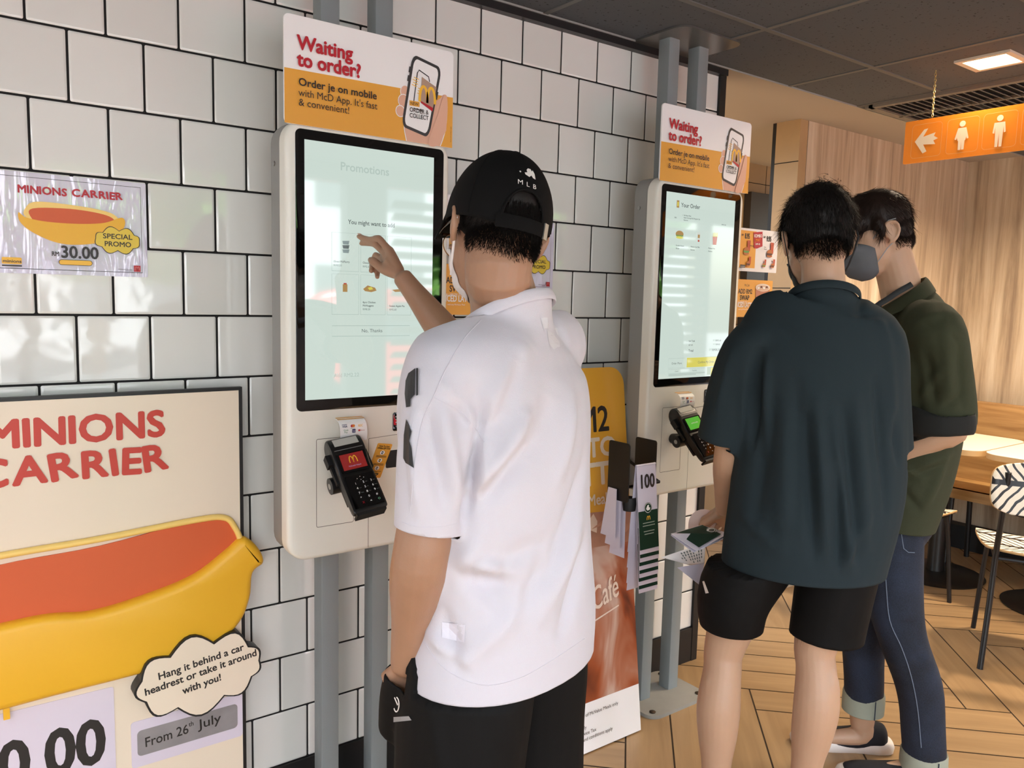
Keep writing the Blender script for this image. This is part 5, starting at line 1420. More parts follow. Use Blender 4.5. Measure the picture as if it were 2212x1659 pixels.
    def torso(c, k=1.10):
        d = c-AH(1090, 1130, h); return (d.dot(rb)/.205)**2+(d.dot(fb)/.146)**2 < k
    cut(me, hemc, (0, 0, -1), lambda c: torso(c, 1.9) and not (c-EL).length < .03)
    cut(me, AH(1098, 682, h), Vector((0, 0, 1))+fb*.48)
    cut(me, sc, axis+RIGHT*-.06, lambda c: not torso(c, 1.02) and near(c, s1, s3, .085) and (c-sc).length < .13)
    e = (ER-SR).normalized(); ce = SR*.38+ER*.62; cut(me, ce, e, lambda c: (c-ce).length < .15 and not torso(c, 1.2))
    folds(me, F2, .0035, (7, 7, 4), 3)
    tuck(body.data, me, skip=lambda v: near(v, EL+(WL-EL)*.02, WL, .058))
    SH = mat('white jersey', (204, 200, 208), .75, sheen=.25, bump=.25, bscale=900)
    shirt = place(me, 't_shirt', SH, root, .0028)
    # neck rib, hem stitching
    m = MB(); P = [AH(1098, 682, h)+rb*(.083*math.cos(a))+fb*(.079*math.sin(a))+Vector((0, 0, .004-.48*.079*math.sin(a))) for a in np.linspace(0, 2*PI, 40)]
    m.tube(P, [(.0105, .0028)]*40, SH, 10, None, False, (0, 0, 1)); 
    rib = m.build('collar', None, root, 60, loc=-root.location)
    # black lettering on the chest edge and sheer label on the back
    INKB = mat('shirt print black', (22, 22, 24), .5)
    d0 = ray(905, 900).normalized()
    def pxpoly(pts): return [((p[0]-900)*.00078, -(p[1]-900)*.00078) for p in pts]
    org = AH(900, 900, 1.34); U_ = RIGHT.copy(); V_ = UP.copy()
    def dec(name, polys, mt, size=.012, lift=.0015):
        items = [(pxpoly(P), [tuple(range(len(P)))], mt) for P in polys]
        mbb = MB()
        for (V, F_, mm) in items:
            V, F_ = refine(V, F_, size)
            out = []
            for p in V:
                px, py = 900+p[0]/.00078, 900-p[1]/.00078
                d = ray(px, py).normalized(); hit = bv2.ray_cast(CAM, d)
                out.append((hit[0] if hit[0] is not None else CAM+d*1.4)-d*lift)
            mbb.add(out, F_, mm)
        return mbb.build(name, None, root, 0, loc=-root.location)
    bm = bmesh.new(); bm.from_mesh(me); bv2 = BVHTree.FromBMesh(bm); bm.free()
    dec('shirt_print', [[(882, 806), (897, 795), (896, 852), (887, 862), (886, 878), (877, 880), (874, 850), (876, 822)], [(899, 795), (903, 795), (903, 853), (899, 855)],
                        [(877, 905), (889, 932), (884, 952), (889, 968), (894, 1011), (876, 1000), (871, 990), (872, 940)]], INKB, .005, .0042)
    def seam(pts, rad=.0009, nm='seam', mt=None):
        P = []
        for p in cat(pts, 5):
            d = ray(p[0], p[1]).normalized(); hit = bv2.ray_cast(CAM, d)
            if hit[0] is not None: P.append(hit[0]-d*.0004)
        m = MB(); m.tube(P, rad, mt or SH, 6); m.build(nm, None, root, 60, loc=-root.location)
    seam([(1040, 690), (1000, 735), (962, 800), (936, 858), (914, 905), (902, 960), (893, 1030), (886, 1110)])
    seam([(936, 858), (985, 884), (1020, 915), (1046, 955)])
    seam([(915, 1385), (960, 1445), (1040, 1480), (1120, 1466), (1190, 1428), (1262, 1380)], .0007, 'hem_stitch')
    seam([(868, 1128), (900, 1138), (950, 1138), (985, 1132)], .0007, 'hem_stitch')
    SHEER = mat('sheer label', (214, 212, 218), .35)
    dec('back_label', [[(1168, 687), (1194, 684), (1196, 707), (1174, 710)], [(1182, 712), (1204, 708), (1210, 748), (1196, 755), (1186, 742)]], SHEER)
    dec('care_label', [[(955, 1344), (1005, 1350), (1003, 1388), (955, 1377)]], mat('care label', (214, 210, 220), .6), lift=.001)
    # ---- shorts
    so = MB()
    for s_ in (-1, 1):
        limb(so, [L(s_*.075, 0, .88), L(s_*.098, .0, .74), L(s_*.112, .0, .60), L(s_*.118, .0, .47)], [(.105, .12), (.108, .128), (.104, .118), (.106, .118)], rb, n=28, caps=(.3, .05))
    limb(so, [L(0, -.0, .98), L(0, -.0, .90), L(0, 0, .80)], [(.17, .125), (.19, .135), (.185, .13)], rb, n=30, caps=(.1, .3))
    # pocket bag lifted by the hand
    pk = WL+dw*.05
    limb(so, [WL+dw*.03+RIGHT*.01, WL+dw*.09+RIGHT*.012, WL+dw*.16+RIGHT*.012], [(.046, .036), (.050, .038), (.046, .034)], fx, n=20, caps=(.15, .8))
    me = union(so, .006, 5)
    folds(me, [(tuple(L(-.2, -.1, .86)), tuple(L(-.1, -.15, .6)), .02, .006), (tuple(L(.1, -.14, .8)), tuple(L(.12, -.14, .5)), .02, .006), (tuple(L(-.05, -.14, .75)), tuple(L(-.12, -.14, .5)), .02, -.006), (tuple(L(-.22, 0, .8)), tuple(L(-.2, -.05, .6)), .018, .006)], .004, (8, 8, 3), 5)
    cut(me, (0, 0, .485), (0, 0, -1)); cut(me, (0, 0, .96), (0, 0, 1))
    # the pocket mouth round the wrist
    pm = WL+dw*.030; cut(me, pm, -dw, lambda c: (c-pm).length < .05)
    BS = mat('black sports cloth', (11, 10, 10), .75, spec=.2, bump=.15, bscale=700)
    tuck(body.data, me, skip=lambda v: near(v, EL, WL+dw*.005, .055), out=.05)
    tuck(me, shirt.data, .006, skip=lambda v: v.z < .72 or near(v, WL+dw*.03, WL+dw*.2, .075), out=.06)
    shorts = place(me, 'shorts', BS, root, .003)
    bm = bmesh.new(); bm.from_mesh(me); bv2 = BVHTree.FromBMesh(bm); bm.free()
    REF = mat('reflective grey', (150, 148, 148), .5); LW = mat('logo white', (232, 226, 220), .5)
    dec('shorts_stripe', [[(850, 1549), (883, 1547), (889, 1556), (850, 1560)]], REF, lift=.003)
    ring = [(856+7*math.cos(a), 1522+17*math.sin(a)) for a in np.linspace(-1.5, 2.6, 16)]+[(856+4.5*math.cos(a), 1522+14*math.sin(a)) for a in np.linspace(2.6, -1.5, 16)]
    dec('shorts_logo', [ring, [(851, 1507), (853, 1506), (860, 1522), (858, 1524)]], LW, lift=.003)
    # ---- cap
    CAPM = mat('black cotton twill', (9, 8, 8), .85, spec=.2, bump=.3, bscale=1400)
    cap = bpy.data.objects.new('cap', None); COL.objects.link(cap); cap.parent = root; cap.location = -root.location; cap.empty_display_size = .05
    HC = H @ Matrix.Translation((0, -.004, .025)) @ Matrix.Rotation(math.radians(4), 4, 'X')
    A_, B_, C_ = .0905, .112, .124
    def capz(th): return -.010+(-.020 if math.sin(th) < 0 else .010)*abs(math.sin(th))**2
    nu, nv = 96, 34; V = []; F = []
    for j in range(nv+1):
        for i in range(nu):
            th = 2*PI*i/nu; z0 = capz(th); t = j/nv
            ph0 = math.asin(max(-.6, z0/C_)); ph = ph0+(PI/2-ph0)*t
            sx = math.cos(ph)**.92 if math.cos(ph) > 0 else 0
            seam = 1-.006*math.exp(-((((th-PI/6) % (PI/3))-PI/6+PI/6) % (PI/3)-0)**2/.002) if False else 1
            V.append((A_*math.cos(th)*sx*seam, B_*math.sin(th)*sx*seam, C_*math.sin(ph)))
    def inarch(v):
        if v[1] > -.03: return False
        x = v[0]; z = v[2]-capz(-PI/2)
        return z > .018 and (x/.037)**2+((z-.018)/.050)**2 < 1
    for j in range(nv):
        for i in range(nu):
            q = (j*nu+i, j*nu+(i+1) % nu, (j+1)*nu+(i+1) % nu, (j+1)*nu+i)
            c = [sum(V[k][a] for k in q)/4 for a in range(3)]
            if not inarch(c): F.append(q)
    mb = MB(); mb.add(V, F, CAPM, HC); o = mb.build('crown', None, cap, 60); s_ = o.modifiers.new('thickness', 'SOLIDIFY'); s_.thickness = .0022; s_.offset = -1
    crown_me = o.data
    # binding round the back opening
    def onCap(x, z, lift=.001):
        t = max(0, 1-(z/C_)**2)**.46; y = -B_*math.sqrt(max(0, t*t-(x/A_)**2)) if t*t > (x/A_)**2 else 0
        return HC @ (Vector((x, y, z))*(1+lift/.1))
    zb = capz(-PI/2)+.018
    m = MB(); m.tube([onCap(.037*math.cos(a), zb+.050*math.sin(a)) for a in np.linspace(0, PI, 24)], .0022, CAPM, 8); m.build('opening_binding', None, cap)
    # the crown seams
    m = MB()
    for k in range(6):
        th = PI/6+k*PI/3 if False else PI/2+k*PI/3
        P = []
        for t in np.linspace(.02, .97, 18):
            z0 = capz(th); ph0 = math.asin(z0/C_); ph = ph0+(PI/2-ph0)*t; sx = math.cos(ph)**.92
            v = Vector((A_*math.cos(th)*sx, B_*math.sin(th)*sx, C_*math.sin(ph)))
            if not inarch(v) and not (k == 3 and t < .62): P.append(HC @ (v*1.001))
        if len(P) > 3: m.tube(P, .0011, CAPM, 6)
    m.build('crown_seam', None, cap)
    m = MB(); m.ell((0, 0, C_), (.0085, .0085, .0045), CAPM, 14, HC); m.build('top_button', None, cap)
    # brim
    V = []; F = []; n1, n2 = 28, 10
    for i in range(n1+1):
        a = math.radians(20)+math.radians(140)*i/n1
        for j in range(n2+1):
            t = j/n2; px_ = A_*math.cos(a)*(1+.02*t); py_ = B_*math.sin(a)+t*.068*math.sin(a)**.7*(1 if True else 0)
            z = .004-.020*t-.038*(px_/A_)**2*(.35+.65*t)+.010
            V.append((px_, py_, z))
    for i in range(n1):
        for j in range(n2):
            b_ = i*(n2+1)+j; F.append((b_, b_+1, b_+n2+2, b_+n2+1))
    mb = MB(); mb.add(V, F, CAPM, HC); o = mb.build('brim', None, cap, 60); s_ = o.modifiers.new('thickness', 'SOLIDIFY'); s_.thickness = .003
    # strap with metal buckle
    P = []
    for x in np.linspace(-.045, .056, 20):
        y = -B_*1.012*math.sqrt(1-(x/A_/1.01)**2); P.append(HC @ Vector((x, y, capz(-PI/2)+.010)))
    m = MB(); m.tube(P, [(.0115, .0016)]*20, CAPM, 8, None, True, tuple(HC.to_3x3() @ Vector((0, 0, 1)))); m.build('strap', None, cap)
    SIL = mat('brushed nickel', (176, 172, 164), .35, .9)
    x = .046; y = -B_*1.02*math.sqrt(1-(x/A_/1.01)**2); nb = Vector((x/A_**2, y/B_**2, 0)).normalized(); tb = Vector((-nb.y, nb.x, 0))
    Tb = Matrix((tb, nb, Vector((0, 0, 1)))).transposed().to_4x4(); Tb.translation = Vector((x, y, capz(-PI/2)+.010))
    m = MB(); m.box((0, .001, 0), (.012, .003, .027), SIL, HC @ Tb); m.build('buckle', None, cap, 0)
    # badge: dark patch, small white figure and three letters
    def capdec(name, polys, mt, texts=(), lift=.0012):
        mbb = MB()
        for P in polys:
            V, F_ = refine(P, [tuple(range(len(P)))], .006); mbb.add([onCap(p[0], p[1], lift) for p in V], F_, mt)
        for (t, x, z, s_) in texts:
            V, F_ = text_mesh(t, s_, 1.1, .03, 'CENTER', 1, 0); mbb.add([onCap(p[0]+x, p[1]+z, lift) for p in V], F_, mt)
        mbb.build(name, None, cap, 0)
    zz = .064
    capdec('badge_patch', [rr(.034, .026, .003, -.002, zz+.004, 3)], mat('badge black', (9, 8, 8), .8, spec=.2), lift=.0012)
    capdec('badge_figure', [[(.001, zz+.013), (.006, zz+.013), (.008, zz+.009), (.010, zz+.012), (.013, zz+.006), (.014, zz-.004), (.009, zz-.003), (.006, zz+.001), (.002, zz-.003), (-.005, zz+.0), (-.006, zz+.003), (-.001, zz+.005), (-.002, zz+.009)], circ(-.0135, zz+.003, .0015, 10)], LW, [('M', -.014, zz-.020, .0115), ('L', -.001, zz-.021, .0115), ('B', .0115, zz-.0215, .0115)], .0018)
    # ---- glasses, mask
    GF = mat('tortoise frame', (60, 34, 20), .25); GM = mat('gold wire', (190, 150, 100), .25, .9)
    gl = bpy.data.objects.new('glasses', None); COL.objects.link(gl); gl.parent = root; gl.location = -root.location; gl.empty_display_size = .03
    for s_ in (-1, 1):
        m = MB(); m.tube([W((s_*.072, .100, .008)), W((s_*.078, .06, .010)), W((s_*.080, .008, .014)), W((s_*.081, -.012, .004)), W((s_*.080, -.022, -.010))], [.0014, .0014, .0020, .0030, .0028], GF, 8); m.build('temple', None, gl)
        P = [W((s_*.036+.0265*math.cos(a)*1.0, .106-.006*abs(math.cos(a))*(1 if (math.cos(a)*s_ > 0) else 0)*2, -.006+.0215*math.sin(a))) for a in np.linspace(0, 2*PI, 30)]
        m = MB(); m.tube(P, .0011, GM, 6, None, False); m.build('rim', None, gl)
        m = MB(); m.tube([W((s_*.010, .106, .008)), W((s_*.036, .108, .0165)), W((s_*.064, .100, .010))], .0022, GF, 8); m.build('brow_bar', None, gl)
        m = MB(); V = [W((s_*.036, .106, -.006))]+P[:-1]; m.add(V, [(0, i, i % 29+1) for i in range(1, 30)], mat('clear lens', (235, 245, 245), .02, alpha=.16)); m.build('lens', None, gl, 0)
    m = MB(); m.tube([W((-.010, .107, .004)), W((0, .112, .007)), W((.010, .107, .004))], .0012, GM, 6); m.build('bridge', None, gl)
    MW = mat('white face mask', (226, 218, 216), .8, sheen=.2)
    mask = bpy.data.objects.new('face_mask', None); COL.objects.link(mask); mask.parent = root; mask.location = -root.location; mask.empty_display_size = .03
    def mask_shell(H, m_, parent, body, bulge=.012, low=-.112, hi=-.006, side=74, name='panel'):
        bm = bmesh.new(); bm.from_mesh(body.data); bv = BVHTree.FromBMesh(bm); bm.free()
        off = body.location; V = []; F = []; nu, nv = 36, 20; R3 = H.to_3x3(); prev = None; zc = (low+hi)/2-.004
        for j in range(nv+1):
            t = j/nv; row = []
            for i in range(nu+1):
                u = -1+2*i/nu; z = hi+(low-hi)*t
                z = zc+(z-zc)*(1-.42*abs(u)**2.5)+(.012*(1-t)**2*math.exp(-(u/.22)**2))-.010*abs(u)
                a = math.radians(side)*u; d = Vector((math.sin(a), math.cos(a), 0))
                o_ = H @ (Vector((0, .022, z))+d*.25)
                hit = bv.ray_cast(o_, -(R3 @ d)); r_ = .25-hit[3] if hit[0] is not None else .05
                if prev: r_ = max(r_, prev[i]-.0065)
                row.append(r_)
            for _ in range(2): row = [row[0]]+[(row[q-1]+2*row[q]+row[q+1])/4 for q in range(1, nu)]+[row[-1]]
            prev = row
            for i in range(nu+1):
                u = -1+2*i/nu; z = hi+(low-hi)*t
                z = zc+(z-zc)*(1-.42*abs(u)**2.5)+(.012*(1-t)**2*math.exp(-(u/.22)**2))-.010*abs(u)
                a = math.radians(side)*u; d = Vector((math.sin(a), math.cos(a), 0))
                V.append(H @ (Vector((0, .022, z))+d*(row[i]+.0028+bulge*math.cos(u*PI/2)**1.5*math.sin(PI*min(1, .12+t*.9)))))
        for j in range(nv):
            for i in range(nu): b_ = j*(nu+1)+i; F.append((b_, b_+1, b_+nu+2, b_+nu+1))
        mb = MB(); mb.add(V, F, m_); o = mb.build(name, None, parent, 80); s_ = o.modifiers.new('thickness', 'SOLIDIFY'); s_.thickness = .0014; return o
    mask_shell(H, MW, mask, body, .014)
    for s_ in (-1, 1):
        m = MB(); m.tube([W(p) for p in [(s_*.066, .030, -.030), (s_*.073, .010, -.012), (s_*.079, .004, .012), (s_*.083, -.006, .030), (s_*.087, -.020, .030), (s_*.086, -.026, .008), (s_*.080, -.012, -.022), (s_*.070, .014, -.056), (s_*.062, .030, -.078)]], [(.0022, .0009)]*9, MW, 6); m.build('ear_loop', None, mask)
    # ---- cropped hair under the cap
    rng = random.Random(5); ex = []
    for k in range(1100):      # longer hair showing in the opening of the cap
        x = rng.uniform(-.04, .04); z = rng.uniform(zb-.012, zb+.055)
        ex.append((onCap(x, z, -.006), H.to_3x3() @ Vector((rng.uniform(-.2, .2), -.25, -1)), rng.uniform(.018, .034)))
    fade_hair(body, H, root, HAIRM, lambda x, y: (-.012+.6*(y+.02)) if y > -.02 else -.064+.28*x, 5, extra=ex)
    m = MB(); m.ell((0, -.010, .040), (.080, .102, .085), HAIRM, 28, H); m.build('hair_crown', None, root, 60, loc=-root.location)
    for s_ in (-1, 1): shoe(root, frame3(20, 0, 0, L(s_*.11, -.04, 0)), BLK2, PURE)
    nails([(fing[0][3]+Vector((0, -.002, .006)), fing[0][3]-fing[0][2], (0, -.4, 1)), (fing[1][3]+Vector((0, -.003, .004)), fing[1][3]-fing[1][2], (0, -.5, .8))], mat('fingernail', (226, 176, 156), .3), root)
    return root, H, mask_shell
man1, H1, mask_shell = man_cap()

# ================================================================== the two men at the right kiosk
def AZ(px, py, z):
    d = ray(px, py); return CAM + d*((z-CAM.z)/d.z)
def hair_shell(H, root, m, ells, strokes, n, lens, seed, name='hair', droop=.35, rad=.0006, ok=None, flow=None):
    mb = MB()
    for c, r in ells: mb.ell(c, r, None, 28, H)
    for p, r in strokes: limb(mb, [H @ Vector(q) for q in p], r, n=12, sub=3)
    me = union(mb, .0045, 2)
    o = place(me, name, m, root)
    bm = bmesh.new(); bm.from_mesh(me); bm.faces.ensure_lookup_table(); rng = random.Random(seed); Hi = H.inverted(); R3 = H.to_3x3()
    P = []; D = []; Ls = []; fs = bm.faces[:]
    while len(P) < n:
        f_ = rng.choice(fs); c = f_.calc_center_median(); l = Hi @ c
        if ok and not ok(l): continue
        nl = Hi.to_3x3() @ f_.normal
        fl = Vector(flow(l)) if flow else Vector((0, -.3, -1))
        fl = fl-nl*fl.dot(nl)
        if fl.length < 1e-3: fl = Vector((1, 0, 0))
        d = fl.normalized()*1.0+nl*(rng.uniform(.08, .5) if l.z > .0 else rng.uniform(.05, .2))+Vector((rng.uniform(-.3, .3), rng.uniform(-.3, .3), rng.uniform(-.2, .2)))
        P.append(c-f_.normal*.003); D.append(R3 @ d); Ls.append(rng.uniform(*lens)*(.45 if l.z < -.015 else 1))
    bm.free()
    strands(P, D, Ls, 'hair_strands', m, root, rad, droop, 3, .25)
    return o

def man_teal():
    root = thing('person', 'person seen from behind in a dark teal T-shirt and black shorts, holding table cards', 'person', (1.63, -.85, 0))
    base = AH(1755, 1000, 2.0); base.z = 0; root.location = base
    ya = math.radians(-50); rb = Vector((math.cos(ya), math.sin(ya), 0)); fb = Vector((-math.sin(ya), math.cos(ya), 0))
    def L(x, y, z): return base+rb*x+fb*y+Vector((0, 0, z))
    Hc = AH(1766, 528, 2.045); H = frame3(-42, 17, -2, Hc); W = lambda p: H @ Vector(p)
    h = 2.0
    mb = MB(); head_parts(mb, H)
    limb(mb, [W((0, -.026, -.02)), W((0, -.030, -.07)), AH(1778, 618, h), AH(1775, 655, h)], [(.052, .054), (.050, .052), (.054, .056), (.068, .060)], rb)
    limb(mb, [AH(1775, 672, h), L(0, 0, 1.33), L(0, .01, 1.2), L(0, 0, 1.02), L(0, 0, .9)], [(.075, .06), (.145, .08), (.15, .095), (.14, .09), (.15, .10)], rb)
    SL = AH(1612, 735, 2.02); EL = AH(1578, 985, 2.07); WL = AH(1566, 1095, 2.20)
    limb(mb, [AH(1690, 735, 2.0), SL-Vector((0, 0, .01)), SL*.5+EL*.5, EL, EL*.7+WL*.3, EL*.35+WL*.65, WL], [.05, .05, .046, .043, .042, .034, .027])
    # hand pinching the cards, fingers curled to the left
    q = lambda px, py, hh: AH(px, py, hh)
    fing = [[q(1540, 1108, 2.27), q(1520, 1122, 2.29), q(1514, 1135, 2.285), q(1520, 1144, 2.275)],
            [q(1546, 1120, 2.285), q(1527, 1136, 2.305), q(1524, 1148, 2.295), q(1532, 1154, 2.285)],
            [q(1556, 1130, 2.295), q(1540, 1148, 2.31), q(1538, 1158, 2.30), q(1545, 1163, 2.29)],
            [q(1568, 1136, 2.30), q(1556, 1154, 2.315), q(1555, 1163, 2.305), q(1560, 1167, 2.295)]]
    th = [q(1556, 1106, 2.235), q(1540, 1118, 2.235), q(1526, 1127, 2.245), q(1517, 1131, 2.255)]
    hand(mb, WL, fing, th, k=.98)
    SR = AH(1890, 745, 1.97); ER = AH(1912, 950, 2.02); WR = ER+fb*.235+Vector((0, 0, .03))-rb*.03
    limb(mb, [L(.1, 0, 1.34), SR, SR*.5+ER*.5, ER, ER*.6+WR*.4, WR], [.05, .05, .045, .042, .036, .026])
    dr = (WR-ER).normalized(); ux = Vector((0, 0, 1))
    hand(mb, WR, [[WR+dr*.08+ux*s_, WR+dr*.10+ux*s_-rb*.03, WR+dr*.09+ux*s_-rb*.05, WR+dr*.075+ux*s_-rb*.06] for s_ in (.027, .009, -.009, -.026)], [WR+dr*.03+ux*.02, WR+dr*.05+ux*.04-rb*.01, WR+dr*.07+ux*.045-rb*.03, WR+dr*.08+ux*.04-rb*.045])
    legs = []
    for s_, K, Cf, Lo in ((-1, AH(1566, 1395, 2.02), AH(1552, 1525, 1.99), AH(1547, 1655, 1.985)), (1, AH(1762, 1392, 1.95), AH(1764, 1520, 1.92), AH(1742, 1655, 1.93))):
        hip = L(s_*.10, 0, .88); an = Lo+(Lo-Cf)*.62; an.z = .085; 
        limb(mb, [hip, hip*.5+K*.5, K, K*.62+Cf*.38, Cf, Cf*.5+Lo*.5, Lo, an], [.088, .078, .053, .049, (.0545, .056), .050, .038, .034], n=22)
        f_ = fb*.9+rb*s_*.25; limb(mb, [an, Vector((an.x, an.y, .06)), Vector((an.x, an.y, .045))+f_*.08, Vector((an.x, an.y, .036))+f_*.14], [.034, .030, .022, .016]); legs.append((an, f_))
        if s_ > 0:   # the tendons at the back of the knee and the split calf muscle
            mb.ell(tuple(Cf*.85+K*.15+rb*.024-fb*.014), (.030, .030, .085)); mb.ell(tuple(Cf*.9+K*.1-rb*.026-fb*.012), (.026, .026, .075))
        else: mb.ell(tuple(Cf*.85+K*.15+rb*.016-fb*.014), (.032, .032, .080)); mb.ell(tuple(Cf*.8+K*.2-rb*.02-fb*.012), (.028, .028, .075))
    me = union(mb, .0036, 3); body = place(me, 'body', SKIN2, root); eyes(H, root)
    # T-shirt
    sh = MB()
    R_ = [((1784, 560), .072, .076), ((1782, 596), .074, .077), ((1780, 626), .080, .081), ((1778, 650), .0845, .0845), ((1775, 664), .128, .094), ((1770, 682), .172, .105), ((1766, 760), .205, .128), ((1770, 900), .205, .145), ((1762, 1050), .212, .155), ((1738, 1180), .204, .160), ((1730, 1230), .200, .162), ((1726, 1275), .198, .162)]
    limb(sh, [AH(p[0], p[1], h) for p, a, b in R_], [(a, b) for p, a, b in R_], rb, n=36, sub=4, caps=(.3, .1))
    s0 = AH(1626, 745, 2.02); s1 = AH(1590, 830, 2.04); s2 = AH(1562, 945, 2.06); s3 = AH(1554, 966, 2.062)
    limb(sh, [AH(1700, 730, 2.0), s0, s1, s2, s3], [(.055, .075), (.062, .080), (.068, .078), (.067, .070), (.067, .068)], rb, n=26, caps=(.5, 0))
    t0 = AH(1900, 740, 1.97); t1 = AH(1918, 860, 1.97); t2 = AH(1928, 960, 1.98); t3 = AH(1929, 978, 1.984)
    limb(sh, [AH(1840, 700, 1.98), t0, t1, t2, t3], [(.07, .08), (.062, .08), (.052, .072), (.048, .066), (.048, .064)], rb, n=26, caps=(.5, 0))
    me = union(sh, .0062, 6)
    bm = bmesh.new(); bm.from_mesh(me); bv = BVHTree.FromBMesh(bm); bm.free()
    def onto(px, py):
        d = ray(px, py).normalized(); hit = bv.ray_cast(CAM, d); return tuple(hit[0]) if hit[0] is not None else tuple(AH(px, py, 1.9))
    F = []
    for a, b, w_, g_ in [((1765, 860), (1785, 1180), .016, .009), ((1800, 900), (1838, 1230), .014, .008), ((1850, 860), (1872, 1180), .016, .007), ((1740, 900), (1758, 1210), .014, -.009), ((1820, 880), (1850, 1200), .014, -.008), ((1700, 880), (1690, 1180), .022, .006), ((1720, 820), (1722, 1120), .014, -.005), ((1810, 1000), (1812, 1240), .012, -.008), ((1890, 820), (1915, 1100), .012, -.008),
                         ((1660, 860), (1630, 1120), .022, -.008), ((1640, 760), (1622, 960), .012, -.012), ((1655, 780), (1650, 980), .012, .007), ((1580, 760), (1545, 900), .012, .004), ((1610, 800), (1600, 940), .012, .006), ((1905, 700), (1928, 930), .014, .006), ((1600, 1100), (1680, 1190), .02, .005), ((1870, 1120), (1810, 1240), .014, .006), ((1660, 680), (1740, 760), .02, -.003), ((1930, 900), (1940, 1000), .01, -.006)]:
        F.append((onto(*a), onto(*b), w_, g_*1.7))
    hemc = AH(1730, 1222, h)
    def torso(c, k=1.12):
        d = c-AH(1755, 1000, h); return (d.dot(rb)/.205)**2+(d.dot(fb)/.152)**2 < k
    cut(me, hemc, (0, 0, -1))
    cut(me, AH(1778, 650, h), Vector((0, 0, 1))+fb*.42, None)
    ax = (s3-s1).normalized(); sc = AH(1556, 952, 2.06); cut(me, sc, ax+rb*.10, lambda c: not torso(c) and (c-sc).length < .14)
    bx = (t3-t1).normalized(); tc_ = AH(1930, 965, 1.98); cut(me, tc_, bx, lambda c: not torso(c, 1.0) and near(c, t1, t3, .078) and (c-tc_).length < .10)
    folds(me, F, .004, (6, 6, 2.5), 9)
    tuck(body.data, me, skip=lambda v: near(v, EL, WL, .055) and (v-sc).dot(ax) > .005)
    TM = mat('dark teal jersey', (35, 46, 51), .9, spec=.25, bump=.3, bscale=900)
    shirt = place(me, 't_shirt', TM, root, .0028)
    ring = lambda c, rx, ry, tilt, u, v, z0: [c+u*(rx*math.cos(a))+v*(ry*math.sin(a))+Vector((0, 0, z0-tilt*ry*math.sin(a))) for a in np.linspace(0, 2*PI, 44)]
    m = MB(); m.tube(ring(AH(1778, 648, h), .0850, .0850, .42, rb, fb, .003), [(.0105, .0026)]*44, TM, 10, None, False, (0, 0, 1)); m.build('collar', None, root, 60, loc=-root.location)
    # shorts
    so = MB()
    limb(so, [L(0, 0, .96), L(0, 0, .88), L(0, 0, .80)], [(.155, .12), (.175, .135), (.18, .135)], rb, n=30, caps=(.1, .4))
    for s_, hc, r in ((-1, AH(1580, 1362, 2.01), (.079, .088)), (1, AH(1786, 1362, 1.96), (.092, .090))):
        top = L(s_*.085, 0, .84); e = hc+(hc-top)*.10
        limb(so, [top, (AH(1590, 1275, 2.01) if s_ < 0 else top*.5+hc*.5), hc, e], [(.105, .125), (.096, .112), r, r], rb, n=28, caps=(.4, .05))
    me = union(so, .006, 5)
    folds(me, [(tuple(L(-.08, -.15, .8)), tuple(L(-.14, -.12, .55)), .02, .006), (tuple(L(.12, -.14, .8)), tuple(L(.05, -.13, .6)), .016, -.006), (tuple(L(.16, -.12, .75)), tuple(L(.14, -.14, .55)), .018, .005)], .004, (7, 7, 3), 4)
    cut(me, AH(1680, 1362, 1.985), (0, 0, -1)); cut(me, (0, 0, .94), (0, 0, 1))
    tuck(body.data, me, out=.03, skip=lambda v: near(v, WL, q(1540, 1140, 2.28), .05))
    tuck(me, shirt.data, .006, skip=lambda v: v.z < hemc.z-.005, out=.06)
    BS = MATS['black sports cloth']; shorts = place(me, 'shorts', BS, root, .003)
    # pale stripe at the left hip
    bm = bmesh.new(); bm.from_mesh(me); bv2 = BVHTree.FromBMesh(bm); bm.free(); out = []
    for p in ((1517, 1256), (1521, 1255), (1531, 1281), (1524, 1282)):
        d = ray(*p).normalized(); hit = bv2.ray_cast(CAM, d); out.append((hit[0] if hit[0] is not None else AH(p[0], p[1], 2.02))-d*.004)
    m = MB(); m.add(out, [(0, 1, 2, 3)], mat('logo white', (0, 0, 0))); m.build('shorts_stripe', None, root, 0, loc=-root.location)
    # hair
    hair_shell(H, root, HAIRM, [((0, -.012, .058), (.085, .106, .094)), ((0, .045, .050), (.076, .070, .068)), ((0, -.052, .012), (.070, .050, .050)), ((0, -.058, -.014), (.052, .036, .036))],
               [],
               10000, (.016, .040), 11, ok=lambda l: l.z > -.055 and not (abs(l.x) > .052 and l.z < .048 and l.y > -.045), flow=lambda l: (l.x*2.2, -.5 if l.z > .05 else -.15, -.9 if l.z < .10 else -.1))
    fade_hair(body, H, root, HAIRM, lambda x, y: (-.010+.6*(y+.02)) if y > -.02 else -.078+.45*x, 8, zmax=.03, name='cropped_hair')
    rng = random.Random(2); P = []; D = []; Ls = []
    for k in range(260):
        x = rng.gauss(.012, .018); y = rng.gauss(-.01, .028); P.append(W((x, y, .146))); a = rng.uniform(0, 2*PI); D.append(H.to_3x3() @ Vector((math.cos(a)*.8, math.sin(a)*.8-.2, rng.uniform(.1, .9)))); Ls.append(rng.uniform(.018, .045))
    strands(P, D, Ls, 'hair_tuft', HAIRM, root, .0006, .9, 5, .8)
    # mask
    MK = mat('black face mask', (20, 20, 22), .7); msk = bpy.data.objects.new('face_mask', None); COL.objects.link(msk); msk.parent = root; msk.location = -root.location; msk.empty_display_size = .03
    mask_shell(H, MK, msk, body, .020, -.118, -.010)
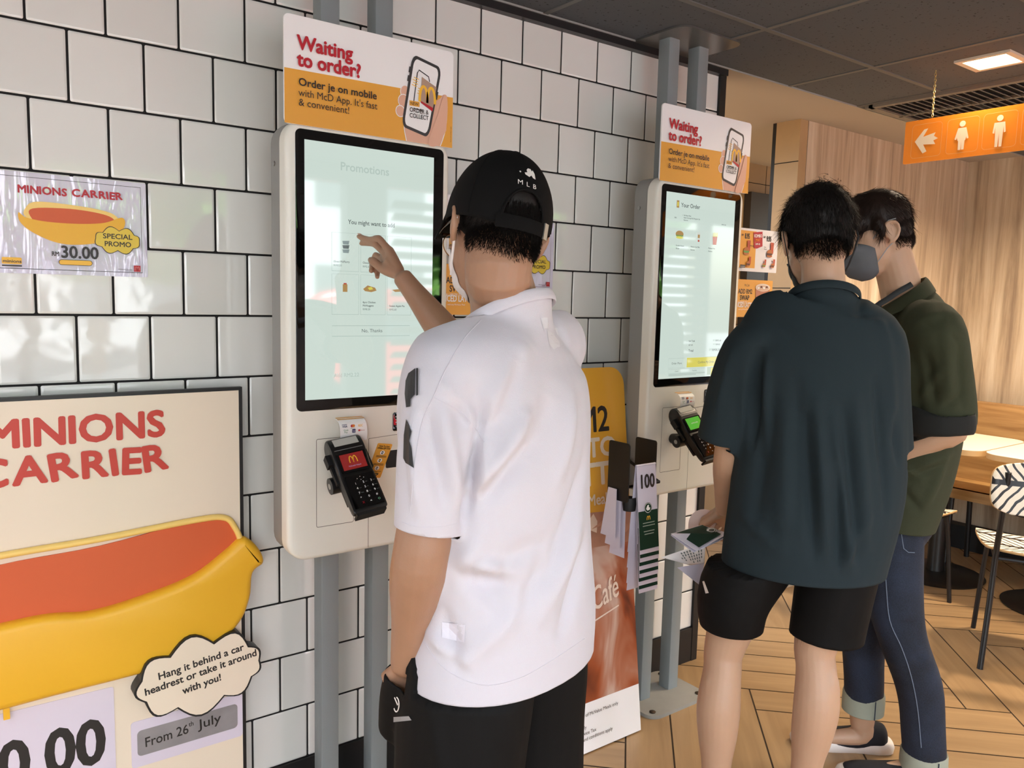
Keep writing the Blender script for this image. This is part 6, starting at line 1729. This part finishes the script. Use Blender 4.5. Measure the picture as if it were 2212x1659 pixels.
    for s_ in (-1, 1):
        m = MB(); m.tube([W(p) for p in [(s_*.062, .040, -.045), (s_*.070, .015, -.030), (s_*.079, .004, .010), (s_*.084, -.008, .032), (s_*.090, -.024, .030), (s_*.090, -.032, .006), (s_*.083, -.022, -.022), (s_*.073, .000, -.055), (s_*.062, .026, -.080)]], [(.0022, .0011)]*9, MK, 6); m.build('ear_loop', None, msk)
    for an, f_ in legs:
        yw = math.degrees(math.atan2(f_.y, f_.x))-90; hp = Vector((an.x, an.y, 0))-f_.normalized()*.045; shoe(root, frame3(yw, 0, 0, hp), mat('dark shoe', (36, 36, 40), .7), PURE)
    return root
man2 = man_teal()

def held_cards():
    # green table card, folded receipt and spare leaves in the hand of the man in teal
    def leaf(name, label, pts, mt, art=None, thick=.001, cat_='table card', group=None):
        P = [AH(*p) for p in pts]; c = sum(P, Vector())/len(P)
        r = thing(name, label, cat_, c, 0, group)
        n = (P[1]-P[0]).cross(P[2]-P[0]).normalized()
        if n.dot(CAM-c) < 0: n = -n
        m = MB(); k = len(P); V = [p-c for p in P]+[p-c-n*thick for p in P]
        m.add(V, [tuple(range(k)), tuple(range(2*k-1, k-1, -1))]+[(i, (i+1) % k, k+(i+1) % k, k+i) for i in range(k)], mt); fixn(m.build('leaf', None, r, 0))
        if art: art(r, P, c, n)
        return r
    def art(r, P, c, n):
        A, B, C_, D = P
        def uvp(u, v, l=1): return A*(1-u)*(1-v)+B*u*(1-v)+C_*u*v+D*(1-u)*v-c+n*.0006*l
        m = MB()
        def quad(u0, v0, u1, v1, mt, l=1): m.add([uvp(u0, v0, l), uvp(u1, v0, l), uvp(u1, v1, l), uvp(u0, v1, l)], [(0, 1, 2, 3)], mt)
        quad(.06, .07, 1.0, .93, GRNC)
        # emblem: ring with a hand
        def disc(u, v, r_, mt, l): m.add([uvp(u+r_*math.cos(a), v+r_*1.25*math.sin(a), l) for a in np.linspace(0, 2*PI, 20, endpoint=False)], [tuple(range(20))], mt)
        disc(.98, .42, .15, PURE, 2); disc(.98, .42, .128, INK, 3); disc(.98, .42, .105, PURE, 4); disc(.98, .44, .07, INK, 5)
        for k, (v0, v1) in enumerate(((.25, .75), (.22, .78), (0, 0), (.28, .75), (.30, .70))):
            if v1: quad(.34+.08*k, v0, .36+.08*k, v1, mat('pale print', (0, 0, 0)), 2)
        quad(.76, .44, .79, .48, GOLD, 2); quad(.76, .50, .79, .54, GOLD, 2)
        fixn(m.build('card_artwork', None, r, 0))
    leaf('table_card', 'green table card held flat in the left hand of the man in teal', [(1449, 1156, 2.10), (1498, 1193, 2.02), (1572, 1160, 2.12), (1516, 1136, 2.22)][0:4], LILC, None)
    r = leaf('table_card', 'green emblem card uppermost in the hand of the man in teal', [(1449, 1153, 2.10), (1505, 1190, 2.02), (1575, 1152, 2.13), (1515, 1134, 2.22)], LILC, None, .0015)
    P = [AH(1454, 1153, 2.098), AH(1512, 1134, 2.215), AH(1560, 1150, 2.13), AH(1502, 1188, 2.025)]
    c = r.location.copy(); n = (P[1]-P[0]).cross(P[3]-P[0]).normalized(); n = n if n.dot(CAM-c) > 0 else -n
    A, B, C_, D = [AH(1449, 1153, 2.10), AH(1505, 1190, 2.02), AH(1560, 1156, 2.11), AH(1515, 1134, 2.22)]
    m = MB()
    def uvp(u, v, l=1): return A*(1-u)*(1-v)+B*(1-u)*v+C_*u*v+D*u*(1-v)-c+n*.0007*l+n*.001
    def quad(u0, v0, u1, v1, mt, l=1): m.add([uvp(u0, v0, l), uvp(u1, v0, l), uvp(u1, v1, l), uvp(u0, v1, l)], [(0, 1, 2, 3)], mt)
    quad(.13, .05, 1.0, .95, GRNC)
    def disc(u, v, r_, mt, l): m.add([uvp(u+r_*math.cos(a), v+r_*1.1*math.sin(a), l) for a in np.linspace(0, 2*PI, 20, endpoint=False)], [tuple(range(20))], mt)
    disc(.93, .55, .17, PURE, 2); disc(.93, .55, .145, INK, 3); disc(.93, .55, .125, PURE, 4); disc(.93, .57, .08, INK, 5)
    for k, (v0, v1) in enumerate(((.28, .74), (.22, .80), (0, 0), (.26, .76), (.32, .68))):
        if v1: quad(.30+.09*k, v0, .325+.09*k, v1, mat('pale print', (0, 0, 0)), 2)
    fixn(m.build('card_artwork', None, r, 0))
    leaf('table_card', 'plain rounded lilac leaf behind the hand of the man in teal', [(1487, 1150, 2.30)]+[(1520+33*math.cos(a), 1133-33*math.sin(a)+(0 if True else 0), 2.30) for a in np.linspace(PI, .15, 12)]+[(1556, 1140, 2.30)], mat('card pinkish', (226, 204, 196), .5))
    # receipt with faint printing, curling
    rc = thing('receipt', 'curling paper receipt hanging below the green card of the man in teal', 'receipt', AH(1490, 1205, 2.12))
    c = rc.location; V = []; F = []; nu, nv = 14, 8
    tl, tr, br, bl = (1432, 1203), (1520, 1168), (1522, 1214), (1466, 1214)
    for j in range(nv+1):
        for i in range(nu+1):
            u, v = i/nu, j/nv
            x = (1-v)*((1-u)*1428+u*1524)+v*((1-u)*1466+u*1522); y = (1-v)*((1-u)*1204+u*1172)+v*((1-u)*1214+u*1216)-14*math.sin(PI*u)*(1-v)*0+6*math.sin(PI*u)*v
            V.append(AH(x, y, 2.12+.03*math.sin(PI*u)+.02*v)-c)
    for j in range(nv):
        for i in range(nu): b_ = j*(nu+1)+i; F.append((b_, b_+1, b_+nu+2, b_+nu+1))
    m = MB(); m.add(V, F, mat('receipt paper', (226, 220, 216), .7)); o = m.build('paper', None, rc, 60); s_ = o.modifiers.new('t', 'SOLIDIFY'); s_.thickness = .0004
    m = MB(); rng = random.Random(4)
    for k in range(9):
        for w_ in range(5):
            u0 = .34+.068*k; v0 = .12+.16*w_; 
            if rng.random() < .25: continue
            def g(u, v):
                x = (1-v)*((1-u)*1428+u*1524)+v*((1-u)*1466+u*1522); y = (1-v)*((1-u)*1204+u*1172)+v*((1-u)*1214+u*1216)+6*math.sin(PI*u)*v
                return AH(x, y, 2.118+.03*math.sin(PI*u)+.02*v)-c
            m.add([g(u0, v0), g(u0+.03, v0), g(u0+.03, v0+.11), g(u0, v0+.11)], [(0, 1, 2, 3)], INKG)
    m.build('receipt_print', None, rc, 0)
    leaf('table_card', 'plain lilac pointed leaf hanging lowest from the hand of the man in teal', [(1463, 1226, 2.14), (1522, 1216, 2.16), (1512, 1264, 2.12)], LILC)
held_cards()

def man_olive():
    root = thing('person', 'person in an olive jacket, jeans and grey face mask behind the man in teal', 'person', (2.13, -.85, 0))
    h = 2.33; base = AH(1968, 1000, h); base.z = 0; root.location = base
    ya = math.radians(40); rb = Vector((math.cos(ya), math.sin(ya), 0)); fb = Vector((-math.sin(ya), math.cos(ya), 0))
    def L(x, y, z): return base+rb*x+fb*y+Vector((0, 0, z))
    Hc = AH(1893, 512, 2.32); H = frame3(54, 16, 4, Hc); W = lambda p: H @ Vector(p)
    mb = MB(); head_parts(mb, H)
    limb(mb, [W((0, -.026, -.02)), W((0, -.030, -.07)), AH(1945, 618, 2.33), AH(1958, 660, 2.33)], [(.052, .055), (.050, .054), (.056, .058), (.08, .065)], rb)
    limb(mb, [AH(1962, 668, h), L(0, 0, 1.32), L(0, .01, 1.2), L(0, 0, 1.02), L(0, 0, .9)], [(.12, .06), (.16, .08), (.15, .09), (.14, .085), (.15, .095)], rb)
    SL = AH(2018, 715, 2.17); EL = AH(2058, 918, 2.13); WL = AH(1940, 985, 2.19)
    limb(mb, [AH(1980, 700, 2.28), SL, SL*.5+EL*.5, EL, EL*.72+WL*.28, EL*.35+WL*.65, WL], [.05, .05, .045, .044, .045, .037, .028])
    d_ = (WL-EL).normalized(); ux = Vector((0, 0, 1)); sx = d_.cross(ux).normalized()
    hand(mb, WL, [[WL+d_*.08+ux*s_, WL+d_*.115+ux*s_-sx*.01, WL+d_*.13+ux*s_-sx*.03, WL+d_*.125+ux*s_-sx*.045] for s_ in (.027, .009, -.009, -.026)], [WL+d_*.03+ux*.022, WL+d_*.055+ux*.042, WL+d_*.08+ux*.05, WL+d_*.1+ux*.048])
    SR = L(.18, .0, 1.33); ER = L(.22, .05, 1.08); WR = L(.08, .24, 1.12)
    limb(mb, [L(.1, 0, 1.34), SR, SR*.5+ER*.5, ER, ER*.6+WR*.4, WR], [.05, .05, .044, .042, .036, .026])
    dr = (WR-ER).normalized(); hand(mb, WR, [[WR+dr*.08+ux*s_, WR+dr*.10+ux*s_-rb*.03, WR+dr*.09+ux*s_-rb*.05, WR+dr*.075+ux*s_-rb*.06] for s_ in (.027, .009, -.009, -.026)], [WR+dr*.03+ux*.02, WR+dr*.05+ux*.04-rb*.01, WR+dr*.07+ux*.045-rb*.03, WR+dr*.08+ux*.04-rb*.045])
    HL = AH(1928, 1130, 2.27); HR = AH(1905, 1130, 2.42)
    lfl = [HL, AH(1930, 1270, 2.25), AH(1950, 1380, 2.22), AH(1984, 1480, 2.22), AH(1994, 1590, 2.235), AH(1996, 1660, 2.25)]
    rfl = [HR, AH(1880, 1270, 2.41), AH(1866, 1390, 2.40), AH(1866, 1490, 2.41), AH(1862, 1560, 2.42)]
    limb(mb, lfl, [.085, .072, .054, .050, .040, .034]); limb(mb, rfl, [.085, .072, .054, .046, .036])
    feet = []
    tf = AZ(1712, 1590, .02); hfp = AZ(1920, 1622, .0); yawR = math.degrees(math.atan2((tf-hfp).y, (tf-hfp).x))-90; fR = (tf-hfp); fR.z = 0; fR.normalize()
    anR = rfl[-1]; limb(mb, [anR, Vector((anR.x, anR.y, .062)), Vector((anR.x, anR.y, .045))+fR*.08, Vector((anR.x, anR.y, .036))+fR*.14], [.034, .030, .022, .016])
    anL = lfl[-1]; fL = Vector((-.70, .71, 0)); limb(mb, [anL, Vector((anL.x, anL.y, .062)), Vector((anL.x, anL.y, .045))+fL*.08, Vector((anL.x, anL.y, .036))+fL*.14], [.034, .030, .022, .016])
    me = union(mb, .0038, 3); body = place(me, 'body', SKIN2, root); eyes(H, root)
    m = MB()
    for s_ in (-1, 1): m.tube([W((s_*.014, .094, .018)), W((s_*.030, .092, .024)), W((s_*.048, .080, .018))], [.0022, .0026, .0012], HAIRB, 6)
    m.build('eyebrow', None, root, loc=-root.location)
    # black T-shirt showing at the throat
    tb = MB(); limb(tb, [AH(1948, 632, h), AH(1956, 668, h), L(0, .01, 1.30), L(0, .015, 1.15)], [(.072, .062), (.11, .078), (.165, .098), (.16, .10)], rb, n=30, caps=(.2, .2))
    me = union(tb, .006, 4); cut(me, AH(1950, 645, h), Vector((0, 0, 1))+fb*.9); tuck(body.data, me, .003)
    TB = mat('black jersey', (16, 16, 18), .8); tshirt = place(me, 't_shirt', TB, root, .002)
    # jacket
    OL = mat('olive twill', (56, 59, 42), .9, spec=.25, bump=.35, bscale=800, noise=.06, nscale=6)
    sh = MB()
    R_ = [((1955, 590), .078, .066), ((1960, 640), .085, .070), ((1966, 662), .12, .082), ((1972, 695), .185, .100), ((1976, 760), .215, .122), ((1975, 880), .205, .130), ((1956, 1000), .200, .126), ((1930, 1090), .196, .118), ((1912, 1140), .194, .116), ((1902, 1175), .194, .116)]
    limb(sh, [AH(p[0], p[1], h) for p, a, b in R_], [(a, b) for p, a, b in R_], rb, n=36, sub=4, caps=(.3, .1))
    limb(sh, [AH(1985, 705, 2.27), SL, SL*.6+EL*.4+fb*-.003, AH(2048, 880, 2.14), AH(2046, 920, 2.14)], [(.08, .08), (.078, .074), (.072, .070), (.072, .060), (.074, .058)], fb, n=26, caps=(.5, 0))
    limb(sh, [L(.1, 0, 1.33), SR, SR*.5+ER*.5, ER], [.08, .078, .070, .066], n=24)
    me = union(sh, .0062, 6)
    bm = bmesh.new(); bm.from_mesh(me); bv = BVHTree.FromBMesh(bm); bm.free()
    def onto(px, py):
        d = ray(px, py).normalized(); hit = bv.ray_cast(CAM, d); return tuple(hit[0]) if hit[0] is not None else tuple(AH(px, py, 2.15))
    F = [(onto(*a), onto(*b), w_, g_*1.8) for a, b, w_, g_ in [((2040, 705), (2052, 870), .014, .006), ((2070, 740), (2078, 880), .010, -.005), ((2000, 760), (2020, 880), .014, -.006), ((2035, 690), (2000, 630), .012, -.004), ((1990, 1010), (2050, 980), .014, .007), ((1960, 1035), (2030, 1000), .012, -.007), ((1950, 1060), (1985, 1100), .012, -.007), ((1985, 1030), (1935, 1000), .012, .007), ((2040, 1000), (2000, 1090), .014, .006), ((1975, 980), (2045, 960), .010, -.006), ((2030, 800), (1990, 860), .012, .005), ((2075, 850), (2040, 880), .010, -.006), ((2000, 700), (2065, 735), .006, -.004)]]
    hemc = AH(1920, 1116, h)
    def torso(c, k=1.12):
        d = c-AH(1968, 930, h); return (d.dot(rb)/.20)**2+(d.dot(fb)/.128)**2 < k
    cut(me, hemc, Vector((0, 0, -1))+fb*.10)
    cut(me, AH(1962, 646, h), Vector((0, 0, 1))+fb*.7)
    # open front below the chest
    cut(me, L(0, .10, 1.2), fb, lambda c: abs((c-base).dot(rb)+.02) < .022 and c.z < 1.42)
    sc = AH(2046, 912, 2.14); cut(me, sc, (0, 0, -1), lambda c: c.z > sc.z-.04 and not torso(c, 1.06) and near(c, sc+Vector((0, 0, .1)), sc-Vector((0, 0, .1)), .095) and (c-base).dot(rb) < -.10)
    ce = SR*.25+ER*.75; cut(me, ce, ER-SR, lambda c: not torso(c) and (c-base).dot(rb) > 0)
    folds(me, F, .004, (7, 7, 3), 12)
    tuck(body.data, me, skip=lambda v: near(v, EL+(WL-EL)*.15, WL, .055)); tuck(tshirt.data, me, .004, out=.03)
    jacket = place(me, 'jacket', OL, root, .003)
    # rolled dark cuff at the elbow
    CF = mat('dark cuff lining', (16, 17, 15), .85)
    c0 = AH(2028, 893, 2.135); c1 = AH(2030, 935, 2.13); mbc = MB()
    U1 = (AH(2090, 915, 2.10)-AH(1966, 893, 2.17)).normalized()
    limb(mbc, [c0+Vector((0, 0, .004)), c0, c0*.5+c1*.5, c1, c1-Vector((0, 0, .002))], [(.070, .058), (.084, .066), (.087, .068), (.083, .065), (.070, .056)], U1, n=30, sub=3, caps=(0, 0))
    me = union(mbc, .005, 3); folds(me, [], .005, (14, 14, 9), 2)
    o = place(me, 'rolled_cuff', CF, root)
    # shirt collar: folded band round the neck with a point in front
    V = []; F = []; n = 30
    cc = AH(1956, 652, h)+fb*.020
    for i in range(n+1):
        a = math.radians(-250)+math.radians(320)*i/n           # from the right front round the back to the left front
        a = -PI/2+(-2.7+5.4*i/n)
        fr = abs(-2.7+5.4*i/n)/2.7
        for j, (r_, z_) in enumerate(((.062, .010), (.064, .034), (.071, .034), (.098+.034*fr**3, -.006-.014*fr**3))):
            ca, sa = math.cos(a), math.sin(a)
            V.append(cc+rb*(r_*ca*1.12)+fb*(r_*sa)+Vector((0, 0, z_-.050*(sa+.2))))
    for i in range(n):
        for j in range(3): b_ = i*4+j; F.append((b_, b_+1, b_+5, b_+4))
    m = MB(); m.add(V, F, OL); o = m.build('collar', None, root, 60, loc=-root.location); s_ = o.modifiers.new('thickness', 'SOLIDIFY'); s_.thickness = .003; sb = o.modifiers.new('round', 'SUBSURF'); sb.levels = sb.render_levels = 1
    # lanyard strap
    m = MB(); P = [cc+rb*(-.060)+fb*(-.02)+Vector((0, 0, .05)), cc+rb*(-.066)+fb*.035+Vector((0, 0, .012)), cc+rb*(-.060)+fb*.085+Vector((0, 0, -.045)), L(-.03, .118, 1.26), L(-.005, .122, 1.12)]
    m.tube(cat(P, 5), [(.008, .0012)]*21, mat('lanyard', (18, 18, 20), .6), 6, None, True, tuple(fb)); m.build('lanyard', None, root, loc=-root.location)
    # jeans
    DN = bpy.data.materials.new('dark blue denim'); DN.use_nodes = True; nt = DN.node_tree; b = nt.nodes['Principled BSDF']; b.inputs['Roughness'].default_value = .85
    tc = nt.nodes.new('ShaderNodeTexCoord'); n1 = nt.nodes.new('ShaderNodeTexNoise'); n1.inputs['Scale'].default_value = 420; n2 = nt.nodes.new('ShaderNodeTexNoise'); n2.inputs['Scale'].default_value = 7
    nt.links.new(tc.outputs['Object'], n1.inputs['Vector']); nt.links.new(tc.outputs['Object'], n2.inputs['Vector'])
    ad = nt.nodes.new('ShaderNodeMath'); ad.operation = 'MULTIPLY_ADD'; ad.inputs[1].default_value = .45; nt.links.new(n1.outputs['Fac'], ad.inputs[0]); sc2 = nt.nodes.new('ShaderNodeMath'); sc2.operation = 'MULTIPLY'; sc2.inputs[1].default_value = .6; nt.links.new(n2.outputs['Fac'], sc2.inputs[0]); nt.links.new(sc2.outputs[0], ad.inputs[2])
    cr = nt.nodes.new('ShaderNodeValToRGB'); e = cr.color_ramp.elements; e[0].position = .38; e[0].color = (*lin((13, 17, 28)), 1); e[1].position = .66; e[1].color = (*lin((36, 46, 66)), 1)
    nt.links.new(ad.outputs[0], cr.inputs[0]); nt.links.new(cr.outputs[0], b.inputs['Base Color'])
    so = MB()
    limb(so, [L(0, 0, .97), L(0, 0, .88), (HL+HR)/2-Vector((0, 0, .02))], [(.14, .10), (.15, .105), (.14, .10)], rb, n=28, caps=(.1, .4))
    limb(so, lfl[:5]+[AH(1996, 1645, 2.245)], [.082, .078, .066, (.064, .060), (.060, .058), (.060, .058)], fb, n=24, caps=(.4, .05))
    limb(so, rfl[:4]+[AH(1866, 1530, 2.415)], [.098, .084, .064, .058, .058], n=24, caps=(.4, .05))
    me = union(so, .006, 4)
    bm = bmesh.new(); bm.from_mesh(me); bv = BVHTree.FromBMesh(bm); bm.free()
    F = [(onto(*a), onto(*b), w_, g_*1.3) for a, b, w_, g_ in [((1905, 1375), (1985, 1400), .012, .005), ((1900, 1400), (1980, 1425), .010, -.005), ((1925, 1430), (2005, 1420), .012, .005), ((1935, 1350), (1975, 1345), .010, -.004), ((1930, 1460), (2010, 1450), .012, -.004), ((1830, 1420), (1900, 1440), .010, .004), ((1960, 1600), (2030, 1590), .010, .004), ((1900, 1180), (1965, 1200), .012, -.004)]]
    folds(me, F, .0035, (10, 10, 6), 21)
    cl = AH(1996, 1628, 2.245); cR = AH(1866, 1500, 2.415)
    cut(me, cl, (0, 0, -1), lambda c: (c-cl).length < .12); cut(me, cR, (0, 0, -1), lambda c: (c-cR).length < .12); cut(me, (0, 0, .95), (0, 0, 1))
    tuck(body.data, me, out=.03); tuck(me, jacket.data, .006, skip=lambda v: v.z < hemc.z-.01, out=.05)
    jeans = place(me, 'jeans', DN, root, .003)
    LC = mat('pale denim turn-up', (152, 156, 140), .9, noise=.1, nscale=40)
    for c_, r_, dz in ((cl, .0635, .052), (cR, .0615, .052)):
        m = MB(); T = Matrix.Translation(c_-root.location)
        m.lathe([(r_-.006, .010), (r_-.001, .012), (r_+.001, .004), (r_+.002, -.02), (r_+.001, -dz), (r_-.003, -dz-.003), (r_-.008, -dz)], (0, 0, 0), LC, 36, T); o = m.build('turn_up', None, root)
        # only the tube wall: drop the end caps
        bm = bmesh.new(); bm.from_mesh(o.data); bmesh.ops.delete(bm, geom=[f for f in bm.faces if len(f.verts) > 4], context='FACES'); bm.to_mesh(o.data); bm.free()
        m = MB(); a = math.atan2(-1, -.55); m.tube([Vector((c_.x+(r_+.003)*math.cos(a), c_.y+(r_+.003)*math.sin(a), c_.z+z)) for z in (.008, -.02, -dz)], .0016, mat('seam navy', (40, 50, 66), .8), 6); m.build('turn_up_seam', None, root, loc=-root.location)
    # side seam of the near leg
    bm = bmesh.new(); bm.from_mesh(jeans.data); bv = BVHTree.FromBMesh(bm); bm.free(); P = []
    for p in cat([(1908, 1175), (1914, 1260), (1922, 1340), (1948, 1400), (1968, 1460), (1982, 1530), (1990, 1615)], 5):
        d = ray(p[0], p[1]).normalized(); hit = bv.ray_cast(CAM, d)
        if hit[0] is not None: P.append(hit[0]-d*.001)
    if len(P) > 3: m = MB(); m.tube(P, .0013, mat('seam pale blue', (110, 122, 140), .8), 5); m.build('side_seam', None, root, loc=-root.location)
    # back pocket outline
    P = []
    for p in [(1945, 1140), (1952, 1185), (1962, 1193), (1976, 1194)]:
        d = ray(*p).normalized(); hit = bv.ray_cast(CAM, d)
        if hit[0] is not None: P.append(hit[0]-d*.001)
    if len(P) > 2: m = MB(); m.tube(P, .0012, mat('seam pale blue', (0, 0, 0)), 5); m.build('pocket_seam', None, root, loc=-root.location)
    NV = mat('navy knit shoe', (20, 22, 30), .85, bump=.4, bscale=500)
    shoe(root, frame3(yawR, 0, 0, Vector((hfp.x, hfp.y, 0))+fR*.01), NV, mat('shoe sole white', (232, 224, 216), .6))
    shoe(root, frame3(math.degrees(math.atan2(fL.y, fL.x))-90, 0, 0, Vector((anL.x, anL.y, 0))-fL*.05), NV, MATS['shoe sole white'])
    # hair, with a fringe over the forehead
    hair_shell(H, root, HAIRB, [((0, -.008, .052), (.083, .098, .082)), ((0, .052, .050), (.072, .056, .052)), ((0, -.044, .005), (.070, .052, .058)), ((0, -.052, -.034), (.048, .030, .034))],
               [([(.070, .020, .035), (.077, .016, .012), (.076, .018, -.002)], [.018, .012, .007]), ([(-.070, .020, .035), (-.077, .016, .012), (-.076, .018, -.002)], [.018, .012, .007]), ([(-.045, .080, .060), (-.040, .098, .040), (-.036, .100, .026)], [.020, .014, .008]), ([(.04, .080, .060), (.036, .098, .040), (.030, .102, .026)], [.020, .014, .008]), ([(0, .085, .06), (0, .105, .042), (0, .108, .028)], [.022, .014, .008])],
               8000, (.016, .036), 17, ok=lambda l: l.z > -.065, flow=lambda l: (l.x*1.5, .9 if l.y > .0 else -.5, -1.0 if l.z < .11 else -.2))
    MG = mat('grey face mask', (92, 94, 98), .75, bump=.2, bscale=600); msk = bpy.data.objects.new('face_mask', None); COL.objects.link(msk); msk.parent = root; msk.location = -root.location; msk.empty_display_size = .03
    fade_hair(body, H, root, HAIRB, lambda x, y: (-.002+.7*(y+.02)) if y > -.02 else -.066+.3*x, 9, zmax=.03, name='cropped_hair')
    mask_shell(H, MG, msk, body, .026, -.112, .006)
    for s_ in (-1, 1):
        m = MB(); m.tube([W(p) for p in [(s_*.064, .040, -.004), (s_*.074, .018, .016), (s_*.084, -.004, .034), (s_*.090, -.022, .034)]], .0013, mat('grey elastic', (150, 152, 156), .7), 6); m.build('ear_loop', None, msk)
        m = MB(); m.tube([W(p) for p in [(s_*.060, .040, -.070), (s_*.072, .012, -.040), (s_*.080, -.010, -.024), (s_*.086, -.024, -.008)]], .0013, MATS['grey elastic'], 6); m.build('ear_loop', None, msk)
    return root
man3 = man_olive()
